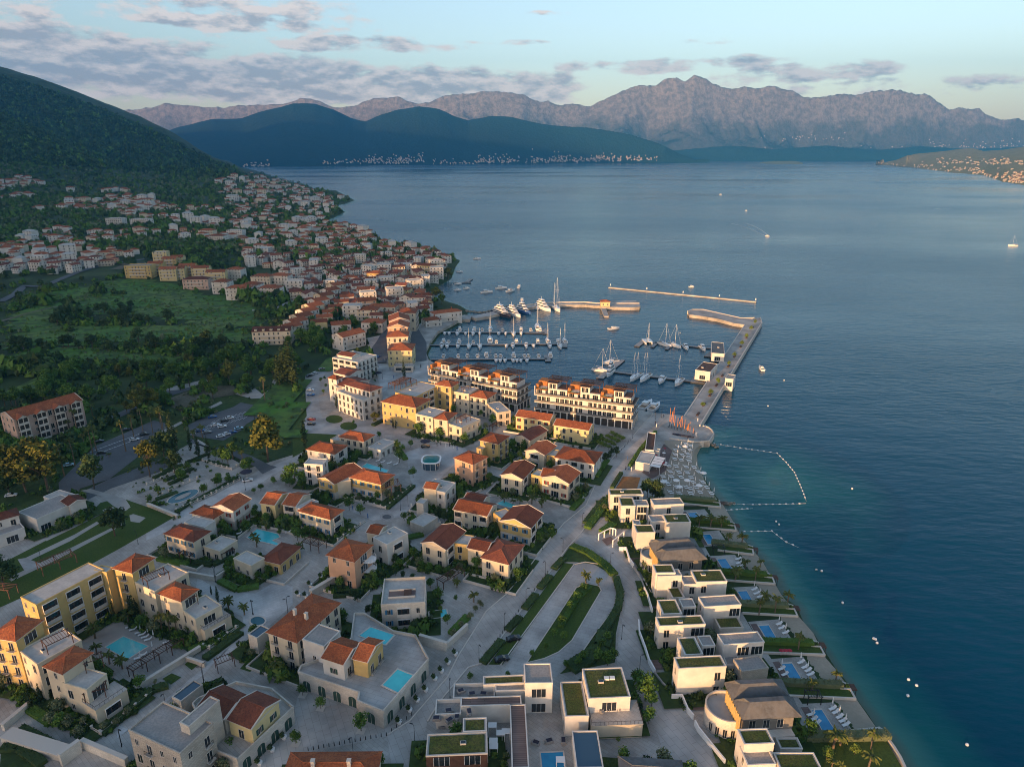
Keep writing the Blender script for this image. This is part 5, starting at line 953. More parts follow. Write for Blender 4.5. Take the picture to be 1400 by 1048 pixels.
# named trees
P_('pine', 's', [(66, 672, 604, 1.2), (36, 672, 608, 1.2), (14, 660, 606, 1.1), (52, 652, 596, 1.2)], 'tall sunlit pine in the clump left of the car park', 'pines left of the car park')
P_('big', 'a8', [(590, 765, 498, 1.0)], 'broad golden-lit tree with several trunks on the lawn by the car park', None)
P_('big', 'e5', [(1195, 650, 345, .8)], 'sunlit tree between the palm car park and the fountain garden', None)
P_('dark', 'e5', [(750, 745, 460, 1.0), (1310, 520, 270, .9), (1390, 620, 420, .8), (80, 800, 640, .8)], 'dark round tree beside the palm car park', 'dark trees by the car parks')
P_('dark', 'b8', [(915, 305, 75, 1.1)], 'dark broad tree standing alone on the sports lawn', None)
P_('dark', 'b8', [(40, 720, 500, 1.2), (-20, 660, 470, 1.2)], 'dark tree at the left edge below the sports lawn', 'trees at the left edge')
P_('pine', 'a7', [(760, 520, 370, .8), (800, 500, 335, .9), (850, 490, 365, .9), (700, 500, 430, 1)], 'tall conifer in the clump above the palm row', 'conifers above the palm row')
P_('cypress', 'a8', [(655, 350, 165, 1.5), (720, 345, 105, 1.7), (740, 360, 200, 1.4), (700, 340, 190, 1.4), (680, 330, 130, 1.6)], 'very tall cypress with a golden top above the curved lane', 'tall cypresses above the curved lane')
P_('cypress', 'a8', [(795, 690, 530), (165, 710, 590), (210, 748, 620), (265, 755, 630), (75, 728, 510, 1.3), (38, 560, 500)], 'dark slim cypress beside the fountain garden', 'cypresses by the fountain garden')
P_('cypress', 'b1', [(772, 572, 405, .9)], 'single dark cypress in the middle of the pale square', None)
P_('cypress', 'b1', [(235, 800, 690), (265, 790, 700), (535, 850, 790), (685, 960, 880), (705, 965, 890), (500, 870, 800)], 'slim cypress against the white and yellow walls', 'cypresses by the hotel walls')
P_('cypress', 'b8', [(900, 950, 810), (1050, 960, 790), (1075, 965, 770), (1100, 970, 800)], 'dark cypress beside the yellow hotel court', 'cypresses in the hotel court')
P_('cypress', 'c1', [(200, 690, 560), (262, 640, 520), (325, 630, 560)], 'cypress below the cream wing of the left hotel', 'cypresses under the left hotel')
P_('cypress', 'c2', [(805, 540, 410), (752, 480, 405)], 'slim cypress by the paved lane below the hotel', 'slim cypresses by the lane')
P_('cypress', 'b7', [(735, 600, 510), (778, 560, 480), (1005, 550, 430), (1015, 560, 470), (1190, 590, 460), (725, 700, 630)], 'slim cypress near the palm pool', 'cypresses near the palm pool')
P_('cypress', 'c7', [(358, 740, 655), (455, 1015, 930), (545, 1010, 920), (640, 1000, 945)], 'slim cypress in front of a white villa wall', 'cypresses in front of the villas')
P_('palm', 'e5', [(618, 300, 105), (740, 170, 62), (680, 440, 300), (740, 465, 255), (770, 450, 235), (515, 650, 380), (600, 570, 330), (1003, 450, 195), (1068, 345, 150), (1140, 285, 100), (1218, 305, 135), (1288, 270, 85), (555, 290, 190), (870, 500, 455), (1350, 260, 130)], 'tall fan palm in the rows around the grey car park', 'palms around the car park', 1.0, ZL)
P_('palm', 'c5', [(1098, 535, 460), (1178, 548, 498), (400, 650, 585), (295, 560, 505)], 'palm beside the boulevard turning loop', 'palms by the turning loop')
P_('palm', 'b7', [(955, 610, 520), (855, 690, 625), (880, 740, 650), (1160, 830, 745), (1220, 800, 710)], 'palm on the islands of the palm pool', 'palms by the palm pool')
P_('palm', 'b4', [(320, 470, 380), (350, 500, 410), (700, 480, 430), (30, 520, 420), (75, 580, 480)], 'palm between the cream houses and the stair tower', 'palms by the cream houses')
P_('palm', 'c1', [(600, 240, 150), (810, 150, 65), (1070, 200, 80), (1110, 200, 90), (1020, 200, 70), (610, 340, 270), (770, 430, 350), (690, 400, 320)], 'palm beside the square hotel pool', 'palms by the hotel pool')
P_('palm', 'c3', [(1180, 365, 215, 1.2)], 'large feathery palm in a round bed by the stone garden', None)
P_('palm', 'c2', [(890, 600, 500), (580, 790, 720), (620, 800, 740), (650, 820, 760), (1015, 640, 550)], 'small palm beside the terrace of the hotel wing', 'small palms by the hotel wing')
P_('palm', 'b6', [(680, 655, 580), (748, 655, 580), (812, 655, 585), (855, 745, 690), (935, 755, 690), (955, 900, 845), (895, 975, 890), (1015, 975, 885), (1045, 890, 845)], 'palm on the planted strip by the small private beaches', 'palms on the garden strips')
P_('palm', 'c7', [(900, 545, 440), (1000, 535, 420), (1078, 472, 400), (938, 475, 405), (1145, 765, 655), (130, 960, 900)], 'palm on a hedge-lined strip beside a villa pool', 'palms by the villa pools')
P_('palm', 'e6', [(700, 385, 318), (852, 325, 262), (835, 760, 640), (880, 742, 655), (1075, 765, 640), (1062, 880, 780), (825, 885, 820), (885, 905, 850)], 'palm near the last villa pool and corner lawn', 'palms on the corner lawn')
P_('palm', 'b5', [(740, 690, 610), (410, 340, 280), (820, 720, 640), (645, 700, 640), (590, 700, 650), (520, 680, 600)], 'palm by the courtyard pool between gabled houses', 'palms by the courtyard pool')
P_('lime', 'e6', [(792, 830, 745), (972, 800, 730)], 'small round tree on the corner lawn', 'round trees on the corner lawn')
P_('round', 'c5', [(75, 460, 390), (125, 472, 402), (180, 480, 415), (232, 495, 428)], 'clipped round tree in the row before the cream gabled house', 'four clipped trees before the gabled house')
P_('olive', 'c5', [(275, 870, 815), (325, 815, 765), (378, 765, 710), (412, 715, 668), (440, 690, 635)], 'grey-green olive along the wall by the boulevard ramp', 'olives along the ramp wall')
P_('round', 'c5', [(1085, 590, 530), (1040, 640, 580), (1000, 700, 640), (945, 800, 730), (900, 870, 810), (850, 950, 900), (962, 890, 830), (760, 985, 950), (235, 790, 725), (520, 500, 430), (615, 510, 445), (130, 560, 500), (20, 510, 470)], 'small green tree in the lawns beside the boulevard', 'small trees beside the boulevard')
P_('round', 'b2', [(600, 650, 555), (490, 720, 640), (420, 560, 510), (510, 580, 520), (290, 560, 480), (380, 800, 700), (180, 760, 660), (20, 740, 620), (755, 530, 470), (890, 520, 485), (640, 960, 895), (820, 920, 850), (750, 930, 860)], 'green tree beside the yellow hotel terraces', 'trees by the yellow hotel')
P_('big', 'b1', [(540, 930, 830), (890, 1000, 900), (1070, 1040, 960)], 'sunlit tree in front of the golden hotel front', 'sunlit trees by the hotel front')
P_('round', 'b4', [(450, 800, 690), (540, 830, 740), (680, 720, 640), (850, 420, 310), (830, 320, 230), (940, 300, 240), (880, 330, 270), (600, 730, 680), (890, 880, 810), (520, 400, 310), (620, 380, 320), (960, 540, 450), (690, 230, 170), (10, 1000, 930), (120, 990, 920), (170, 980, 920)], 'leafy green tree in the gardens round the teal pavilion', 'trees round the teal pavilion')
P_('dark', 'd1', [(820, 540, 440, .8), (780, 520, 420, .8), (600, 930, 850, .8), (520, 830, 740, .9), (470, 800, 740, .9), (740, 640, 600), (820, 620, 560), (880, 640, 580), (950, 660, 605), (1160, 180, 60, .8), (1210, 200, 90, .8)], 'dark bushy tree between the peach house and the flat stone house', 'dark trees near the flat stone house')
P_('round', 'd1', [(1095, 720, 640), (1025, 690, 620), (760, 660, 610), (1300, 820, 770), (1220, 1000, 930)], 'small tree on the paved yard behind the flat stone house', 'yard trees behind the stone house')
P_('round', 'b7', [(290, 230, 130), (560, 260, 180), (590, 250, 170), (660, 240, 160), (700, 230, 175), (100, 330, 250), (35, 390, 320), (460, 310, 240), (805, 150, 60), (780, 130, 50), (860, 320, 270), (1020, 240, 190), (1170, 270, 190), (1140, 260, 180), (920, 290, 240), (650, 660, 560), (520, 650, 560), (1205, 690, 590), (1270, 650, 570), (1335, 660, 580), (1060, 650, 600), (890, 1000, 930), (950, 1020, 950), (650, 960, 890)], 'green tree in the gardens round the fountain garden', 'trees round the fountain garden')
P_('olive', 'c1', [(330, 790, 700), (440, 800, 720), (400, 690, 620), (660, 820, 760), (740, 790, 735), (810, 730, 670), (530, 790, 730), (980, 530, 495)], 'rounded olive bush on the terraces below the hotel', 'olives below the hotel')
P_('round', 'c6', [(400, 270, 228), (600, 255, 220), (730, 150, 110), (910, 210, 165), (975, 195, 140), (1000, 170, 112), (1080, 170, 100), (1130, 190, 110), (1160, 170, 100), (1100, 110, 50), (1130, 60, 10), (1330, 380, 230), (1360, 420, 330), (1290, 300, 215), (1350, 500, 410)], 'small tree in the planting beside the clubhouse', 'trees by the clubhouse')
P_('dark', 'b6', [(370, 480, 360, .8), (400, 490, 380, .8), (420, 500, 370, .8), (350, 470, 390, .8), (440, 505, 420)], 'dark tree in the clump between the restaurant and the first villa', 'tree clump behind the beach')
P_('lime', 'b3', [(800+i*27-j*38, 715+i*13+j*23+22, 715+i*13+j*23-24) for i in range(4) for j in range(4)], 'clipped square tree in the bosquet beside the marina road', 'clipped trees of the small square', 1.4)
P_('dark', 'b3', [(790, 890, 820, .8), (770, 930, 850, .8), (740, 950, 860, .8), (830, 900, 810, .8), (380, 760, 700), (545, 850, 800), (640, 850, 810)], 'dark garden tree beside the long white house', 'garden trees by the white house')
P_('lime', 'a6', [(645, 800, 762), (690, 728, 690), (732, 668, 628), (790, 566, 535), (822, 520, 487), (862, 458, 423), (888, 415, 384), (913, 373, 342), (935, 338, 308)], 'small tree in the bench row along the pier', 'trees along the pier')
P_('round', 'b1', [(150, 640, 605), (130, 690, 650), (140, 580, 545), (110, 600, 555), (370, 930, 895), (850, 440, 400), (530, 560, 500), (540, 600, 570)], 'small clipped tree along the curved lane', 'clipped trees on the curved lane')
# shrubs and planting beds round the houses
BED = 0
def free(p, mg=.5):
    if near_w(p, mg): return False
    return not any(pin((p.x, p.y), R) for R in ROADS)
def pin(p, R):
    x, y = p; r = False; n = len(R)
    for i in range(n):
        x1, y1 = R[i]; x2, y2 = R[(i+1) % n]
        if (y1 > y) != (y2 > y) and x < (x2-x1)*(y-y1)/(y2-y1)+x1: r = not r
    return r
ROADS = [[tuple(G(*p)[:2]) for p in road_l+road_r], [tuple(G(*p)[:2]) for p in [(782, 739), (834, 768), (855, 829), (843, 905), (897, 997), (930, 1060), (1010, 1060), (915, 948), (884, 900), (880, 834), (862, 780), (815, 733)]],
         [tuple(Gk('b4', p)[:2]) for p in [(500, 790), (740, 800), (980, 620), (980, 520), (1000, 400), (900, 330), (1000, 300), (1397, 330), (1200, 520), (1050, 700), (900, 850), (600, 880), (480, 840)]]]
ub = [(w, w.kw) for w in ALLW if w.base == Z0 and w.a.y < 285 and w.a.y > 60 and w.wall not in ('villa_white',) or (w.wall == 'villa_white' and w.roof == 'g' and w.h > 6)]
sh_rng = random.Random(21); nsh = 0
for i, (w, _) in enumerate(ub):
    if w.h < 4 or w.w < 3: continue
    mg = 3.8; c = [(-mg, -mg), (w.w+mg, -mg), (w.w+mg, w.d+mg), (-mg, w.d+mg)]; pts = [w.a+w.ex*x+w.ey*y for x, y in c]
    sheet('planting_bed', 's', [(p.x, p.y) for p in pts], 'grass', 5+i*.34, Z0, True)
    per = 2*(w.w+w.d+2*mg); n = int(per/2.6)
    for j in range(n):
        d = sh_rng.uniform(0, per); m = sh_rng.uniform(.8, 3.6)
        L1 = w.w+2*m; L2 = w.d+2*m; d = d % (2*(L1+L2))
        if d < L1: q = (-m+d, -m)
        elif d < L1+L2: q = (w.w+m, -m+d-L1)
        elif d < 2*L1+L2: q = (w.w+m-(d-L1-L2), w.d+m)
        else: q = (-m, w.d+m-(d-2*L1-L2))
        p = w.a+w.ex*q[0]+w.ey*q[1]; p.z = Z0+.05
        if free(p) and nsh < 280: nsh += 1; plant('shrub', p, sh_rng.uniform(.7, 1.7), 'low garden shrub in the planting round the houses', 'shrubs round the houses', 1.2)
P_('round', 'a8', [(20, 800, 740), (60, 760, 700), (110, 870, 800), (150, 830, 770), (300, 760, 700), (340, 770, 690), (370, 790, 700), (470, 830, 750), (490, 800, 740), (400, 750, 660), (320, 880, 830), (240, 950, 890), (620, 890, 850), (550, 930, 890), (690, 900, 830), (720, 890, 780), (780, 900, 820)], 'leafy tree near the balustrades of the fountain garden', 'trees near the garden balustrades')
P_('palm', 'a8', [(395, 750, 660), (450, 770, 700), (180, 640, 590), (90, 700, 590), (20, 640, 480), (230, 640, 560), (575, 440, 300), (740, 880, 780), (950, 800, 740)], 'palm between the middle car park and the garden', 'palms by the middle car park', 1.0, ZL)
P_('big', 'a8', [(290, 380, 275, .7), (380, 350, 200, .7), (175, 250, 180, .8), (150, 240, 170, .8)], 'sunlit tree above the bare ground by the lane', 'sunlit trees above the car parks', 1.0, ZL)
P_('big', 'a7', [(660, 300, 230, .8), (720, 310, 240, .8), (790, 320, 250, .8), (700, 480, 430, .7), (880, 560, 470, .4)], 'golden-topped tree in the belt behind the palms', 'golden-topped trees behind the palms', 1.0, ZL)
# clipped hedges
def hedge(k, pts, w, h, label, group='clipped hedges', m='leaf_dark', z=Z0, rough=1.0):
    P = [Gk(k, p, z) for p in pts]; c = sum(P, Vector())/len(P); b = MB(); rs = random.Random(int(c.x*7+c.y)); core = MB()
    for i in range(len(P)-1):
        a, q = P[i], P[i+1]; d = q-a; ln = d.length; d /= ln; n = Vector((-d.y, d.x, 0))*w/2
        core.prism([((a-n).x-c.x, (a-n).y-c.y), ((q-n).x-c.x, (q-n).y-c.y), ((q+n).x-c.x, (q+n).y-c.y), ((a+n).x-c.x, (a+n).y-c.y)], 0, h*.82)
        cnt = int(ln*(w+2*h)*7)
        cnt = min(cnt, 1500)
        for j in range(cnt):
            t = rs.uniform(0, ln); s = rs.uniform(-1, 1); u = rs.random()
            p = a+d*t+n*s+Vector((0, 0, h*.85+rs.uniform(0, .25)*rough)) if u < .5 else a+d*t+n*(1.0 if s > 0 else -1.0)*rs.uniform(.95, 1.12)+Vector((0, 0, rs.uniform(.1, h*.95)))
            p = p-c; e = .17*rs.uniform(.7, 1.5); b.add([p+Vector([rs.uniform(-e, e) for _ in range(3)]) for _ in range(4)], [(0, 1, 2, 3)])
    o = link('hedge', None, None, c); core.v += b.v[:0]; n0 = len(core.v); core.v += b.v; core.f += [tuple(n0+i for i in f) for f in b.f]; core.m += [0]*len(b.f)
    bpy.data.objects.remove(o); return tag(link('hedge', core.mesh('hedge', M[m]), None, c), label, 'hedge', group)
for q in [((455, 1035), (575, 893)), ((607, 832), (688, 748)), ((715, 697), (788, 606)), ((808, 570), (878, 492)), ((898, 448), (960, 383))]: hedge('c5', q, 2.0, .9, 'dark clipped hedge bed between the boulevard and the lawn strip', 'hedge beds along the boulevard')
hedge('c5', [(940, 810), (1040, 640), (1125, 560)], 1.6, 1.0, 'planting spine along the middle of the loop island', None, 'leaf')
hedge('c5', [(1010, 305), (1110, 345), (1220, 425), (1275, 485)], 2.6, .9, 'low planting on the tip between the boulevard and the right road', None, 'leaf')
hedge('c5', [(1285, 500), (1312, 600), (1300, 690), (1240, 790), (1190, 870)], 2.0, 1.0, 'planting strip between the loop and the right road', None, 'leaf_dark')
hedge('c6', [(1120, 20), (1100, 100), (1020, 160), (930, 215)], 4.0, 1.2, 'dense planting behind the clubhouse roofs', None, 'leaf_dark')
hedge('b5', [(1180, 890), (1300, 740), (1375, 640)], 2.4, 1.2, 'broad hedge between the boulevard and the villa gates', None, 'leaf')
hedge('b6', [(10, 640), (70, 560), (130, 490)], 3.0, 1.0, 'garden planting left of the first villa', None, 'leaf_dark')
hedge('b6', [(100, 690), (170, 640)], 2.6, 1.0, 'planting behind the white gate frame', None, 'leaf')
hedge('b6', [(265, 300), (330, 200), (420, 95)], 1.4, 1.4, 'tall hedge along the back of the beach restaurant', None, 'leaf')
hedge('b6', [(160, 430), (215, 340)], 1.4, 1.3, 'hedge round the brown court behind the restaurant', None, 'leaf_dark')
for i, q in enumerate([('b7', [(80, 370), (250, 310)]), ('b7', [(240, 470), (330, 410), (560, 290), (740, 190)]), ('b7', [(180, 250), (330, 180)]), ('b7', [(60, 200), (230, 120)]), ('b7', [(330, 70), (440, 50)]), ('a8', [(20, 880), (180, 810)]), ('a8', [(140, 780), (260, 730)]), ('a8', [(10, 830), (120, 790)]), ('a8', [(250, 770), (370, 800)])]):
    hedge(q[0], q[1], 1.5, .9, ['hedge between the oval pool and the terraces', 'long hedge along the lane below the oval pool', 'hedge above the oval pool', 'hedge beside the small round pool', 'hedge behind the garden steps', 'hedge at the far side of the fountain garden', 'hedge under the cypresses', 'hedge at the upper left of the fountain garden', 'hedge by the white balustrade'][i], 'hedges of the fountain garden')
for q, l in [(('c1', [(640, 850), (960, 570), (1060, 540)]), 'dark hedge beside the ramp below the cream hotel wing'), (('c1', [(130, 815), (370, 940)]), 'thin hedge on the stepped terrace'), (('c1', [(10, 940), (120, 930), (270, 1040)]), 'shrub bed in the bottom left corner'), (('c1', [(1190, 330), (1370, 260)]), 'hedge bank by the stone lane'), (('c1', [(1290, 290), (1379, 230)]), 'hedge beside the small balustrade of the hotel'), (('c1', [(170, 680), (330, 780), (470, 740)]), 'shrubbery in the garden under the left hotel'),
             (('c2', [(700, 1000), (990, 790)]), 'long hedge between the lane and the hotel terrace'), (('c2', [(330, 200), (560, 250)]), 'hedge round the yard of the square white house'), (('c2', [(620, 230), (760, 250), (900, 190)]), 'dark garden hedge by the flat annex'), (('c2', [(820, 380), (960, 450), (1130, 420)]), 'garden planting under the low yellow house'), (('c4', [(530, 160), (700, 150)]), 'dark shrubbery between the stone yard and the peach house'), (('c4', [(620, 680), (690, 720)]), 'planting at the podium wall by the white house'),
             (('c4', [(1260, 400), (1366, 290)]), 'bushes at the top of the boulevard ramp wall'), (('c4', [(560, 100), (740, 30)]), 'shrubs below the peach house garden'), (('d1', [(330, 770), (560, 760)]), 'dense dark shrub bed behind the planter steps'), (('d1', [(560, 700), (780, 560)]), 'hedge garden under the curved balconies'), (('d1', [(900, 330), (1040, 300)]), 'shrubs left of the cream gable house'), (('b4', [(500, 380), (640, 380)]), 'tall shrubs behind the blue garden pool'), (('b4', [(750, 790), (960, 610)]), 'hedge behind the white balustrade'), (('b5', [(560, 590), (700, 620)]), 'hedge in front of the cream gabled house'), (('b5', [(1060, 740), (1140, 660)]), 'hedge beside the boulevard by the white gabled house'), (('b5', [(1250, 480), (1340, 350)]), 'hedge between the boulevard and the long white house'), (('b5', [(770, 1000), (900, 860)]), 'bushes at the boulevard wall under the yellow gable'), (('b5', [(20, 800), (60, 640)]), 'dark shrubs beside the orange roofed house'), (('b4', [(820, 290), (900, 400)]), 'dense shrubs left of the teal pavilion'), (('b4', [(640, 130), (720, 90)]), 'dark shrubs before the golden hotel')]:
    hedge(q[0], q[1], 2.0, 1.1, l, None, 'leaf_dark' if len(l) % 2 else 'leaf')
for k, c, r, l in [('b1', (330, 945), 60, 'half-round'), ('b1', (215, 890), 60, 'oval')]:
    sheet('lawn', k, [(c[0]+r*1.15*math.cos(a), c[1]+r*.55*math.sin(a)) for a in [i*.524 for i in range(12)]], 'lawn', 6)
# ------------------------------------------------------------ pools, terraces and garden strips
def pool(label, k, pts, z=Z0, m='pool', group=None):
    P = [Gk(k, p, z) for p in pts]; c = sum(P, Vector())/len(P); t = thing('swimming_pool', label, 'pool', c, 0, group); b = MB(); n = len(P)
    Q = [(p-c) for p in P]; O = [q*(1+.45/max(q.length, .5)) for q in Q]; Oc = O
    vs = [(o.x, o.y, .0) for o in O]+[(o.x, o.y, .14) for o in O]+[(q.x, q.y, .14) for q in Q]+[(q.x, q.y, .05) for q in Q]
    fs = [(i, (i+1) % n, n+(i+1) % n, n+i) for i in range(n)]+[(n+i, n+(i+1) % n, 2*n+(i+1) % n, 2*n+i) for i in range(n)]+[(2*n+i, 2*n+(i+1) % n, 3*n+(i+1) % n, 3*n+i) for i in range(n)]
    b.add(vs, fs); link('coping', b.mesh('coping', M['trim']), t); w = MB(); from mathutils.geometry import tessellate_polygon as tp
    for tr in tp([[Vector((q.x, q.y, 0)) for q in Q]]): w.add([(Q[i].x, Q[i].y, .08) for i in tr], [(0, 1, 2)])
    link('water', w.mesh('water', M[m]), t); return t
pool('free-form turquoise pool with palm islands among the cream houses', 'b7', [(805, 668), (880, 600), (960, 618), (1045, 640), (1062, 665), (1000, 690), (1050, 715), (1040, 730), (930, 700), (870, 695)])
pool('large square turquoise hotel pool', 'c1', [(665, 297), (775, 230), (930, 290), (800, 372)])
pool('turquoise garden pool behind the yellow house with blue shutters', 'b4', [(552, 455), (592, 427), (760, 480), (745, 502), (620, 472)])
pool('turquoise courtyard pool with palms between the gabled houses', 'b5', [(452, 692), (512, 665), (612, 702), (578, 724)])
pool('long turquoise pool behind the white gabled house on the podium', 'c4', [(690, 405), (760, 352), (905, 400), (850, 460)], Z0+PH)
pool('turquoise pool on the corner deck of the stone podium', 'c4', [(835, 712), (928, 615), (1030, 655), (945, 765)], Z0+PH+.1)
pool('small turquoise pool beside the flat stone house', 'c4', [(1125, 257), (1230, 240), (1240, 287), (1130, 297)])
pool('blue courtyard pool of the clubhouse', 'c6', [(775, 657), (892, 652), (905, 745), (785, 750)], Z0, 'pool_blue')
pool('dark blue-green oval basin with a pebble island in the fountain garden', 'b7', [(292+122*math.cos(a)*1.0, 340-42*math.cos(a)+38*math.sin(a)) for a in [i*.393 for i in range(16)]], Z0, 'pool_dark')
sheet('path', 'b7', [(292+65*math.cos(a), 340-26*math.cos(a)+16*math.sin(a)) for a in [i*.393 for i in range(16)]], 'gravel', 14)
pool('small round dark basin in the upper fountain garden', 'b7', [(160+36*math.cos(a), 138+18*math.sin(a)) for a in [i*.524 for i in range(12)]], Z0, 'pool_dark')
pool('round street basin with a bubbling stone at the lane end', 'c2', [(1120+58*math.cos(a), 690+34*math.sin(a)) for a in [i*.524 for i in range(12)]], Z0, 'pool_dark')
sheet('paving_circle', 'b4', [(750+58*math.cos(a), 852+29*math.sin(a)) for a in [i*.449 for i in range(14)]], 'concrete', 5)
sheet('paving_circle', 'b4', [(750+36*math.cos(a), 852+18*math.sin(a)) for a in [i*.449 for i in range(14)]], 'asphalt', 6)
VP = [('b6', [(612, 573), (663, 570), (692, 610), (638, 613)], 'first'), ('c7', [(548, 50), (595, 47), (632, 105), (582, 109)], 'second'), ('c7', [(640, 203), (692, 200), (740, 273), (688, 280)], 'third'), ('c7', [(768, 403), (823, 400), (868, 477), (815, 482)], 'fourth'),
      ('c7', [(900, 618), (960, 613), (1015, 705), (957, 712)], 'fifth'), ('c7', [(1043, 855), (1105, 850), (1172, 960), (1105, 965)], 'sixth'), ('e6', [(697, 517), (762, 514), (845, 645), (773, 655)], 'seventh')]
for i, (k, q, o) in enumerate(VP):
    pool(f'slim blue villa pool, {o} one counted from the beach', k, q, Z0+.02, 'pool_blue', 'villa pools beside the small beaches')
    P = [Gk(k, p) for p in q]; ex = (P[1]-P[0]).normalized(); ey = (P[2]-P[1]).normalized(); W_ = (P[1]-P[0]).length; D_ = (P[2]-P[1]).length
    a = P[0]-ex*2.2-ey*2; pts = [a, a+ex*(W_+6.0), a+ex*(W_+6.0)+ey*(D_+3.2), a+ey*(D_+3.2)]; 
    sheet('terrace', 's', [(p.x, p.y) for p in pts][::1], 'paving', 6, Z0, True)
    pts = [a+ex*.2+ey*1, a+ex*1.9+ey*1, a+ex*1.9+ey*(D_+2.6), a+ex*.2+ey*(D_+2.6)]; sheet('deck', 's', [(p.x, p.y) for p in pts], 'deck', 8, Z0, True)
strips = [((930, 688), (985, 693)), ((944, 720), (1006, 725)), ((982, 752), (1030, 758)), ((993, 793), (1059, 798)), ((1016, 838), (1090, 842)), ((1043, 892), (1127, 895)), ((1080, 951), (1169, 955))]
ORD = ['first', 'second', 'third', 'fourth', 'fifth', 'sixth', 'seventh', 'eighth']
def uvray_g(p, z=Z0): return G(p[0], p[1], z)
def low_wall(name, label, P, h, t, m='white_paint', group=None, cat='wall', z=Z0, foot=3.0):
    c = P[0].copy(); c.z = z; b = MB()
    for i in range(len(P)-1):
        a, q = P[i], P[i+1]; d = q-a; d.z = 0; d.normalize(); n = Vector((-d.y, d.x, 0))*t/2; e = d*t/2*.98
        b.prism([((a-n-e).x-c.x, (a-n-e).y-c.y), ((q-n+e).x-c.x, (q-n+e).y-c.y), ((q+n+e).x-c.x, (q+n+e).y-c.y), ((a+n-e).x-c.x, (a+n-e).y-c.y)], -foot, h+.003*i)
    return tag(link(name, b.mesh(name, M[m]), None, c), label, cat, group)
for i, (l, r) in enumerate(strips):
    A = G(*l); B = G(*r); ex = (B-A).normalized(); ey = Vector((-ex.y, ex.x, 0)); d = 3.0; ln = (B-A).length
    sheet('lawn', 's', [(p.x, p.y) for p in (A, B, B+ey*d, A+ey*d)], 'lawn', 12, Z0, True)
    low_wall('sea_wall', f'low pale wall round the {ORD[i]} garden strip from the beach', [A, B, B+ey*(d-.2), B+ey*d-ex*3], .35, .4, 'trim', 'walls of the garden strips', 'sea wall')
    low_wall('sea_wall', f'white quay edge beyond the {ORD[i]} garden strip from the beach', [A+ey*(d+2.0)+ex*ln*.25, B+ey*(d+2.0)-ex*1.0, B+ey*(d+1.5)], .25, .5, 'trim', 'walls of the garden strips', 'sea wall')
    H0 = A+ey*(d+.6)-ex*2; H1 = B+ey*(d+.6)-ex*1.5
    def inv(p):      # world point back to a pixel
        v = p-Vector((0, 0, HC)); f = v.y*CP-v.z*SP; return (700+FPX*v.x/f, 524-FPX*(v.y*SP+v.z*CP)/f)
    hedge('s', [inv(H0), inv(H1)], 1.7, 1.5, f'dense flowering hedge on the {ORD[i]} garden strip from the beach', 'hedges on the garden strips', 'leaf' if i % 2 else 'leaf_olive')
    dk = MB(); p = B+ey*(d+1.0)+ex*.6; dk.box(-1.2, -1.0, -.35, 1.2, 1.0, -.2); 
    for sx in (-1, 1): dk.bar((sx, -.8, -3), (sx, -.8, -.3), .08); dk.bar((sx, .8, -3), (sx, .8, -.3), .08)
    tag(link('bathing_platform', dk.mesh('bathing_platform', M['brown_wood']), None, p, math.atan2(ex.y, ex.x)), f'small timber bathing platform at the end of the {ORD[i]} garden strip', 'platform', 'bathing platforms')
    for j in range(3):      # flower bushes at the tip
        q = H1+ex*(-.6*j+1); plant('shrub', q, 1.0, 'bright shrub at the seaward tip of a garden strip', 'shrubs at the strip tips')
sheet('lawn', 'e6', [(600, 720), (1175, 712), (1285, 900), (600, 900)], 'lawn', 13)
low_wall('sea_wall', 'curved white wall round the corner lawn at the bottom right', [Gk('e6', p) for p in [(1130, 700), (1182, 700), (1225, 760), (1262, 820), (1292, 885)]], .5, .5, 'trim', None, 'sea wall')
A = Gk('e6', (620, 690)); B = Gk('e6', (1180, 690)); hedge('e6', [(640, 700), (1190, 690)], 2.0, 1.7, 'long flowering hedge along the corner lawn', None, 'leaf_olive')
low_wall('sea_wall', 'white quay edge above the corner lawn hedge', [Gk('e6', p) for p in [(875, 655), (1130, 632), (1160, 650)]], .3, .5, 'trim', None, 'sea wall')
for k, q in [('c7', [(190, 655), (262, 655), (300, 750), (215, 752)]), ('c7', [(205, 768), (295, 768), (330, 885), (257, 890)]), ('c7', [(215, 442), (285, 440), (290, 512), (236, 515)]), ('c8', [(330, 305), (402, 300), (430, 385), (378, 388)]), ('b6', [(100, 735), (150, 715), (180, 740), (130, 770)]), ('b6', [(240, 790), (310, 780), (330, 850), (280, 870)]), ('c8', [(500, 545), (580, 545), (600, 610), (540, 640)])]: sheet('court', k, q, 'deck', 22)
for L_, nm in ((road_l[1:], 'left'), (road_r[1:-1], 'right')): low_wall('kerb', f'long pale stone kerb along the {nm} side of the boulevard', [G(*p) for p in L_], .14, .3, 'trim', None, 'kerb', Z0, .1)
low_wall('kerb', 'pale kerb round the loop island lawn', [G(*p) for p in [(720, 906), (788, 803), (801, 797), (819, 801), (822, 807), (782, 875), (764, 891), (744, 900), (720, 906)]], .16, .25, 'trim', None, 'kerb', Z0, .1)
low_wall('kerb', 'pale kerb round the outer side of the turning loop', [G(*p) for p in [(685, 908), (785, 771), (800, 768), (820, 771), (838, 785), (847, 805), (845, 822), (830, 844), (812, 868), (792, 897), (779, 908)]], .16, .25, 'trim', None, 'kerb', Z0, .1)
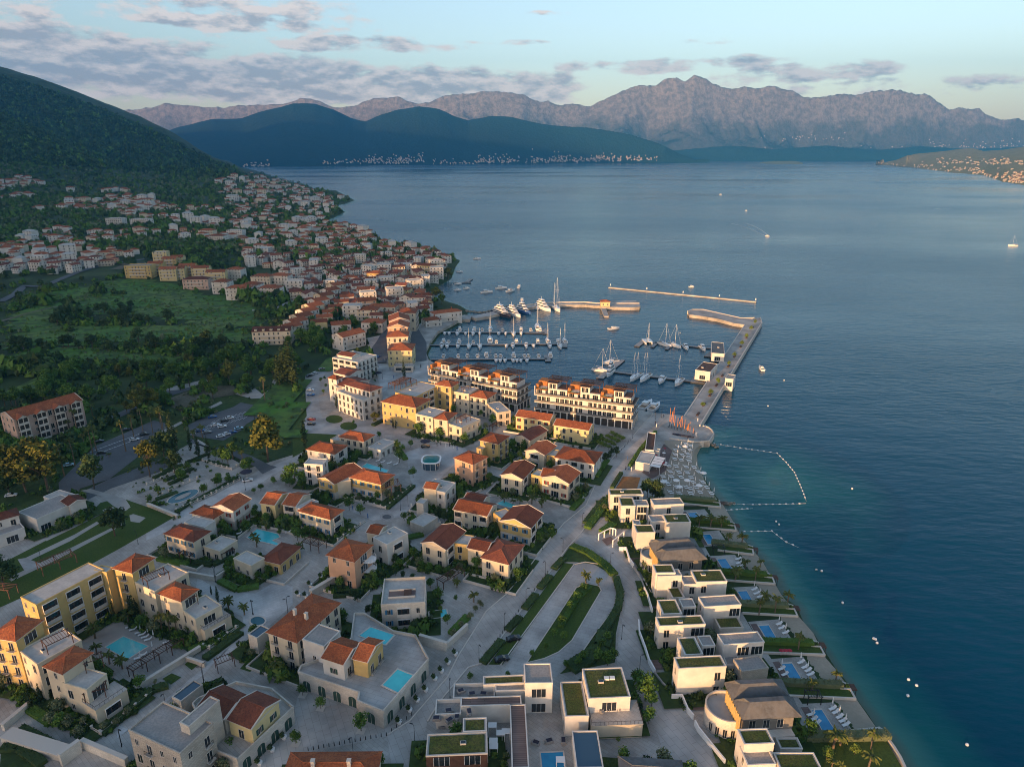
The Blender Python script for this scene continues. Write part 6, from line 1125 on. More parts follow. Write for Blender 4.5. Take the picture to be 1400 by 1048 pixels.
for w, _ in [(w, 0) for w in ALLW if w.base == Z0 and 100 < w.a.y < 285 and w.wall not in ('villa_white', 'stone_wall') and w.roof in ('h', 'gx', 'gy') and w.h < 10]:
    g = 4.1; q = [w.a+w.ex*x+w.ey*y for x, y in ((-g, w.d*.3), (-g, -g), (w.w+g, -g), (w.w+g, w.d*.8))]; q = [Vector((p.x, p.y, Z0)) for p in q]; m = [q[1].lerp(q[2], f/6) for f in range(7)]+[q[2].lerp(q[3], .5), q[0]]
    if sum(free(p, .1) for p in m) < 7: continue
    low_wall('garden_wall', 'low pale garden wall edging the planting of a resort house', q, .75, .28, 'trim', 'low garden walls of the resort houses', 'wall', Z0, .1)
# white garden gates and walls of the villas
def wall_path(label, k, pts, h=1.5, m='white_paint', t=.3, group=None, name='garden_wall'): return low_wall(name, label, [Gk(k, p) for p in pts], h, t, m, group, 'wall', Z0, .3)
wall_path('white stepped garden wall beside the right road by the stone villa', 'c7', [(30, 150), (72, 150), (92, 215), (118, 255)])
wall_path('dark low garden wall curving beside the right road', 'c7', [(118, 255), (160, 320), (185, 385)], .9, 'concrete')
wall_path('white garden wall beside the right road at the third villa', 'c7', [(185, 400), (205, 440), (235, 540)])
wall_path('long white garden wall beside the right road at the long roof villas', 'c7', [(150, 605), (155, 675), (190, 770), (215, 850), (250, 915)])
wall_path('dark sloping wall between two white gates', 'c7', [(250, 920), (300, 985), (350, 1035)], .9, 'concrete')
wall_path('white garden wall at the larger stone villa', 'c8', [(275, 335), (322, 335), (350, 400), (375, 430)])
wall_path('white gate posts and wall below the larger stone villa', 'c8', [(385, 460), (400, 490), (480, 590), (525, 645)])
for i, q in enumerate([[(80, 735), (148, 700), (182, 708)], [(230, 720), (165, 775)]]):
    P = [Gk('b6', p) for p in q]; c = P[0].copy(); t = MB()
    for a in range(len(P)-1):
        p0, p1 = P[a]-c, P[a+1]-c; t.bar(p0+Vector((0, 0, 2.4)), p1+Vector((0, 0, 2.4)), .25, 0, 4)
        for f in (0, .5, 1): p = p0.lerp(p1, f); t.bar(p, p+Vector((0, 0, 2.4)), .22, 0, 4)
    tag(link('gate_frame', t.mesh('gate_frame', M['white_paint']), None, c), ['white open gate frame at the junction of the boulevard and the right road', 'shorter white gate frame right of the open one'][i], 'gate')
# balustrades
def balustrade(label, k, pts, group='white balustrades', z=Z0):
    P = [Gk(k, p, z) for p in pts]; c = P[0].copy(); t = thing('balustrade', label, 'balustrade', c, 0, group); b = MB(); 
    for i in range(len(P)-1):
        a, q = P[i]-c, P[i+1]-c; d = (q-a); ln = d.length; d /= ln; b.bar(a+Vector((0, 0, .2)), q+Vector((0, 0, .2)), .18, 0, 4); b.bar(a+Vector((0, 0, .85)), q+Vector((0, 0, .85)), .08, 0, 4)
        for j in range(int(ln/.5)): p = a+d*j*.5; b.bar(p+Vector((0, 0, .2)), p+Vector((0, 0, .8)), .05, 0, 4)
        for j in range(int(ln/2.8)+1): p = a+d*min(ln, j*2.8); o = MB(); o.box(-.2, -.2, 0, .2, .2, 1.15); o.box(-.26, -.26, 1.15, .26, .26, 1.25); link('post', o.mesh('post', M['trim']), t, p)
    link('rail', b.mesh('rail', M['trim']), t)
balustrade('balustrade in front of the yellow house with blue shutters', 'b4', [(200, 680), (330, 700), (600, 750), (740, 790), (960, 610)])
balustrade('balustrade along the lane in front of the long cream house', 'b4', [(360, 1045), (580, 890)])
balustrade('long balustrade along the lane below the oval basin', 'b7', [(240, 460), (560, 310), (750, 205)])
balustrade('balustrade of the terrace above the fountain steps', 'b7', [(450, 60), (560, 100), (680, 130), (760, 80)])
balustrade('balustrade between the oval basin and the upper garden', 'b7', [(85, 360), (240, 270), (410, 200)])
balustrade('short balustrade left of the upper fountain garden', 'b7', [(5, 250), (130, 200), (260, 130)])
balustrade('balustrade on the terrace below the cream hotel wing', 'c2', [(690, 900), (740, 915), (970, 740)])
balustrade('balustrade round the lawn under the left hotel', 'c1', [(530, 785), (640, 850), (960, 590)])
# stone terraces and retaining walls at the lower left
def block(name, label, k, A, B, C, h, m='stone_pale', cat='wall', z=Z0, top=None):
    w = wing(k, A, B, C, h, base=z); ALLW.pop(); L = lambda p: tuple((w.a+w.ex*p[0]+w.ey*p[1]-Vector((w.a.x, w.a.y, 0)))[:2])+(p[2],); b = MB(); b.box(0, 0, -.3, w.w, w.d, h, 0, L); b.box(-.08, -.08, h-.12, w.w+.08, w.d+.08, h+.02, 1, L)
    return tag(link(name, b.mesh(name, [M[m], M['trim']]), None, (w.a.x, w.a.y, z)), label, cat)
block('retaining_wall', 'long stone terrace wall rising beside the plaza ramp', 'c1', (375, 970), (500, 880), .8, 3.2)
block('retaining_wall', 'sloping stone wall beside the ramp under the stone house', 'c1', (500, 880), (780, 1000), .8, 2.2)
block('retaining_wall', 'stone terrace block with steps at the bottom left', 'c1', (0, 860), (380, 980), (450, 910), 1.6)
block('retaining_wall', 'stone wall edging the garden under the left hotel', 'c1', (20, 780), (190, 640), .8, 1.8)
block('retaining_wall', 'stone parapet between the pool court and the lane', 'c1', (850, 545), (1260, 290), .7, 1.6)
block('retaining_wall', 'stone yard wall behind the flat roofed annex', 'c2', (560, 300), (780, 340), .5, 1.5)
block('retaining_wall', 'stone wall turning to the low yellow house', 'c2', (780, 340), (920, 250), .5, 1.5)
block('retaining_wall', 'long pale wall behind the palm pool ramp', 'c4', (1240, 450), (1367, 330), .6, 1.8)
block('retaining_wall', 'curved ramp wall at the corner of the podium', 'c4', (1060, 400), (1230, 450), .7, 2.6)
block('retaining_wall', 'low stone wall beside the sports lawn edge', 'b7', (0, 395), (240, 492), .8, 1.2)
block('retaining_wall', 'wall of the planted terrace before the palm garden', 'c3', (490, 200), (640, 250), .5, 1.2)
block('retaining_wall', 'stepped white wall between the lane and the peach house', 'd1', (150, 740), (390, 600), 1.0, 2.4)
sheet('lawn', 'c1', [(1020, 495), (1080, 460), (1140, 485), (1075, 530)], 'lawn', 7); sheet('lawn', 'c1', [(1160, 405), (1200, 370), (1260, 395), (1205, 440)], 'lawn', 7); sheet('lawn', 'c1', [(750, 665), (840, 570), (950, 560), (900, 620), (800, 680)], 'lawn', 7)
sheet('lawn', 'c3', [(905, 290), (960, 230), (1060, 230), (1110, 280), (1000, 320)], 'lawn', 7); sheet('terrace', 'c3', [(850, 400), (960, 330), (1010, 290), (1130, 330), (1120, 400), (980, 450)], 'paving', 8); sheet('planting_bed', 'c1', [(150, 680), (330, 570), (470, 660), (540, 740), (370, 800)], 'grass', 7)
sheet('planting_bed', 'c1', [(10, 940), (60, 900), (290, 1050), (0, 1050)], 'grass', 7); sheet('terrace', 'c1', [(480, 250), (660, 110), (860, 140), (1180, 230), (850, 420), (640, 360)], 'gravel', 1)
# pergola walk by the hotel pool
t = thing('pergola', 'long dark slatted pergola walk on white columns beside the square hotel pool', 'pergola', Gk('c1', (1000, 350))); pergola(t, Gk('c1', (1000, 350)), 'c1', (835, 445), (1150, 245), 2.2, Z0, 2.6, name='slatted_roof')
t = thing('pergola', 'small dark iron pergola over the entrance to the palm garden', 'pergola', Gk('c3', (800, 260))); pergola(t, Gk('c3', (800, 260)), 'c3', (735, 260), (860, 210), 2.2, Z0, 2.5, name='slatted_roof')
t = thing('pergola', 'brown slatted pergola on white posts behind the cream gabled house', 'pergola', Gk('c5', (240, 520))); pergola(t, Gk('c5', (240, 520)), 'c5', (210, 530), (340, 450), 2.6, Z0, 2.4, name='slatted_roof')
t = thing('pergola', 'timber pergola with parked shade beside the palm pool', 'pergola', Gk('b7', (1300, 720))); pergola(t, Gk('b7', (1300, 720)), 'b7', (1240, 700), (1370, 740), 3.5, Z0, 2.4, name='slatted_roof')
t = thing('pergola', 'dark glass-roofed pergola beside the last villa pool', 'pergola', Gk('e6', (710, 470))); pergola(t, Gk('e6', (710, 470)), 'e6', (680, 430), (765, 430), 2.0, Z0, 2.3, m='metal_dark', name='slatted_roof')
t = thing('pergola', 'dark pergola beside the second villa pool', 'pergola', Gk('b6', (800, 820))); pergola(t, Gk('b6', (800, 820)), 'b6', (770, 780), (835, 780), 1.8, Z0, 2.2, m='metal_dark', name='slatted_roof')
t = thing('pergola', 'dark brown pergola shelter at the marina gap by the long terrace', 'pergola', Gk('b2', (660, 640))); pergola(t, Gk('b2', (660, 640)), 'b2', (600, 660), (715, 590), 1.6, Z0, 2.2, name='slatted_roof')
# teal pavilion
def stadium(rx, ry, n=32): return [(rx*math.copysign(abs(math.cos(t))**.62, math.cos(t)), ry*math.copysign(abs(math.sin(t))**.62, math.sin(t))) for t in [2*math.pi*i/n for i in range(n)]]
p = Gk('b4', (1103, 460)); e1 = (Gk('b4', (1180, 440), Z0+3.6)-Gk('b4', (1025, 430), Z0+3.6)); t = thing('pavilion', 'oval glass pavilion with a teal roof and white rim on the plaza', 'pavilion', p, 0); rx = e1.length/2
rr_ = Gk('b4', (1103, 385), Z0+3.6)-p; o_ = lambda f, z: [(x*f+rr_.x, y*f+rr_.y, z) for x, y in stadium(rx, rx*1.12)]
b = MB(); b.loft([o_(.86, 0), o_(.86, 3.0)], 0); link('glass_wall', b.mesh('glass_wall', M['glass_blue']), t)
b = MB(); b.loft([o_(1.0, 3.0), o_(1.02, 3.25), o_(.86, 3.35), o_(.84, 3.2)], 0); link('rim', b.mesh('rim', M['white_paint']), t); mt_ = mat('teal', (.01, .14, .13), .3)
b = MB(); b.loft([o_(.85, 3.2), o_(.6, 3.7), o_(.3, 3.95)], 0); link('roof', b.mesh('roof', mt_), t)
b = MB(); [b.bar((x, y, 0), (x, y, 3.1), .07) for x, y, z in o_(.95, 0)[::2]]; link('columns', b.mesh('columns', M['white_paint']), t)
# ------------------------------------------------------------ street furniture
def lamp_proto():
    t = thing('street_lamp', 'thin dark street lamp', 'street lamp', (0, 0, 0)); b = MB(); b.bar((0, 0, 0), (0, 0, 4.6), .06, 0, 6, .045); b.bar((0, 0, 0), (0, 0, .5), .11, 0, 6); b.bar((0, 0, 4.5), (.55, 0, 4.75), .035, 0, 5); link('pole', b.mesh('pole', M['metal_dark']), t)
    b = MB(); b.box(.3, -.12, 4.7, .95, .12, 4.8); link('lamp_head', b.mesh('lamp_head', M['metal_dark']), t); bpy.context.view_layer.update(); return proto(t)
lp = lamp_proto(); LAMPS = [('c5', (725, 655)), ('c5', (590, 825)), ('c5', (955, 338)), ('c5', (845, 480)), ('c5', (433, 1010)), ('c5', (1250, 430)), ('d3', (1285, 250)), ('d3', (1060, 530)), ('d3', (668, 610)), ('c2', (1085, 640)), ('c2', (1360, 615)), ('c2', (790, 385)), ('b4', (860, 800)), ('b4', (920, 770)), ('b4', (790, 760)), ('c3', (640, 375)), ('c3', (35, 850)), ('c1', (1280, 520)), ('c1', (1048, 690)), ('c1', (765, 920)),
    ('b5', (1140, 870)), ('b3', (740, 640)), ('b3', (1140, 600)), ('b3', (960, 750)), ('a6', (420, 850)), ('b7', (790, 290)), ('b7', (550, 1020)), ('c4', (245, 265)), ('c4', (25, 270)), ('b1', (900, 480)), ('b1', (600, 570)), ('b8', (1100, 370)), ('b8', (332, 510)), ('c7', (45, 700)), ('c8', (120, 200))]
for i, (k, q) in enumerate(LAMPS):
    o = lp if i == 0 else dup(lp, (0, 0, 0)); o.location = Gk(k, q); o.rotation_euler.z = i*1.3; o['label'] = 'thin dark street lamp standing on the pale paving'; o['group'] = 'street lamps on the paving'
for k, q, tv in [('a8', (110, 378), 305), ('a7', (995, 375), 305), ('e5', (563, 300), 130), ('a7', (385, 610), 540), ('a8', (283, 130), 95)]:
    P, h = hpx(k, q, tv, ZL); o = dup(lp, P, 2.5, 'tall pale street lamp beside the asphalt road', h/4.8, 'tall street lamps on the asphalt road')
bol = MB(); bol.bar((0, 0, 0), (0, 0, .85), .09, 0, 7, .08); bol.bar((0, 0, .85), (0, 0, .95), .08, 0, 7, .03); bol = bol.mesh('bollard', M['metal_dark'])
def bollards(k, a, b_, n, lab, grp):
    for i in range(n): link_ = tag(link('bollard', bol, None, Gk(k, (a[0]+(b_[0]-a[0])*i/(n-1), a[1]+(b_[1]-a[1])*i/(n-1)))), lab, 'bollard', grp)
bollards('c5', (448, 1020), (860, 470), 26, 'dark bollard in the row along the hedge beds', 'bollards along the hedge beds'); bollards('d3', (380, 585), (880, 490), 16, 'dark bollard in the row edging the plaza', 'bollards edging the plaza')
bollards('b3', (940, 770), (860, 860), 8, 'dark bollard on the curved kerb by the clipped trees', 'bollards by the clipped trees'); bollards('d3', (880, 490), (1040, 360), 6, 'dark bollard in the row edging the plaza', 'bollards edging the plaza')
def pot_proto():
    t = thing('planter', 'x', 'planter', (0, 0, 0)); b = MB(); b.loft([[(r*math.cos(a), r*math.sin(a), z) for a in [i*.785 for i in range(8)]] for r, z in ((.42, 0), (.6, .7), (.6, .8), (.5, .8))]); link('pot', b.mesh('pot', M['white_paint']), t)
    h0, _, cr = mk_tree('shrub', 1); link('crown', cr, t, (0, 0, .75), 0, .85); return proto(t)
pp_ = pot_proto(); pots = [('c4', q) for q in [(1290, 525), (1245, 580), (1203, 632), (1162, 680), (1105, 750), (1053, 815), (1005, 875), (940, 950), (455, 45), (492, 55), (385, 95), (312, 155), (358, 165)]]+[('d3', q) for q in [(228, 512), (152, 590), (72, 675)]]
for i, (k, q) in enumerate(pots):
    o = pp_ if i == 0 else dup(pp_, (0, 0, 0)); o.location = Gk(k, q); o['label'] = 'white planter pot with a clipped bush on the paving' ; o['group'] = 'white planter pots'
for k, q, tv in [('d3', (718, 462), 345), ('d3', (460, 318), 240), ('d3', (345, 235), 160), ('d3', (302, 542), 458), ('d3', (838, 680), 598)]:
    P, h = hpx(k, q, tv); plant('round', P, h, 'small tree growing from a pale square on the plaza', 'trees on the plaza', 1.0); c = P; sheet('tree_square', 's', [(c.x+dx, c.y+dy) for dx, dy in ((-1, -.7), (.7, -1), (1, .7), (-.7, 1))], 'trim', 9, Z0, True)
# cars
def car_proto(col, nm='parked_car'):
    t = thing(nm, 'x', 'car', (0, 0, 0)); b = MB(); L_, W_ = 4.3, 1.75
    prof_ = [(-2.15, .35), (-2.15, .8), (-2.05, .95), (-1.6, 1.0), (.9, .98), (1.85, .82), (2.13, .7), (2.15, .35)]
    b.loft([[(x, y*(1 if 0 < i < 7 else .97), z) for i, (x, z) in enumerate(prof_)] for y in (-.88, -.7, .7, .88)]); 
    link('body', b.mesh('body', col), t); c = MB(); r = [[(-1.75, s*.78, .98), (-1.25, s*.62, 1.42), (.2, s*.62, 1.45), (1.0, s*.76, .98)] for s in (-1, 1)]; c.loft(r); link('windows', c.mesh('windows', M['glass']), t)
    f = MB(); f.box(-1.2, -.6, 1.43, .15, .6, 1.48); link('roof', f.mesh('roof', col), t); wm = MB(); wm.bar((0, -.11, 0), (0, .11, 0), .32, 0, 12); wm = wm.mesh('wheel', M['metal_dark'])
    for x in (-1.35, 1.35):
        for y in (-.8, .8): link('wheel', wm, t, (x, y, .32))
    return proto(t)
cm = {n: mat('car_'+n, c, .25, spec=.6, metal=.2) for n, c in dict(white=(.7, .7, .7), blue=(.02, .09, .28), dark=(.02, .02, .025), red=(.25, .02, .02), pale=(.3, .5, .62), grey=(.2, .2, .21)).items()}
cps = {n: car_proto(m) for n, m in cm.items()}
CARS = [('dark', 'c5', (648, 885), .35, Z0, 'on the lawn edge of the boulevard loop, upper one'), ('dark', 'c5', (575, 1012), .35, Z0, 'on the lawn edge of the boulevard loop, lower one'), ('blue', 'a8', (285, 528), .5, ZL, 'in the middle car park, back row'), ('white', 'a8', (380, 533), .5, ZL, 'in the middle car park, back row right'), ('dark', 'a8', (350, 548), .5, ZL, 'in the middle car park, between white cars'),
        ('white', 'a8', (300, 572), .5, ZL, 'in the middle car park, second row left'), ('white', 'a8', (338, 580), .5, ZL, 'in the middle car park, second row right'), ('blue', 'a8', (218, 603), .5, ZL, 'at the left end of the middle car park'), ('grey', 'a8', (255, 612), .5, ZL, 'near the left end of the middle car park'), ('blue', 'a8', (392, 612), .5, ZL, 'in the front row right of the middle car park'), ('white', 'a8', (362, 622), .5, ZL, 'in the front row of the middle car park'), ('white', 'a8', (330, 634), .5, ZL, 'at the front left of the middle car park'), ('pale', 'a8', (430, 590), .5, ZL, 'under the golden tree'),
        ('white', 'a8', (478, 876), .4, Z0, 'under a dark parasol at the lane junction'), ('white', 'a8', (825, 377), 0, Z0, 'on the curved lane, upper white one'), ('blue', 'a8', (827, 405), 0, Z0, 'on the curved lane beside the white one'), ('white', 'a8', (850, 287), .9, Z0, 'at the top bend of the curved lane'), ('grey', 'a8', (888, 263), .6, Z0, 'at the end of the curved lane'), ('red', 'a8', (830, 540), 0, Z0, 'at the foot of the curved lane'), ('dark', 'a8', (830, 566), 0, Z0, 'below the red car on the curved lane'), ('dark', 'a8', (818, 300), .9, Z0, 'at the outer top bend of the curved lane'),
        ('white', 'a7', (62, 960), .35, ZL, 'on the street at the left edge'), ('dark', 'a7', (700, 597), .5, ZL, 'at the back of the palm car park'), ('dark', 'a7', (797, 622), .5, ZL, 'at the right end of the palm car park'), ('white', 'a7', (742, 652), .5, ZL, 'alone among the painted bays'), ('pale', 'a7', (382, 792), .5, ZL, 'at the left end of the palm car park'), ('dark', 'a7', (548, 662), .5, ZL, 'at the edge of the palm car park'), ('dark', 'a7', (560, 725), .5, ZL, 'beside the small palm'), ('dark', 'b2', (68, 822), .1, Z0, 'behind the teal pavilion'), ('blue', 'd2', (1035, 690), 1.2, Z0, 'on the dark street by the square')]
used = set()
CNM = dict(white='white', blue='blue', dark='black', red='red', pale='pale blue', grey='grey')
for c, k, q, a, z, l in CARS:
    o = cps[c] if c not in used else dup(cps[c], (0, 0, 0)); used.add(c); o.location = Gk(k, q, z+.2 if z == ZL else z+.05); o.rotation_euler.z = a; o.scale = (.88,)*3; o['label'] = f'{CNM[c]} car '+l; o['group'] = 'parked cars'
# ------------------------------------------------------------ beach, restaurant, loungers
def lounger_mesh(m):
    b = MB(); b.box(-.95, -.32, .28, .35, .32, .36); b.add([(.35, -.32, .3), (1.0, -.32, .75), (1.0, .32, .75), (.35, .32, .3), (.35, -.32, .38), (.97, -.32, .82), (.97, .32, .82), (.35, .32, .38)], [(3, 2, 1, 0), (4, 5, 6, 7), (0, 1, 5, 4), (2, 3, 7, 6), (1, 2, 6, 5), (3, 0, 4, 7)])
    for x in (-.8, .2):
        for y in (-.26, .26): b.box(x-.03, y-.03, 0, x+.03, y+.03, .28)
    return b.mesh('sun_lounger', M[m])
LG = lounger_mesh('fab_white')
def parasol_mesh(open_, m, r=1.5):
    b = MB(); b.bar((0, 0, 0), (0, 0, 2.5), .03, 1, 5)
    if open_: ring = [(r*math.cos(a), r*math.sin(a), 2.1) for a in [i*.785 for i in range(8)]]; b.add(ring+[(0, 0, 2.65)], [(i, (i+1) % 8, 8) for i in range(8)], 0); b.add([(x, y, z-.12) for x, y, z in ring]+ring, [(i, (i+1) % 8, 8+(i+1) % 8, 8+i) for i in range(8)], 0)
    else: b.bar((0, 0, 1.0), (0, 0, 2.5), .17, 0, 8, .05)
    b.box(-.25, -.25, 0, .25, .25, .07, 1); return b.mesh('parasol', [M[m], M['trim']])
PC = parasol_mesh(False, 'fab_white'); PO = parasol_mesh(True, 'fab_white', 1.25); POB = parasol_mesh(True, 'fab_red', 1.0); POD = parasol_mesh(True, 'fab_dark', 1.6)
spots = [(590, 355), (520, 385), (640, 375), (490, 420), (635, 415), (485, 465), (560, 470), (620, 490), (480, 510), (545, 520), (625, 530), (420, 580), (495, 585), (595, 590), (675, 595), (435, 640), (525, 645), (610, 650), (720, 640), (445, 690), (545, 695), (650, 700), (360, 690), (390, 740), (665, 745), (765, 745), (415, 770),
         (600, 800), (805, 800), (440, 850), (530, 865), (640, 860), (740, 850), (855, 860), (500, 800), (700, 800), (570, 420), (610, 455), (640, 810), (650, 880)]
rb = random.Random(5); ls = 0
for i, q in enumerate(spots):
    P = Gk('d4', q); tag(link('parasol', PC, None, P+Vector((.5, .2, .06))), 'closed white parasol standing beside loungers on the beach sand', 'parasol', 'closed parasols on the beach')
    for s in (-1, 1): tag(link('sun_lounger', LG, None, P+Vector((-.6+rb.uniform(-.15, .15), s*.75, .06)), rb.uniform(-.12, .12)+math.pi), 'white sun lounger on the beach sand', 'sun lounger', 'sun loungers on the beach')
for q in [(572, 420), (757, 695), (592, 772), (480, 772), (512, 838), (715, 825), (350, 785)]: tag(link('parasol', PO, None, Gk('d4', q)+Vector((0, 0, .06))), 'open white parasol on the beach sand', 'parasol', 'open parasols on the beach')
for k, q, o in [('c7', [(770, 205), (775, 230), (785, 250)], 'third'), ('c7', [(870, 395), (885, 420), (905, 440)], 'fourth'), ('c7', [(1025, 610), (1040, 635), (1065, 665)], 'fifth'), ('c7', [(1160, 850), (1185, 880), (1205, 900), (1220, 925), (1040, 890), (1060, 925)], 'sixth'), ('e6', [(830, 512), (850, 535), (875, 565), (895, 590), (915, 615), (690, 550), (710, 580), (730, 605)], 'seventh')]:
    for j, x in enumerate(q):
        tag(link('sun_lounger', LG, None, Gk(k, x)+Vector((0, 0, .12)), .35+rb.uniform(-.1, .1)), f'white sun lounger beside the {o} villa pool', 'sun lounger', f'loungers by the {o} villa pool')
        if j % 2 == 0: tag(link('parasol', PC, None, Gk(k, x)+Vector((.3, .9, .1))), f'closed white parasol beside the {o} villa pool', 'parasol', f'parasols by the {o} villa pool')
for j in range(3): tag(link('parasol', POB, None, Gk('c7', (1036+j*26, 796))+Vector((0, 0, .1)), 0, .62), 'small red and white parasol at the sixth villa terrace', 'parasol', 'red parasols')
for k, q in [('c2', [(100, 745), (130, 765), (175, 790), (200, 805), (225, 825), (250, 845)]), ('c1', [(900, 350), (870, 370), (1050, 270)]), ('b4', [(680, 410), (720, 420), (770, 430), (820, 440)]), ('b7', [(760, 610), (790, 600), (820, 580), (740, 640), (1090, 600), (1130, 630)]), ('b5', [(900, 160), (925, 160), (945, 165)])]:
    for x in q: tag(link('sun_lounger', LG, None, Gk(k, x)+Vector((0, 0, .1)), .5), 'white sun lounger beside a turquoise pool of the resort', 'sun lounger', 'loungers by the resort pools')
for k, q in [('c2', [(172, 780), (230, 800), (275, 825)]), ('c1', [(945, 310), (870, 370)]), ('b4', [(710, 400), (830, 410)])]:
    for x in q: tag(link('parasol', PC, None, Gk(k, x)+Vector((.6, 0, .1))), 'closed white parasol beside a turquoise pool of the resort', 'parasol', 'parasols by the resort pools')
for k, q, m in [('b4', (1060, 298), POD), ('a8', (475, 862), POD), ('b1', (565, 560), POD), ('b1', (540, 510), POD)]: tag(link('parasol', m, None, Gk(k, q), 0, 1.4), 'dark square-topped parasol on the paved square', 'parasol', 'dark parasols on the squares')
t, bs = H('beach restaurant with a brown roof terrace, striped pale canopy and white back wall', wg('b6', (358, 200), (410, 205), (472, 105), 3.4, 'f', vw, '-', top='brown_wood', clean=1, par=.6), wg('b6', (300, 268), (385, 282), (445, 222), 3.2, 'f', vw, '-', top='roof_pale', clean=1), wg('b6', (408, 200), (440, 206), 2.4, 3.0, 'f', vw, '-', top='roof_pale'), name='restaurant', cat='restaurant')
b = MB(); A = Gk('b6', (385, 290), Z0+3.4)-bs; B = Gk('b6', (445, 302), Z0+3.4)-bs; C = Gk('b6', (480, 240), Z0+3.4)-bs; ex, ey = (B-A), (C-B)
for i in range(4):
    a = A+ey*(i/4); b.add([a, a+ex, a+ex+ey*.21, a+ey*.21], [(0, 1, 2, 3)]); b.add([p-Vector((0, 0, .1)) for p in (a, a+ex, a+ex+ey*.21, a+ey*.21)], [(3, 2, 1, 0)])
for p in (A, B, A+ey, B+ey): b.bar((p.x, p.y, 0), p, .06)
link('canopy', b.mesh('canopy', M['fab_white']), t)
sheet('terrace', 'b6', [(420, 245), (470, 160), (520, 200), (480, 320), (400, 370), (340, 330)], 'deck', 9)
sheet('court', 'b6', [(185, 425), (225, 355), (330, 360), (310, 425)], 'corten', 9)
for i in range(16): tag(link('parasol', POB if i % 3 == 0 else PO, None, Gk('b6', (410+rb.uniform(0, 90), 200+rb.uniform(0, 140)))+Vector((0, 0, .1)), 0, .6), 'small parasol on the crowded restaurant terrace by the beach', 'parasol', 'parasols of the restaurant terrace')
def people(k, pts, lab, grp):
    for i, q in enumerate(pts):
        key = ('person', i % 3)
        if key not in PROT:
            b = MB(); n = 8
            rg = [(0, .09, .08), (.45, .10, .09), (.85, .17, .12), (1.15, .15, .11), (1.42, .22, .12), (1.5, .07, .06), (1.56, .10, .11), (1.68, .11, .12), (1.78, .03, .03)]
            b.loft([[(rx*math.cos(a), ry*math.sin(a), z) for a in [j*2*math.pi/n for j in range(n)]] for z, rx, ry in rg]); b.bar((.24, 0, 1.38), (.3, .1, .85), .05, 0, 5, .035); b.bar((-.24, 0, 1.38), (-.3, .05, .85), .05, 0, 5, .035); b.bar((.1, 0, .8), (.13, .18, 0), .08, 0, 6, .05); b.bar((-.1, 0, .8), (-.12, -.15, 0), .08, 0, 6, .05)
            PROT[key] = b.mesh('person', M[('fab_dark', 'fab_white', 'fab_blue')[i % 3]])
        tag(link('person', PROT[key], None, Gk(k, q), i*1.7), lab, 'person', grp)
people('d2', [(1125, 790), (1085, 720), (1155, 855), (1370, 765), (1110, 735), (1070, 715), (1200, 900)], 'tiny person walking on the pale square', 'people on the square')
people('b4', [(1250, 290), (1280, 310), (1310, 320), (1180, 280), (1220, 300), (600, 860), (1150, 290), (945, 775), (480, 795)], 'tiny person on the plaza by the teal pavilion', 'people by the pavilion')
people('a6', [(600, 940), (610, 950), (660, 905), (565, 965), (720, 470), (520, 860), (430, 850), (620, 870)], 'tiny person on the promenade by the pier', 'people on the promenade')
people('b3', [(1140, 640), (1150, 660), (920, 920), (905, 1000), (950, 1010), (930, 1000)], 'tiny person on the marina road', 'people on the marina road')
for i, (x, y) in enumerate([(518, 508), (523, 590), (525, 620), (562, 548), (590, 540), (880, 690), (455, 365)]): tag(link('shade_sail', (PROT.setdefault('sail', (lambda b: (b.box(-.9, -.7, 2.3, .9, .7, 2.4), [b.bar((u, v, 0), (u, v, 2.3), .05) for u in (-.8, .8) for v in (-.6, .6)], b.mesh('shade_sail', M['fab_white']))[2])(MB()))), None, Gk('c6', (x, y), Z0+2.3)-Vector((0, 0, 2.3))), 'square white sunshade on the clubhouse terrace', 'sunshade', 'white sunshades of the clubhouse')
for x, y, z in [(350, 335, 3.1), (410, 350, 3.1), (470, 350, 3.1), (285, 440, 3.1), (330, 470, 3.1), (290, 490, 3.1), (250, 520, 0), (395, 445, 4.7), (220, 480, 3.1), (1090, 430, 3.7), (1140, 420, 3.7), (1200, 420, 3.7), (750, 610, 0), (820, 600, 0), (895, 598, 0)]:
    if 'ac' not in PROT: b = MB(); b.box(-.8, -.5, 0, .8, .5, .7, 0); b.box(-.6, -.4, .7, .6, .4, .8, 1); b.box(-1.1, -.2, 0, -.85, .4, .5, 0); PROT['ac'] = b.mesh('roof_unit', [M['roof_grey'], M['fab_dark']])
    tag(link('roof_unit', PROT['ac'], None, Gk('c6', (x, y), Z0+z), x*.1), 'grey box unit or seat block on the clubhouse roofs and court', 'unit', 'box units of the clubhouse')
for x, y in ((1125, 262), (1155, 260)): tag(link('skylight', (PROT.setdefault('sky', (lambda b: (b.box(-.55, -.45, 0, .55, .45, .35), b.mesh('skylight', M['fab_white']))[1])(MB()))), None, Gk('c6', (x, y), Z0+7.4)), 'small white skylight side by side with another on the square grass roof', 'skylight', 'pair of roof skylights')
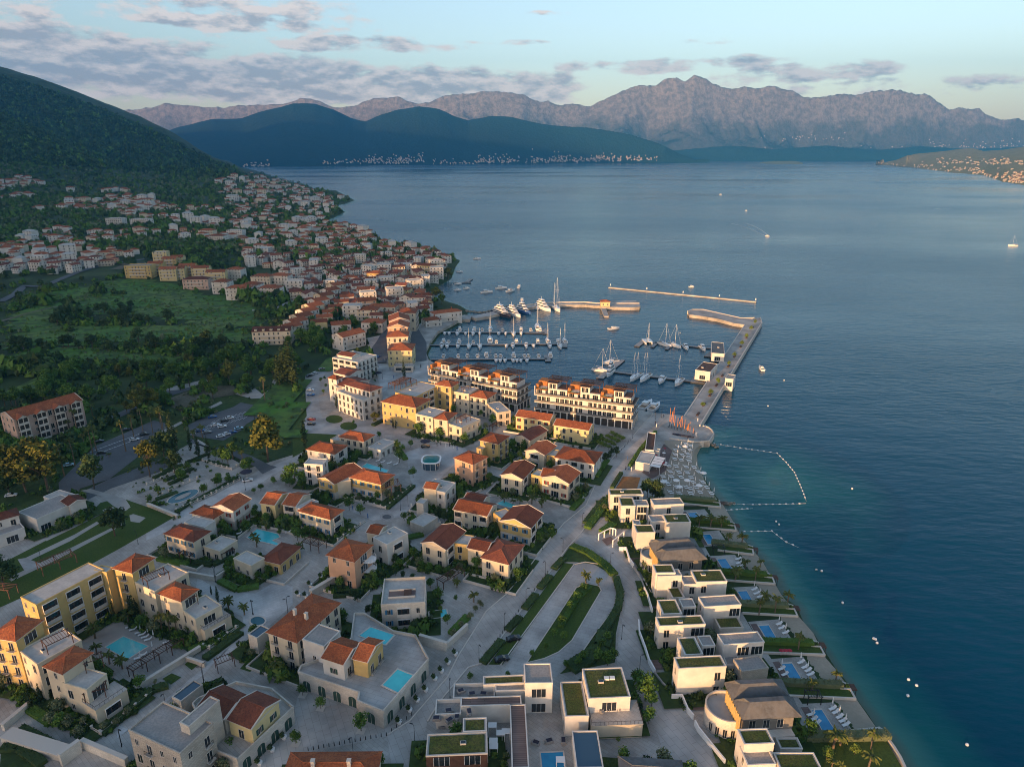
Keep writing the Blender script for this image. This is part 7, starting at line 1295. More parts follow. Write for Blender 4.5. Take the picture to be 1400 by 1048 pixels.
# sculpture of leaning rust-coloured poles
p0 = Gk('a6', (455, 900)); p1 = Gk('a6', (590, 945)); t = thing('sculpture', 'row of tall orange-red leaning poles forming a sculpture on the promenade', 'sculpture', p0)
rs = random.Random(2)
for i in range(15):
    f = i/14; q = p0.lerp(p1, f)-p0; h = (9.0*(1-f)+3.6*f)*rs.uniform(.82, 1.1); b = MB(); a = q+Vector((rs.uniform(-.3, .3), rs.uniform(-.6, 1.4), 0)); tp_ = a+Vector((rs.uniform(-.12, .12) if i % 5 else 2.2, rs.uniform(-.1, .1), h)); mid = a.lerp(tp_, .28); b.bar(a, mid, .09, 1, 5); b.bar(mid, tp_, .12, 0, 5, .1); link('pole', b.mesh('pole', [M['rust'], M['metal_dark']]), t)
for i in range(14): tag(link('planter_box', (PROT.setdefault('pbox', (lambda b: (b.box(-.45, -.3, 0, .45, .3, .55), b.mesh('planter_box', M['fab_dark']))[1])(MB()))), None, Gk('d4', (455+i*15, 252+i*2.6))), 'dark bench block on the promenade above the beach', 'bench', 'dark bench blocks')
low_wall('sea_wall', 'curved pale promenade wall above the beach', [Gk('b6', p) for p in [(505, 128), (562, 138), (650, 150), (700, 148), (742, 143), (768, 102), (755, 78), (735, 62), (705, 54)]], .45, .4, 'trim', None, 'sea wall')
rk = MB(); rs = random.Random(9)
def rocks(label, k, pts, n, r0, r1):
    P = [Gk(k, p, .1) for p in pts]; c = P[0].copy(); b = MB(); rs = random.Random(n)
    for i in range(n):
        f = rs.random()*(len(P)-1); j = int(f); q = P[j].lerp(P[j+1], f-j)-c+Vector((rs.uniform(-1, 1), rs.uniform(-1, 1), rs.uniform(-.2, .5))); r = rs.uniform(r0, r1)
        b.loft([[(q.x+r*s*math.cos(a)*rs.uniform(.7, 1.2), q.y+r*s*math.sin(a)*rs.uniform(.7, 1.2), q.z+zz*r) for a in [m*1.047 for m in range(6)]] for s, zz in ((.6, -.6), (1, 0), (.5, .6))])
    tag(link('rocks', b.mesh('rocks', M['rock']), None, c), label, 'rocks', None, 'stuff')
rocks('short groyne of brown rocks at the north end of the beach', 'b6', [(720, 155), (755, 165), (785, 180)], 26, .4, .9); rocks('rock groyne at the south end of the beach', 'b6', [(815, 520), (845, 518), (880, 512)], 26, .4, .8)
rocks('loose rocks along the outer shore behind the mole', 'a5', [(440, 380), (560, 395), (700, 372), (830, 335)], 120, .6, 1.6)
# ------------------------------------------------------------ pier, mole, breakwater, pontoons
ZP = 2.3
solid('pier', [Gk('a6', p, ZP) for p in [(545, 840), (880, 335), (930, 300), (968, 300), (975, 330), (632, 903)]], -3, ZP, 'quay', 'stone_wall')
solid('pier', [Gk('a6', p, ZP) for p in [(565, 262), (590, 253), (650, 253), (860, 300), (932, 313), (878, 337), (822, 330), (730, 305), (640, 290), (575, 282)]], -3, ZP+.02, 'quay', 'stone_wall')
low_wall('sea_wall', 'raised stone parapet along the open-water side of the pier', [Gk('a6', p, ZP) for p in [(632, 898), (973, 330), (966, 303)]], .9, .6, 'trim', None, 'sea wall', ZP)
low_wall('sea_wall', 'pale kerb along the marina side of the pier', [Gk('a6', p, ZP) for p in [(548, 838), (880, 338)]], .25, .6, 'trim', None, 'sea wall', ZP)
low_wall('sea_wall', 'sunlit edge of the pier head breakwater', [Gk('a6', p, ZP) for p in [(566, 264), (590, 255), (650, 255), (860, 302), (930, 300)]], .5, .6, 'trim', None, 'sea wall', ZP)
solid('path', [Gk('a6', p, ZP) for p in [(600, 848), (905, 345), (945, 345), (640, 865)]][::1], ZP-.2, ZP+.06, 'paving', 'trim')
for i in range(10): q = Gk('a6', (622+i*33.5, 832-i*53), ZP); b = MB(); b.box(-.5, -2.2, 0, .5, 2.2, .5); tag(link('bench', b.mesh('bench', M['brown_wood']), None, q+Vector((0, 0, .06)), -.47), 'long dark wooden bench planter along the middle of the pier', 'bench', 'bench planters on the pier')
H('white pier house with a dark roof terrace, nearer the shore', wg('a6', (607, 588), (690, 600), (708, 552), 5.0, 'f', vw, ['v', 'v', 'w', 'w'], top='brown_wood', base=ZP), name='building', cat='building')
H('white glass-fronted pier house farther out along the pier', wg('a6', (697, 495), (768, 500), (787, 440), 4.6, 'f', vw, ['v', 'v', 'w', 'w'], top='slate', base=ZP), name='building', cat='building')
H('small white cube kiosk on the open-water side of the pier', wg('a6', (772, 634), (817, 640), (815, 615), 4.4, 'f', vw, ['v', '-', '-', '-'], top='roof_grey', base=ZP, clean=1, deep=2.2), name='kiosk', cat='kiosk')
def ribbon(P, w, z0, z1, name, ms, label=None, kind=None, cat=None, group=None):
    b = MB()
    Lf, Rt = [], []
    for i, p in enumerate(P):
        d = (P[min(i+1, len(P)-1)]-P[max(i-1, 0)]); d.z = 0; d.normalize(); n = Vector((-d.y, d.x, 0))*w/2; Lf.append(p+n); Rt.append(p-n)
    n = len(P); vs = [(p.x, p.y, z0) for p in Lf]+[(p.x, p.y, z0) for p in Rt]+[(p.x, p.y, z1) for p in Lf]+[(p.x, p.y, z1) for p in Rt]
    fs = [(2*n+i, 3*n+i, 3*n+i+1, 2*n+i+1) for i in range(n-1)]; sd = [(i, 2*n+i, 2*n+i+1, i+1) for i in range(n-1)]+[(n+i+1, 3*n+i+1, 3*n+i, n+i) for i in range(n-1)]+[(0, n, 3*n, 2*n), (n-1, 3*n-1, 4*n-1, 2*n-1)]
    b.add(vs, fs, 0); b.add(vs, sd, 1); o = link(name, b.mesh(name, [M[ms[0]], M[ms[1]]])); return tag(o, label, cat, group, kind)
mole = [Vector((-36, 500, 0)), Vector((-34, 511, 0))]+[Gk('a5', p, 2.2) for p in [(520, 425), (600, 410), (690, 390), (780, 366), (870, 350), (960, 338), (1040, 328), (1200, 320), (1397, 318)]]+[Gk('a6', p, 2.2) for p in [(60, 226), (150, 228), (300, 228)]]
ribbon(mole, 9, -3, 2.2, 'mole', ('quay', 'stone_wall'), kind='structure'); low_wall('sea_wall', 'sunlit parapet along the outer side of the curved mole', [p+Vector((0, 3.6, 0)) for p in mole[4:]], .9, .8, 'trim', None, 'sea wall', 2.2)
solid('mole', [Gk('a6', p, 2.3) for p in [(88, 240), (125, 240), (250, 243), (300, 240), (300, 215), (276, 205), (88, 205)]], -3, 2.35, 'quay', 'stone_wall')
solid('mole', [Gk('a6', p, 1.2) for p in [(85, 240), (112, 240), (130, 290), (104, 290)]], -3, 1.2, 'quay', 'stone_wall')
H('small house with an orange hipped roof standing on the mole', wg('a6', (88, 212), (138, 212), 6, 4.0, 'h', 'pale_yellow', 'w', base=2.3))
ribbon([Gk('a6', p, 1.8) for p in [(132, 124), (400, 150), (680, 177), (945, 203)]], 3.0, -3, .8, 'breakwater', ('stone_wall', 'stone_pale'), 'long low detached breakwater lying in the bay', None, 'breakwater')
for i in range(5): b = MB(); b.bar((0, 0, 0), (0, 0, 1.6), .5, 0, 8, .3); tag(link('beacon', b.mesh('beacon', M['fab_white']), None, Gk('a6', (132+i*200+8, 122+i*20), 1.8)), 'short white beacon post on the detached breakwater', 'beacon', 'beacons on the breakwater')
for k, q, w, o in [('a5', [(262, 545), (1075, 550)], 2.6, 'farthest floating pontoon of the left basin'), ('a5', [(160, 648), (1190, 640)], 2.6, 'middle floating pontoon of the left basin'), ('a5', [(170, 762), (1095, 757)], 2.6, 'nearest floating pontoon of the left basin'),
              ('a5', [(1062, 515), (1078, 560)], 3.5, 'end pier of the farthest left pontoon'), ('a5', [(1225, 610), (1235, 665)], 3.5, 'end pier of the middle left pontoon'), ('a5', [(1090, 728), (1102, 778)], 3.5, 'end pier of the nearest left pontoon'),
              ('a6', [(318, 428), (710, 467)], 3.0, 'upper pontoon of the right basin'), ('a6', [(160, 595), (660, 657)], 3.0, 'lower pontoon of the right basin'), ('a6', [(80, 632), (203, 530)], 4.0, 'broad end pontoon of the lower right row'), ('a6', [(285, 455), (325, 422)], 3.5, 'end pontoon of the upper right row'), ('a6', [(370, 460), (398, 432)], 2.2, 'short finger pontoon beside the catamaran'), ('a6', [(448, 472), (480, 440)], 2.2, 'short finger pontoon between two sailboats'),
              ('a6', [(655, 640), (590, 632)], 8, 'white deck pontoon at the nearer pier house'), ('a6', [(690, 515), (720, 490)], 8, 'dark deck pontoon at the farther pier house'), ('s', [(620, 386), (644, 386)], 4, 'small stone jetty off the village shore'), ('s', [(637, 386), (644, 381)], 4, 'hooked tip of the small village jetty')]:
    P = [Gk(k, p, .7) for p in q]; ribbon([P[0].lerp(P[1], f) for f in (0, .5, 1)], w, -.1, .7, 'pontoon', ('concrete', 'metal_dark'), o, None, 'pontoon')
for i in range(4):
    for yy, x0 in ((547, 330), (645, 260), (760, 260)): b = MB(); b.bar((0, 0, -2), (0, 0, 2.6), .18, 0, 6); tag(link('mooring_pile', b.mesh('mooring_pile', M['metal']), None, Gk('a5', (x0+i*210, yy), 0)), 'steel mooring pile beside a floating pontoon', 'pile', 'mooring piles')
# ------------------------------------------------------------ boats
def hull(b, L_, W_, H_, m=0, fine=.5, z0=-.4):
    rings = []
    for i in range(11):
        f = i/10; x = -L_/2+L_*f; w = W_/2*(1-max(0, (f-.35)/.65)**2.2)*(.86+.14*min(1, f/.2)); w = max(w, .03); sh = H_*(1+.28*f*f)
        rings.append([(x, -w, sh), (x+(.25 if f == 1 else 0), -w*.82, z0*.2), (x, -w*.35, z0), (x, w*.35, z0), (x+(.25 if f == 1 else 0), w*.82, z0*.2), (x, w, sh)])
    b.loft(rings, m, True, True); return rings
def boat_proto(kind, L_):
    nm = {'sail': 'sailing_boat', 'ketch': 'sailing_boat', 'motor': 'motor_boat', 'yacht': 'motor_yacht', 'dark_yacht': 'motor_yacht', 'blue_yacht': 'motor_yacht', 'cat': 'catamaran', 'small': 'small_boat'}[kind]
    t = thing(nm, 'x', 'boat', (0, 0, 0)); W_ = L_*{'sail': .3, 'ketch': .24, 'motor': .33, 'yacht': .27, 'dark_yacht': .27, 'blue_yacht': .27, 'cat': .2, 'small': .36}[kind]; H_ = .085*L_+.35
    hm = M['fab_dark'] if kind == 'dark_yacht' else M['fab_blue'] if kind == 'blue_yacht' else M['boat_white']
    if kind == 'cat':
        for s in (-1, 1): b = MB(); hull(b, L_, W_*.7, H_); b.v = [(x, y+s*L_*.2, z) for x, y, z in b.v]; link('hull', b.mesh('hull', hm), t)
        b = MB(); b.box(-L_*.42, -L_*.22, H_*.8, L_*.25, L_*.22, H_*1.1); link('deck', b.mesh('deck', M['boat_white']), t)
    else:
        b = MB(); hull(b, L_, W_, H_); link('hull', b.mesh('hull', hm), t)
        b = MB(); b.box(-L_*.47, -W_*.36, H_+.01, -L_*.05, W_*.36, H_+.05); link('deck', b.mesh('deck', M['corten_deck']), t)
    b = MB(); c = MB()
    if kind in ('sail', 'ketch', 'cat'):
        b.loft([[(x, -w, H_*1.05), (x, w, H_*1.05), (x+.1, w*.7, H_*1.05+h), (x+.1, -w*.7, H_*1.05+h)] for x, w, h in ((-L_*.18, W_*.26, .55), (L_*.1, W_*.26, .5), (L_*.28, W_*.1, .15))]); c.box(-L_*.16, -W_*.27, H_*1.05+.2, L_*.12, W_*.27, H_*1.05+.38)
        ms = [(L_*.06, L_*1.25)]+([(-L_*.28, L_*1.0)] if kind == 'ketch' else [])
        for x, h in ms:
            r = MB(); r.bar((x, 0, H_), (x, 0, h), .09, 0, 6, .06); r.bar((x, 0, H_+1.3), (x-L_*.36, 0, H_+1.4), .06, 0, 5); r.bar((x, -W_*.3, h*.62), (x, W_*.3, h*.62), .03, 0, 4); r.bar((x, 0, h), (L_*.5, 0, H_*1.2), .03, 0, 4); r.bar((x, 0, h), (-L_*.48, 0, H_), .03, 0, 4); link('mast', r.mesh('mast', M['boat_white']), t)
            s = MB(); s.bar((x-.1, 0, H_+1.55), (x-L_*.34, 0, H_+1.6), .17, 0, 6, .1); link('sail_cover', s.mesh('sail_cover', M['fab_blue'] if kind == 'sail' else M['fab_white']), t)
    elif kind in ('motor', 'small'):
        b.loft([[(x, -w, H_*1.05), (x, w, H_*1.05), (x+.15, w*.75, H_*1.05+h), (x+.15, -w*.75, H_*1.05+h)] for x, w, h in ((-L_*.2, W_*.34, .9), (L_*.08, W_*.33, .9), (L_*.32, W_*.14, .2))]); c.add([(L_*.09, -W_*.3, H_+.55), (L_*.09, W_*.3, H_+.55), (-L_*.0, W_*.27, H_+1.35), (-L_*.0, -W_*.27, H_+1.35)], [(0, 1, 2, 3), (3, 2, 1, 0)])
        c.box(-L_*.19, -W_*.345, H_*1.05+.35, L_*.06, W_*.345, H_*1.05+.65)
        if kind == 'motor': b.box(-L_*.25, -W_*.3, H_+1.5, L_*.02, W_*.3, H_+1.58); [b.bar((-L_*.24+u*L_*.25, s*W_*.28, H_+.5), (-L_*.24+u*L_*.25, s*W_*.28, H_+1.52), .05, 0, 4) for u in (0, 1) for s in (-1, 1)]
    else:
        for i, (x0, x1, w, z) in enumerate(((-.38, .22, .40, 0), (-.30, .10, .34, 2.0), (-.2, .0, .26, 3.9))):
            b.loft([[(L_*x0, -W_*w, H_+z), (L_*x1+1.0, -W_*w*.8, H_+z), (L_*x1+1.0, W_*w*.8, H_+z), (L_*x0, W_*w, H_+z)], [(L_*x0, -W_*w*.95, H_+z+1.9), (L_*x1, -W_*w*.7, H_+z+1.9), (L_*x1, W_*w*.7, H_+z+1.9), (L_*x0, W_*w*.95, H_+z+1.9)]]); c.loft([[(L_*x0+.6, -W_*w*1.005, H_+z+.7), (L_*x1+.72, -W_*w*.79, H_+z+.7), (L_*x1+.72, W_*w*.79, H_+z+.7), (L_*x0+.6, W_*w*1.005, H_+z+.7)], [(L_*x0+.6, -W_*w*.985, H_+z+1.4), (L_*x1+.35, -W_*w*.76, H_+z+1.4), (L_*x1+.35, W_*w*.76, H_+z+1.4), (L_*x0+.6, W_*w*.985, H_+z+1.4)]])
        b.bar((-L_*.12, 0, H_+5.8), (-L_*.14, 0, H_+8), .12, 0, 5)
    link('cabin', b.mesh('cabin', M['boat_white']), t); link('windows', c.mesh('windows', M['glass']), t); return proto(t)
M['boat_white'] = mat('boat_white', (.74, .73, .70), .35, spec=.5); M['corten_deck'] = mat('corten_deck', (.32, .22, .14), .7)
bp = {}
def boat(kind, L_, p, ang, label, group=None):
    key = (kind, L_)
    if key not in bp: o = bp[key] = boat_proto(kind, L_)
    else: o = dup(bp[key], (0, 0, 0))
    o.location = (p.x, p.y, 0); o.rotation_euler.z = ang; o['label'] = label
    if group: o['group'] = group
    elif 'group' in o: del o['group']
    return o
UP = math.pi/2+.05; DN = -math.pi/2+.05
def row(k, xs, y, up, pl, kinds, off=None):
    for i, x in enumerate(xs):
        ki = kinds[i % len(kinds)]; L_ = {'sail': 10.5, 'motor': 8.5, 'small': 6.8}[ki]; p = Gk(k, (x, y), 0); p.y += (L_/2+1.6)*(1 if up else -1)
        kn = {'sail': 'white sailing boat with a bare mast', 'motor': 'white motor boat with a hardtop', 'small': 'small white open boat'}[ki]
        boat(ki, L_, p, (DN if up else UP)+math.pi+rb.uniform(-.06, .06), f'{kn} on the {"far" if up else "near"} side of {pl}', f'{ki} boats at {pl}, {"far" if up else "near"} side')
row('a5', [395, 512, 575, 640, 738, 888, 965, 1040], 547, True, 'the farthest left pontoon', ['motor', 'motor', 'small', 'sail', 'small', 'motor', 'small'])
row('a5', [285, 320, 385, 450, 510, 710, 765, 828, 888, 560], 547, False, 'the farthest left pontoon', ['small', 'small', 'motor', 'small', 'motor', 'small', 'small', 'sail', 'small', 'small'])
row('a5', [265, 305, 390, 505, 690, 850, 1022, 1103, 1185, 1240], 645, True, 'the middle left pontoon', ['motor', 'small', 'motor', 'small', 'small', 'motor', 'motor', 'sail', 'motor', 'sail'])
row('a5', [262, 305, 390, 478, 563, 772, 822, 927, 985, 1112, 1192], 645, False, 'the middle left pontoon', ['motor', 'motor', 'motor', 'sail', 'sail', 'small', 'motor', 'motor', 'small', 'motor', 'sail'])
row('a5', [265, 383, 455, 537, 607, 683, 722, 828, 915, 945, 1028, 1123], 758, True, 'the nearest left pontoon', ['small', 'small', 'small', 'small', 'motor', 'small', 'small', 'motor', 'small', 'small', 'small', 'motor'])
row('a5', [690, 722, 760, 825, 855, 883, 932], 758, False, 'the nearest left pontoon', ['small'])
boat('sail', 15, Gk('a5', (1018, 515), 0), UP, 'tall-masted sailing boat at the end of the farthest left pontoon'); boat('sail', 13, Gk('a5', (640, 615), 0), UP, 'dark-shadowed sailing boat at the middle of the left basin')
boat('dark_yacht', 25, Gk('a5', (735, 415), 0), -1.0, 'large dark-hulled yacht moored stern-to at the mole'); boat('yacht', 20, Gk('a5', (825, 412), 0), -1.0, 'white yacht between the dark yacht and the blue yacht'); boat('blue_yacht', 19, Gk('a5', (905, 390), 0), -.95, 'blue-hulled yacht moored at the mole')
boat('yacht', 22, Gk('a5', (1062, 365), 0), -1.05, 'large white sunlit yacht moored at the mole'); boat('ketch', 21, Gk('a5', (1168, 368), 0), -1.35, 'two-masted sailing yacht with very tall masts at the mole'); boat('motor', 9, Gk('a5', (1005, 362), 0), -1.0, 'small dark motor boat squeezed beside the large white yacht')
for q, a, l in [((613, 232), .3, 'white cabin boat anchored nearest the village shore'), ((728, 200), .2, 'white boat anchored in the middle of the outer group'), ((805, 223), .8, 'white boat anchored right of the middle of the outer group'), ((873, 190), 1.4, 'white boat anchored farthest right outside the mole'), ((895, 300), 1.5, 'white boat just outside the mole wall')]: boat('motor', 11, Gk('a5', q, 0), a, l)
for q in [(398, 70), (385, 165), (382, 215)]: boat('small', 7, Gk('a5', q, 0), .3, 'small boat floating close to the village shore', 'small boats by the village shore')
for q in [(452, 262), (300, 405), (395, 430), (1115, 345)]: boat('small', 6, Gk('a5', (q[0], q[1]-0 if q[1] > 500 else q[1]-60), 0), .3, 'tiny skiff off the rocky shore outside the mole', 'skiffs off the rocky shore') if q[1] < 300 else None
boat('cat', 11, Gk('a6', (345, 437), 0), DN, 'sailing catamaran at the end of the upper right pontoon')
for q, l in [((438, 452), 'left'), ((490, 457), 'right')]: boat('sail', 12, Gk('a6', q, 0), -1.0, f'{l} one of two sailing boats at the upper right pontoon')
boat('motor', 10, Gk('a6', (555, 468), 0), DN, 'motor boat with a dark stripe at the middle of the upper right pontoon'); boat('motor', 10, Gk('a6', (648, 472), 0), DN, 'motor boat at the pier end of the upper right pontoon')
boat('sail', 11, Gk('a6', (88, 594), 0), -.5, 'sailing boat on the left side of the broad end pontoon'); boat('sail', 11.5, Gk('a6', (140, 548), 0), -2.6, 'sailing boat on the far side of the broad end pontoon'); boat('yacht', 12.5, Gk('a6', (137, 610), 0), -2.0, 'white motor yacht on the near side of the broad end pontoon')
for q, l, s in [((270, 636), 'left', 12.5), ((288, 628), 'second', 12), ((325, 640), 'third', 12.5), ((338, 632), 'fourth', 12.2)]: boat('sail', s, Gk('a6', q, 0), -2.1, f'{l} one of four close-packed sailing boats at the lower right pontoon')
boat('motor', 11, Gk('a6', (420, 650), 0), -2.0, 'white motor cruiser alone at the lower right pontoon'); boat('sail', 13, Gk('a6', (515, 660), 0), -2.1, 'single tall sailing boat at the lower right pontoon')
boat('motor', 14, Gk('a6', (338, 788), 0), 1.0, 'left one of two motor boats berthed beside the sunlit marina block'); boat('motor', 12.5, Gk('a6', (384, 798), 0), 1.0, 'right one of two motor boats berthed beside the sunlit marina block')
boat('small', 9, Gk('a6', (158, 362), 0), .4, 'little red-brown boat crossing the marina entrance'); boat('small', 8, Gk('a6', (970, 582), 0), 1.5, 'lone small boat right of the pier')
boat('small', 5, Gk('a6', (585, 130), 0), 0, 'tiny boat beyond the detached breakwater')
boat('sail', 11, G(1385, 336, 0), 2.8, 'lone sailing boat on the open bay at the right edge'); boat('motor', 7, G(1049, 323, 0), 2.2, 'speed boat drawing a pale wake on the open bay'); boat('motor', 9, G(985, 266, 0), .2, 'white boat far out in the middle of the bay'); boat('small', 9, G(652, 354, 0), .2, 'small boat just off the village headland'); boat('small', 5, G(1020, 288, 0), 0, 'tiny boat below the far white boat')
wk = MB(); W0 = [G(1049, 323, 0), G(1042, 318.5, 0), G(1032, 313, 0), G(1022, 309, 0), G(1010, 305.5, 0)]
for s in (-1, 1):
    for i in range(4): d = (W0[i+1]-W0[i]).normalized(); n = Vector((-d.y, d.x, 0))*s; wk.add([W0[i]+n*(1+i*3), W0[i]+n*(2.6+i*3), W0[i+1]+n*(5.2+i*3), W0[i+1]+n*(4+i*3)], [(0, 1, 2, 3)])
wk.v = [(x, y, .06) for x, y, z in wk.v]; tag(link('wake', wk.mesh('wake', mat('foam', (.45, .5, .52), .6))), kind='structure')
def buoys(label, k, pts, step=2.3, r=.24):
    P = [Gk(k, p, 0) for p in pts]; t = thing('buoy_line', label, 'buoy line', P[0]); c = P[0]; rp = MB(); fl = PROT.setdefault('float', (lambda b: (b.loft([[(.55*s*math.cos(a), .3*s*math.sin(a), z) for a in [i*1.047 for i in range(6)]] for s, z in ((.5, -.15), (1, .05), (.6, .28))]), b.mesh('float', M['fab_white']))[1])(MB())); n = 0
    for i in range(len(P)-1):
        a, q = P[i]-c, P[i+1]-c; rp.bar(a+Vector((0, 0, .03)), q+Vector((0, 0, .03)), .05, 0, 4); ln = (q-a).length; m = max(1, int(ln/step))
        for j in range(m): link('float', fl, t, a.lerp(q, j/m), math.atan2((q-a).y, (q-a).x))
    link('rope', rp.mesh('rope', M['fab_white']), t)
buoys('line of white floats leaving the rock groyne and bending round the swimming area', 'b6', [(770, 158), (890, 178), (1030, 200), (1145, 215), (1200, 270), (1250, 330), (1290, 420), (1320, 500)])
buoys('straight line of white floats closing the swimming area on the south', 'b6', [(890, 520), (1000, 522), (1160, 520), (1318, 515)]); buoys('short line of white floats off the first garden strip', 'b6', [(840, 555), (1000, 545)], 1.9); buoys('bent line of white floats off the second garden strip', 'b6', [(950, 683), (1115, 680), (1200, 745), (1280, 780)], 2.0)
bu = MB(); bu.loft([[(r*math.cos(a), r*math.sin(a), z) for a in [i*.785 for i in range(8)]] for r, z in ((.2, -.2), (.38, .1), (.3, .4), (.05, .5))]); bu = bu.mesh('buoy', M['fab_white'])
for u, v in [(1061, 713), (1065, 717), (1116, 779), (1123.5, 780.5), (1152, 824), (1197, 874), (1194.6, 872.9), (1199, 879), (1242, 929), (1253, 937), (1116, 779), (1241, 951), (1322, 1018), (1050, 555), (1072, 520), (930, 455), (1165, 668)]: tag(link('buoy', bu, None, G(u, v, 0)), 'single white mooring buoy floating off the villas', 'buoy', 'single mooring buoys')
# ------------------------------------------------------------ the hillside village
vr = np.random.RandomState(12)
def vhouse(w, d, h, roof, wall, tile, near, name='house', nb=0):
    """walls, roof and windows of one village house, centred on its origin"""
    b = MB(); r = MB(); wn = []; sh = 2.9; st = max(1, round(h/sh))
    b.box(-w/2, -d/2, -4, w/2, d/2, h, 0); oh = .35; z0 = h-.05; pt = .33
    if roof == 'hip':
        s = min(w, d)/2+oh; x0, x1, y0, y1 = -w/2-oh, w/2+oh, -d/2-oh, d/2+oh; vs = [(x0, y0, z0), (x1, y0, z0), (x1, y1, z0), (x0, y1, z0), (x0+s, 0, z0+s*pt), (x1-s, 0, z0+s*pt)]; r.add(vs, [(0, 1, 5, 4), (1, 2, 5), (2, 3, 4, 5), (3, 0, 4), (3, 2, 1, 0)])
    elif roof == 'gable':
        y = d/2+oh; zz = z0+y*pt; r.add([(-w/2-.3, -y, z0), (w/2+.3, -y, z0), (w/2+.3, 0, zz), (-w/2-.3, 0, zz), (w/2+.3, y, z0), (-w/2-.3, y, z0)], [(0, 1, 2, 3), (3, 2, 4, 5), (5, 4, 1, 0)]); b.add([(-w/2, -d/2, h), (-w/2, d/2, h), (-w/2, 0, h+d/2*pt)], [(2, 1, 0)]); b.add([(w/2, -d/2, h), (w/2, d/2, h), (w/2, 0, h+d/2*pt)], [(0, 1, 2)])
        if nb:
            for i in range(nb):      # dormer faces on the front slope
                x = -w/2+w*(i+.5)/nb; b.box(x-.8, -d/2+.6, h, x+.8, -d/2+2.4, h+1.5, 0); r.add([(x-1, -d/2+.4, h+1.5), (x+1, -d/2+.4, h+1.5), (x+1, -d/2+3.4, h+1.9), (x-1, -d/2+3.4, h+1.9)], [(0, 1, 2, 3)])
    else:
        b.box(-w/2, -d/2, h, w/2, -d/2+.25, h+.6, 0); b.box(-w/2, d/2-.25, h, w/2, d/2, h+.6, 0); b.box(w/2-.25, -d/2, h, w/2, d/2, h+.6, 0); r.box(-w/2+.3, -d/2+.3, h, w/2-.3, d/2-.3, h+.1)
    for s in range(st):
        for i in range(max(2, int(w/3))): wn.append((-w/2+w*(i+.5)/max(2, int(w/3)), -d/2, s*sh+.9, 0)); wn.append((-w/2+w*(i+.5)/max(2, int(w/3)), d/2, s*sh+.9, 2))
        for i in range(2): wn.append((w/2, -d/2+d*(i+.5)/2, s*sh+.9, 1)); wn.append((-w/2, -d/2+d*(i+.5)/2, s*sh+.9, 3))
        if s and w > 10: b.box(-w*.32, -d/2-1.2, s*sh-.1, w*.3, -d/2, s*sh+.1, 1); b.box(-w*.32, -d/2-1.2, s*sh+.1, w*.3, -d/2-1.1, s*sh+.95, 1)
    r.box(w*.2, .3, h+.4, w*.2+.6, .9, h+2.6)
    if not near:
        for x, y, z, f in wn:
            e = .04; a = .5
            if f in (0, 2): yy = y+(-e if f == 0 else e); q = [(x-a, yy, z), (x+a, yy, z), (x+a, yy, z+1.35), (x-a, yy, z+1.35)]; b.add(q if f == 0 else q[::-1], [(0, 1, 2, 3)], 2)
            else: xx = x+(e if f == 1 else -e); q = [(xx, y-a, z), (xx, y+a, z), (xx, y+a, z+1.35), (xx, y-a, z+1.35)]; b.add(q if f == 1 else q[::-1], [(0, 1, 2, 3)], 2)
    t = thing(name, 'x', 'house', (0, 0, 0)); link('wall', b.mesh('wall', [M[wall], M['trim'], M['glass']]), t); link('roof', r.mesh('roof', M[tile]), t)
    if near:
        for x, y, z, f in wn:
            if vr.rand() < .2: continue
            me, _ = win_mesh('w', .9, 1.4, True); link('window', me, t, (x, y, z), [math.pi, -math.pi/2, 0, math.pi/2][f])
    return proto(t)
SPEC = [(12, 9, 8.6, 'hip', 'white', 'tiles_dark', 'white three-storey house with a hipped dull red roof'), (10, 9, 5.8, 'gable', 'white', 'tiles_dark', 'white two-storey house with a gabled brown roof'), (13, 10, 8.6, 'gable', 'cream', 'tiles_dark', 'cream three-storey house with a gabled dull red roof'), (9, 8, 5.8, 'hip', 'peach', 'tiles_dark', 'peach two-storey house with a hipped brown roof'),
        (11, 9, 5.8, 'hip', 'white', 'tiles_dark', 'white two-storey house with a hipped brown roof'), (14, 10, 11.2, 'flat', 'white', 'roof_pale', 'white four-storey flat-roofed block'), (9, 8, 5.8, 'gable', 'pale_yellow', 'tiles', 'yellow two-storey house with a gabled red roof'), (12, 10, 8.6, 'gable', 'white', 'tiles_dark', 'white three-storey house with a gabled brown roof'),
        (10, 8, 5.8, 'hip', 'cream', 'tiles', 'cream two-storey house with a hipped red roof'), (15, 9, 5.8, 'hip', 'beige', 'tiles', 'long beige two-storey house with a hipped red roof')]
VP_ = {}
placed = []      # (x, y)
HP = {}
def vget(i, near):
    if (i, near) not in VP_: w, d, h, r, wl, tl, lb = SPEC[i]; VP_[(i, near)] = vhouse(w, d, h, r, wl, tl, near); return VP_[(i, near)], True
    return VP_[(i, near)], False
def vplace(i, p, a, where, s=1.0, label=None, near=None):
    r = math.hypot(p[0], p[1]); near = r < 620 if near is None else near; o, first = vget(i, near)
    if not first: o = dup(o, (0, 0, 0))
    o.location = p; o.rotation_euler.z = a; o.scale = (s,)*3; o['label'] = label or f'{SPEC[i][6]} {where}'; o['group'] = f'village houses {where}'; placed.append((p[0], p[1], 9*s)); return o
def clear(p, m): return all((p[0]-x)**2+(p[1]-y)**2 > (m+r)**2*.42 for x, y, r in placed)
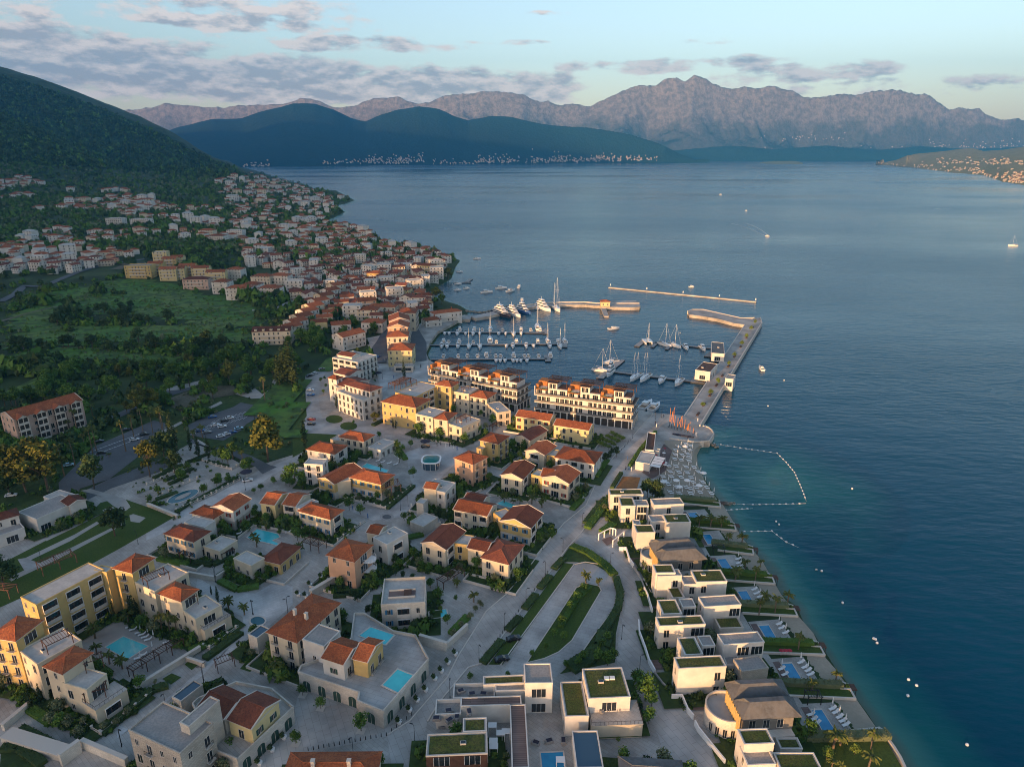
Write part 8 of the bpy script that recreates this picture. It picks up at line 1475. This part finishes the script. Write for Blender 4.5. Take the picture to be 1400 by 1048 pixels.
# rows and blocks that can be told apart, from pixels: base point
def blk(u, v, i, a, s, label): p = T([u], [v])[0]; vplace(i, Vector(p), a, '', s, label)
def special(name, label, u, v, w, d, h, roof, wall, tile, a, nb=0):
    p = T([u], [v])[0]; o = vhouse(w, d, h, roof, wall, tile, math.hypot(p[0], p[1]) < 900, name, nb); o.location = p; o.rotation_euler.z = a; o['label'] = label; o['category'] = 'apartment block' if 'block' in name else 'house'; o['group'] = {'row_house': 'row houses '+str(nb or len(label))}.get(name, ''); o.pop('group') if not o['group'] else None; placed.append((p[0], p[1], max(w, d)*.6)); return o
special('apartment_block', 'flat-roofed yellow block at the left end of the yellow cluster above the meadow', 194, 379, 24, 12, 11.5, 'flat', 'yellow', 'roof_grey', .05)
for i, (u, v, w, l) in enumerate([(216, 374, 14, 'second yellow gabled block from the left of the cluster'), (222, 358, 14, 'yellow flat-topped tower behind the cluster'), (233, 382, 15, 'low front yellow block of the cluster'), (235, 367, 13, 'yellow gabled block in the middle of the cluster'), (246, 381, 13, 'yellow block right of the middle of the cluster'), (245, 365, 12, 'yellow block at the back right of the cluster'), (259, 377, 15, 'tall pale yellow gabled block right of the cluster'), (277, 380, 16, 'yellow twin-gabled block before the last one'), (298, 386, 17, 'last yellow block at the right end of the cluster')]):
    special('apartment_block', l, u, v, w, 11, 10.5, 'gable' if i != 1 else 'flat', 'pale_yellow' if i % 3 else 'yellow', 'tiles' if i != 1 else 'roof_pale', .15)
special('apartment_block', 'pink block with balconies below the yellow cluster', 271, 394, 22, 11, 9, 'hip', 'pink', 'tiles_dark', .1)
for u, v, w, l in [(306, 400, 14, 'first white red-roofed block of the row at the meadow edge'), (330, 409, 20, 'white four-storey block in the middle of the row at the meadow edge'), (347, 404, 15, 'third white block of the row at the meadow edge'), (372, 409, 18, 'wide white block at the right end of the meadow row'), (361, 392, 18, 'cream block behind the meadow row'), (385, 391, 18, 'white block behind the right end of the meadow row'), (324, 382, 15, 'grey-white house above the meadow row'), (300, 333, 18, 'tall white block with red roof above the village'), (285, 325, 20, 'cream five-storey block with a red roof in the upper village'), (324, 325, 22, 'white flat four-storey block in the upper village'), (160, 308, 26, 'long white block on the upper left slope'), (195, 309, 30, 'long white terraced block on the upper left slope')]:
    special('apartment_block', l, u, v, w, 12, 10.5, 'hip' if 'flat' not in l and 'long' not in l else 'flat', 'white' if 'cream' not in l else 'cream', 'tiles' if 'flat' not in l and 'long' not in l else 'roof_pale', -.1)
special('apartment_block', 'cream block with five round dormers in its dark red roof, nearest the golden cypresses', 375, 468, 24, 12, 9, 'gable', 'cream', 'tiles_dark', .12, 5)
for i in range(9):      # the long stepped row running up from the dormer block
    f = i/8; special('row_house', 'gabled white or cream row house in the long stepped row behind the dormer block', 398+f*62, 462-f*60+(0), 13, 11, 8.8, 'gable', 'white' if i % 2 else 'cream', 'tiles', .95)
for i in range(6): f = i/5; special('row_house', 'small gabled terraced house in the shorter row right of the stepped row', 437+f*38, 452-f*36, 11, 9, 7, 'gable', ['pale_yellow', 'cream', 'white'][i % 3], 'tiles', .3)
for u, v, w, d, h, a, l, c in [(478, 474, 18, 11, 9, .9, 'white gabled house beside the sloping asphalt street', 'white'), (467, 455, 13, 10, 7, .3, 'pale blue-white gabled house with a teal awning roof', 'white'), (512, 452, 15, 11, 7, -.1, 'white hipped house beside the street trees', 'white'), (505, 436, 15, 11, 8, 0, 'cream house with a brown hipped roof above the white hipped one', 'cream'), (524, 428, 22, 10, 6, -.1, 'long low brown-roofed house behind the peach row', 'cream'), (502, 407, 15, 10, 8, 0, 'white double-gabled house in the middle of the village', 'white'), (502, 424, 14, 11, 8.5, .3, 'peach gabled house catching the light in the village', 'peach'), (515, 385, 15, 11, 9, -.2, 'orange-lit house on the sunny strip of the village', 'ochre'),  # ochre wall of the orange-lit house puts sunlight into the colour
                               (584, 374, 18, 12, 9, -.3, 'sunlit hotel-like house near the village shore', 'pale_yellow'), (551, 407, 14, 11, 8, -.2, 'yellow-lit hipped house near the bay beach', 'pale_yellow'), (480, 388, 14, 10, 7, 0, 'white low house with a garden wall beside the village street', 'white'), (610, 438, 22, 9, 7, .5, 'long white quay building with a red roof at the mole', 'white'), (590, 445, 12, 9, 5, .5, 'low white quay building at the bend of the basin', 'white')]:  # the yellow-lit house likewise carries sunlight in its wall colour
    special('house', l, u, v, w, d, h, 'gable' if 'gabl' in l else 'hip', c, 'tiles', a)
ZONES = [('in the lower village near the shore', [(400, 410), (470, 395), (600, 350), (628, 372), (612, 395), (585, 402), (590, 430), (560, 440), (480, 440), (420, 420)], 14, 130),
         ('in the middle of the village', [(330, 330), (470, 310), (530, 330), (600, 348), (620, 360), (600, 372), (500, 395), (400, 405), (390, 375), (330, 360)], 14.5, 250),
         ('on the upper headland slope', [(290, 238), (350, 238), (400, 250), (470, 272), (450, 300), (470, 312), (330, 330), (310, 290)], 22, 230),
         ('on the left slope above the meadow', [(0, 340), (80, 315), (120, 320), (260, 315), (340, 330), (360, 352), (250, 345), (180, 352), (130, 370), (60, 385), (0, 400)], 19, 125),
         ('high on the wooded slope', [(0, 232), (90, 262), (140, 255), (200, 268), (230, 285), (300, 288), (320, 300), (300, 312), (215, 302), (120, 292), (0, 300)], 19, 170)]
BOUNDS = []
tot = 0; extra = []
for where, poly, gap, n in ZONES:
    us = vr.uniform(min(p[0] for p in poly), max(p[0] for p in poly), n*14); vs_ = vr.uniform(min(p[1] for p in poly), max(p[1] for p in poly), n*14)
    if 'near the shore' not in where: vs_ = vs_
    m = inside(np.stack([us, vs_], 1), poly); us, vs_ = us[m], vs_[m]; P = T(us, vs_); sdv = sdist(P[:, :2]); clus = fbm(P[:, :2], 120, 2, 9); c = 0
    order = np.argsort(vr.rand(len(P)))
    for j in order:
        if c >= n: break
        p = P[j]
        if sdv[j] < 9 or p[1] > 6000: continue
        if 'wooded slope' in where or 'left slope' in where:
            if clus[j] < .36: continue
        if not clear(p, gap*.5): continue
        if any(inw(w, Vector((p[0], p[1], 0)), 8) for w in ALLW): continue
        i = vr.choice(10, p=[.10, .18, .05, .07, .20, .07, .05, .18, .05, .05]); a = .35+vr.normal()*.35+(1.57 if vr.rand() < .35 else 0); s = vr.uniform(.72, 1.02)*(1.45 if p[1] > 1500 else 1.15 if p[1] > 1000 else 1)
        r = math.hypot(p[0], p[1]); extra.append((r, i, tuple(p), a, where, s)); placed.append((p[0], p[1], gap*.5)); c += 1
extra.sort(); near_n = 245
for r, i, p, a, where, s in extra[:near_n]: placed_n = len(placed); vplace(i, Vector(p), a, where, s); placed.pop()
fr = MB()
for r, i, p, a, where, s in extra[near_n:]:
    w, d, h, rf, wl, tl, _ = SPEC[i]; c, sn = math.cos(a), math.sin(a); T2 = lambda q: (p[0]+(q[0]*c-q[1]*sn)*s, p[1]+(q[0]*sn+q[1]*c)*s, p[2]+q[2]*s)
    mi = {'white': 0, 'cream': 1, 'beige': 1, 'peach': 2, 'pale_yellow': 1}[wl]; fr.box(-w/2, -d/2, -6, w/2, d/2, h, mi, T2)
    q = [(-w/2-.4, -d/2-.4, h), (w/2+.4, -d/2-.4, h), (w/2+.4, d/2+.4, h), (-w/2-.4, d/2+.4, h), (-w*.2, 0, h+d*.2), (w*.2, 0, h+d*.2)]; fr.add([T2(x) for x in q], [(0, 1, 5, 4), (1, 2, 5), (2, 3, 4, 5), (3, 0, 4)], 4 if rf == 'flat' else 3)
    for z in np.arange(.9, h-1, 2.9):
        for x in (-.3, .05, .35): fr.add([T2(y) for y in [(w*x-.5, -d/2-.05, z), (w*x+.5, -d/2-.05, z), (w*x+.5, -d/2-.05, z+1.3), (w*x-.5, -d/2-.05, z+1.3)]], [(0, 1, 2, 3)], 5)
tag(link('houses', fr.mesh('houses', [M['white'], M['cream'], M['peach'], M['tiles'], M['roof_pale'], M['glass']])), 'distant red-roofed houses covering the farther village slopes', 'houses', None, 'stuff')
# roads draped on the slope
def draped(name, pts, w, m, lift=.35):
    P = T([p[0] for p in pts], [p[1] for p in pts]); Q = []
    for i in range(len(P)-1):
        n = max(2, int(np.linalg.norm(P[i+1]-P[i])/8)); Q += [P[i]+(P[i+1]-P[i])*j/n for j in range(n)]
    Q.append(P[-1]); Q = np.array(Q); z = zt(Q[:, :2])+lift; b = MB(); V = []
    for i in range(len(Q)):
        d = Q[min(i+1, len(Q)-1)]-Q[max(0, i-1)]; d = d[:2]/np.linalg.norm(d[:2]); n = np.array((-d[1], d[0]))*w/2; V += [(Q[i][0]+n[0], Q[i][1]+n[1], z[i]), (Q[i][0]-n[0], Q[i][1]-n[1], z[i])]
    b.add(V, [(2*i, 2*i+1, 2*i+3, 2*i+2) for i in range(len(Q)-1)]); tag(link(name, b.mesh(name, M[m])), kind='structure'); return Q
RQ = [draped('road', [(0, 413), (22, 402), (32, 391), (60, 392), (95, 377), (140, 363), (180, 357), (210, 353), (235, 352)], 7, 'asphalt', .6), draped('road', [(380, 362), (400, 372), (430, 383), (460, 395), (483, 407)], 8, 'asphalt', .6), draped('path', [(0, 440), (40, 428), (75, 420), (110, 416)], 4, 'earth', .5),
      draped('road', [(345, 425), (380, 422), (400, 412)], 6, 'gravel', .6), draped('road', [(520, 497), (528, 470), (536, 450), (545, 435), (560, 425)], 7, 'asphalt', .6)]
def patch(name, pts, m, lift=.3, step=9):
    P = T([p[0] for p in pts], [p[1] for p in pts])[:, :2]; x0, y0 = P.min(0); x1, y1 = P.max(0); X = np.arange(x0, x1+step, step); Y = np.arange(y0, y1+step, step); XX, YY = np.meshgrid(X, Y); Q = np.stack([XX.ravel(), YY.ravel()], 1); Qj = Q+0
    z = zt(Qj)+lift; nx = len(X); i = np.arange((len(Y)-1)*(nx-1)); q = i//(nx-1)*nx+i % (nx-1); F = np.stack([q, q+1, q+nx+1, q+nx], 1); C = Q[F].mean(1); k = inside(C+(np.stack([fbm(C, 25, 2, 3), fbm(C, 25, 2, 4)], 1)-.5)*30, P.tolist()); F = F[k]
    tag(link(name, npmesh(name, np.column_stack([Qj, z]), F, M[m], True)), kind='structure'); return P
M['meadow'] = mat('meadow', (.065, .165, .018), .95, (.125, .175, .04), .03, vec='P', c3=(.035, .065, .02), s3=.16, w3=.8, bump=.5, bscale=.8)
MEAD = [patch('meadow', q, 'meadow', .3+.06*i) for i, q in enumerate([[(70, 400), (180, 380), (240, 392), (300, 405), (350, 418), (345, 445), (240, 440), (180, 432), (60, 430)], [(0, 458), (60, 446), (240, 446), (340, 455), (350, 470), (200, 468), (0, 478)], [(0, 485), (60, 478), (150, 480), (260, 490), (240, 505), (120, 500), (0, 500)], [(0, 430), (60, 418), (90, 425), (60, 450), (0, 455)], [(240, 440), (330, 438), (335, 450), (260, 455)], [(430, 487), (470, 487), (465, 500), (425, 515)], [(0, 510), (60, 515), (50, 540), (0, 545)], [(330, 560), (360, 520), (400, 520), (395, 600), (350, 600)]])]
patch('bare_ground', [(160, 362), (205, 358), (215, 372), (180, 380), (155, 375)], 'earth', .5)
# ------------------------------------------------------------ woods and ground cover on the slopes
def tuft(n, seed):
    rs = np.random.RandomState(seed); V = []; 
    for i in range(n):
        d = rs.normal(size=3); d[2] = abs(d[2])*.9; d /= np.linalg.norm(d); c = d*np.array((1, 1, 1.1))*rs.uniform(.7, 1.05)+np.array((0, 0, .35)); nrm = d+rs.normal(size=3)*.45; nrm /= np.linalg.norm(nrm); u = np.cross(nrm, rs.normal(size=3)); u /= np.linalg.norm(u); w = np.cross(nrm, u); s = rs.uniform(.32, .6)
        V += [c-u*s-w*s*.5, c+u*s-w*s*.6, c+w*s*.9]
    return np.array(V)
def forest(name, label, cand, n, hfun, dens, mats, nleaf, seedk=0, keepout=None):
    Q = cand; Pz = zt(Q); k = dens(Q) > vr.rand(len(Q)); k &= sdist(Q) > 4; Q = Q[k]; Pz = Pz[k]
    pl = np.array([(x, y) for x, y, r in placed]+[(w.a+w.ex*w.w/2+w.ey*w.d/2)[:2] for w in ALLW]); pr = np.array([r*.62 for x, y, r in placed]+[math.hypot(w.w, w.d)/2+1 for w in ALLW])
    keep = np.ones(len(Q), bool)
    for x, r in zip(pl, pr): keep &= ((Q-x)**2).sum(1) > (r+.6)**2
    for R in RQ:
        for q in R[::1]: keep &= ((Q-q[:2])**2).sum(1) > 36
    if keepout is not None: keep &= ~keepout(Q)
    Q = Q[keep][:n]; Pz = Pz[keep][:n]; Tf = [tuft(nleaf, s+seedk) for s in range(6)]; r = hfun(Q)*vr.uniform(.6, 1.35, len(Q)); mi = vr.choice(len(mats), len(Q), p=[.5, .3, .2][:len(mats)] if len(mats) == 3 else None); VV = []; MI = []
    for s in range(6):
        idx = np.arange(len(Q)) % 6 == s; Q6 = Q[idx]; r6 = r[idx]; a = vr.uniform(0, 6.28, len(Q6)); c, sn = np.cos(a), np.sin(a); t = Tf[s]
        X = (t[None, :, 0]*c[:, None]-t[None, :, 1]*sn[:, None])*r6[:, None]+Q6[:, :1]; Y = (t[None, :, 0]*sn[:, None]+t[None, :, 1]*c[:, None])*r6[:, None]+Q6[:, 1:2]; el = vr.uniform(.8, 1.5, len(Q6)); Z = t[None, :, 2]*(r6*el)[:, None]+Pz[idx][:, None]
        VV.append(np.stack([X, Y, Z], 2).reshape(-1, 3)); MI.append(np.repeat(mi[idx], nleaf))
    V = np.concatenate(VV); F = np.arange(len(V)).reshape(-1, 3); return tag(link(name, npmesh(name, V, F, [M[m] for m in mats], False, np.concatenate(MI))), label, name, None, 'stuff')
def cand_px(poly, n):
    us = vr.uniform(min(p[0] for p in poly), max(p[0] for p in poly), n); vs_ = vr.uniform(min(p[1] for p in poly), max(p[1] for p in poly), n); m = inside(np.stack([us, vs_], 1), poly); return T(us[m], vs_[m])[:, :2]
def in_meadow(Q):
    r = np.zeros(len(Q), bool)
    for P in MEAD: r |= inside(Q, P.tolist())
    return r & (fbm(Q, 30, 3, 14) < .66)
PLAT = [(p.x, p.y) for p in plat]; PARK = [tuple(Gk(k, p, ZL)[:2]) for k, p in []]
ks = [[tuple(Gk('s', p, ZL)[:2]) for p in [(80, 700), (75, 655), (130, 605), (215, 570), (300, 545), (330, 540), (420, 510), (425, 625), (330, 660), (270, 610), (200, 640)]], [tuple(Gk('s', p, ZL)[:2]) for p in [(0, 770), (0, 715), (90, 690), (110, 640), (210, 640), (160, 680)]], [tuple(Gk('a7', p, ZL)[:2]) for p in [(250, 690), (540, 560), (860, 415), (1048, 350), (1048, 335), (700, 460), (540, 540), (240, 650)]]]
def keepout_near(Q):
    r = inside(Q, PLAT)
    for K in ks: r |= inside(Q, K)
    return r | in_meadow(Q)
c1 = cand_px([(-60, 330), (200, 300), (420, 330), (560, 350), (640, 400), (600, 440), (520, 490), (430, 490), (415, 520), (330, 560), (200, 590), (60, 640), (-60, 700)], 26000)
forest('shrubbery', 'dense bushes and small trees between the meadows and houses of the lower slope', c1, 9000, lambda Q: 2.1+.0006*np.hypot(Q[:, 0], Q[:, 1])+2.2*(fbm(Q, 60, 2, 8) > .55), lambda Q: np.where(fbm(Q, 55, 3, 12) > .49, .85, .06), ['leaf', 'leaf_dark', 'leaf_cyp'], 30, 1, keepout_near)
cs = cand_px([(0, 400), (180, 380), (350, 415), (400, 440), (340, 480), (200, 500), (0, 500)], 9000)
forest('scrub', 'small bushes and tall grass tufts dotted over the rough meadows', cs, 4200, lambda Q: .7+1.2*(fbm(Q, 22, 2, 41) > .6), lambda Q: np.where(fbm(Q, 16, 3, 42) > .5, .8, .2), ['leaf', 'leaf_olive', 'leaf_lime'], 16, 7, lambda Q: inside(Q, PLAT))
c2 = cand_px([(-80, 215), (120, 225), (290, 240), (360, 236), (480, 272), (460, 300), (640, 360), (560, 360), (330, 345), (-80, 340)], 34000)
forest('woodland', 'dark woodland with gaps covering the upper village slopes', c2, 13000, lambda Q: 2.9+.0006*Q[:, 1], lambda Q: np.where(fbm(Q, 140, 3, 15) > .44, .85, .22), ['leaf', 'leaf_dark', 'leaf_olive'], 18, 5)
c3 = cand_px([(-80, 60), (0, 106), (60, 123), (130, 149), (190, 173), (240, 198), (290, 222), (335, 240), (290, 245), (120, 228), (-80, 220)], 34000)
forest('forest', 'dense dark forest on the steep mountainside at the upper left', c3, 22000, lambda Q: 5.0+.0014*Q[:, 1], lambda Q: np.ones(len(Q)), ['leaf_dark', 'leaf_cyp', 'leaf'], 12, 9)
# planting round the houses of the resort: dense beds along every wall and wall foot
def bedc(n):
    Q = []
    for w, _ in ub:
        if w.h < 4: continue
        k = int((w.w+w.d)*11); d = vr.uniform(0, 1, k); o = vr.uniform(.5, 4.3, k); s = vr.randint(0, 4, k)
        for a, b, c in zip(d, o, s):
            x, y = [(a*w.w, -b), (w.w+b, a*w.d), (a*w.w, w.d+b), (-b, a*w.d)][c]; p = w.a+w.ex*x+w.ey*y; Q.append((p.x, p.y))
    Q = np.array(Q); vr.shuffle(Q); return Q[:n]
def ko(Q): return np.array([near_w(Vector((q[0], q[1], 0)), .45) for q in Q]) | np.array([any(pin(q, R) for R in ROADS) for q in Q])
_z = zt; zt = lambda P: np.full(len(np.atleast_2d(P)), Z0+.1); _p = placed; placed = []; _A = ALLW; ALLW = ALLW[:1]; cb = bedc(16000)
ALLW = _A; cb = cb[~ko(cb)]; ALLW = _A[:1]
forest('garden_planting', 'mixed low green planting filling the beds round the resort houses', cb, 10500, lambda Q: .6+.85*(fbm(Q, 9, 2, 31) > .53), lambda Q: np.where(fbm(Q, 7, 2, 22) > .38, 1, .15), ['leaf', 'leaf_dark', 'leaf_lime'], 26, 3)
cg = [(170, 645), (205, 620), (270, 600), (345, 640), (330, 650), (255, 700), (240, 715), (190, 680)]; us = vr.uniform(165, 345, 9000); vs_ = vr.uniform(598, 716, 9000); m = inside(np.stack([us, vs_], 1), cg); Qg = np.array([G(u, v)[:2] for u, v in zip(us[m], vs_[m])])
forest('garden_planting', 'clipped ground planting between the paths of the fountain garden', Qg, 1500, lambda Q: np.full(len(Q), .5), lambda Q: np.where(fbm(Q, 8, 2, 52) > .56, 1, .03), ['leaf', 'leaf_dark', 'leaf_lime'], 24, 2, lambda Q: np.hypot((Q[:, 0]-Gk('b7', (292, 340)).x)/8, (Q[:, 1]-Gk('b7', (292, 340)).y)/5) < 1)
zt = _z; placed = _p; ALLW = _A
PKS = [[tuple(Gk('s', p, ZL)[:2]) for p in [(80, 695), (78, 655), (130, 605), (215, 570), (235, 578), (222, 605), (150, 660)]], [tuple(Gk('a8', p, ZL)[:2]) for p in [(440, 440), (660, 490), (560, 520), (470, 570), (345, 660), (150, 630), (145, 565), (400, 465)]], [tuple(Gk('s', p, ZL)[:2]) for p in [(0, 750), (0, 728), (90, 680), (240, 618), (255, 630), (160, 672)]]]
cp = np.concatenate([cand_px([(95, 640), (130, 590), (300, 515), (420, 500), (415, 620), (350, 640), (270, 600), (230, 570), (110, 640), (0, 740), (0, 690)], 9000)])
forest('bushes', 'loose bushes and tall shrubs on the verges between the car parks and lanes', cp, 1300, lambda Q: .8+1.3*(fbm(Q, 18, 2, 61) > .56), lambda Q: np.where(fbm(Q, 15, 2, 62) > .54, .9, .06), ['leaf', 'leaf_dark', 'leaf_olive'], 26, 4, lambda Q: inside(Q, PLAT) | inside(Q, PKS[0]) | inside(Q, PKS[1]) | inside(Q, PKS[2]) | inside(Q, ks[2]))
c = 0
for q in cb[::-1]:
    if c >= 165: break
    p = Vector((q[0], q[1], Z0+.05))
    if near_w(p, 1.1) or not all((p.x-x)**2+(p.y-y)**2 > 16 for x, y, r in placed if r == 1.5): continue
    plant('round' if c % 3 else 'olive', p, vr.uniform(2.6, 5.2), 'small garden tree in the planted beds round the resort houses', 'garden trees of the resort'); placed.append((p.x, p.y, 1.5)); c += 1
# single trees on the lower slope that one can tell apart
for kind, n, poly, h, l in [('wood', 60, [(0, 500), (120, 495), (330, 480), (410, 470), (440, 440), (430, 520), (330, 540), (230, 560), (100, 560), (0, 560)], (7, 12), 'green tree in the belt behind the pink apartment block'), ('dark', 50, [(0, 440), (150, 420), (340, 430), (360, 470), (250, 500), (0, 500)], (6, 11), 'dark tree among the meadows'), ('wood', 45, [(380, 400), (600, 365), (620, 400), (590, 430), (540, 470), (440, 480)], (6, 10), 'green tree between the lower village houses'), ('cypress', 24, [(330, 400), (430, 330), (600, 360), (560, 440), (420, 470)], (9, 15), 'dark cypress rising among the village houses')]:
    Q = cand_px(poly, 900); Q = Q[sdist(Q) > 6]; c = 0
    for q in Q:
        if c >= n: break
        p = Vector((q[0], q[1], float(zt(q)[0])))
        if not clear(p, 2) or any(inw(w, Vector((p.x, p.y, 0)), 3) for w in ALLW) or keepout_near(np.array([q]))[0] or any(((R[:, :2]-q)**2).sum(1).min() < 36 for R in RQ): continue
        plant(kind, p, vr.uniform(*h), l, l.replace(' tree', ' trees').replace('cypress', 'cypresses'), 1.1); c += 1
# umbrella pines on the bay shore, lit
for u, v in [(613, 381), (597, 410)]: p = T1(u, v); plant('big', p, 12, ['rounded golden pine at the village jetty', 'rounded golden pine above the little bay beach'][u < 600], None, 1.3)
# ------------------------------------------------------------ towns on the far shores
from mathutils.bvhtree import BVHTree
def town(objs, spots_, label, n, size, seedk, mats=('white', 'cream', 'tiles')):
    rs = np.random.RandomState(seedk); trees = [BVHTree.FromPolygons([tuple(v.co) for v in o.data.vertices], [tuple(p.vertices) for p in o.data.polygons]) for o in objs]; b = MB(); c = 0
    for _ in range(n*6):
        if c >= n: break
        cx, cy, rx, ry = spots_[rs.choice(len(spots_), p=np.array([s[2]*s[3] for s in spots_])/sum(s[2]*s[3] for s in spots_))]; u = cx+rs.uniform(-1, 1)*rx; v = cy+abs(rs.normal())*-ry*.7+ry*.5 if ry > 2 else cy+rs.uniform(-1, 1)*ry
        d = Vector(ray(u, v)).normalized(); hit = None
        for t in trees:
            h = t.ray_cast(Vector((0, 0, HC)), d)
            if h[0] is not None and (hit is None or h[3] < hit[1]): hit = (h[0], h[3])
        if hit is None or hit[0].z < .5: continue
        p = hit[0]; w = size*rs.uniform(.6, 1.5); dd_ = size*rs.uniform(.6, 1.0); h = size*rs.uniform(.5, .9); a = rs.uniform(-.5, .5); cc, ss = math.cos(a), math.sin(a); T2 = lambda q: (p.x+q[0]*cc-q[1]*ss, p.y+q[0]*ss+q[1]*cc, p.z+q[2]); m = rs.choice(2, p=[.6, .4])
        b.box(-w/2, -dd_/2, -5, w/2, dd_/2, h, int(m), T2); b.add([T2(q) for q in [(-w/2-.5, -dd_/2-.5, h), (w/2+.5, -dd_/2-.5, h), (w/2+.5, dd_/2+.5, h), (-w/2-.5, dd_/2+.5, h), (0, 0, h+dd_*.25)]], [(0, 1, 4), (1, 2, 4), (2, 3, 4), (3, 0, 4)], 2); c += 1
    tag(link('town', b.mesh('town', [M[x] for x in mats])), label, 'town', None, 'stuff')
hl = [o for o in S.objects if o.name.startswith('hill')]; mt = [o for o in S.objects if o.name.startswith('mountain')]
town(hl+mt, [(500, 222, 60, 4), (540, 218, 40, 7), (640, 222, 50, 4), (720, 219, 70, 7), (790, 218, 60, 6), (850, 217, 50, 5), (350, 226, 20, 4)], 'pale waterfront town strung along the shore under the blue wooded hill', 520, 12, 3)
town(mt, [(950, 213, 80, 5), (1100, 213, 120, 5), (1200, 206, 100, 8), (1330, 200, 70, 9), (1000, 205, 60, 6), (900, 208, 50, 4), (1100, 190, 60, 6)], 'scattered pale settlements on the plain below the high mountains', 260, 16, 4)
town([hl[1]], [(1240, 227, 50, 4), (1200, 223, 15, 2), (1300, 232, 50, 5), (1370, 240, 40, 8), (1390, 246, 20, 8), (1340, 222, 60, 6)], 'sunlit houses crowding the shore of the right peninsula', 240, 9, 5, ('beige', 'concrete', 'tiles_dark'))
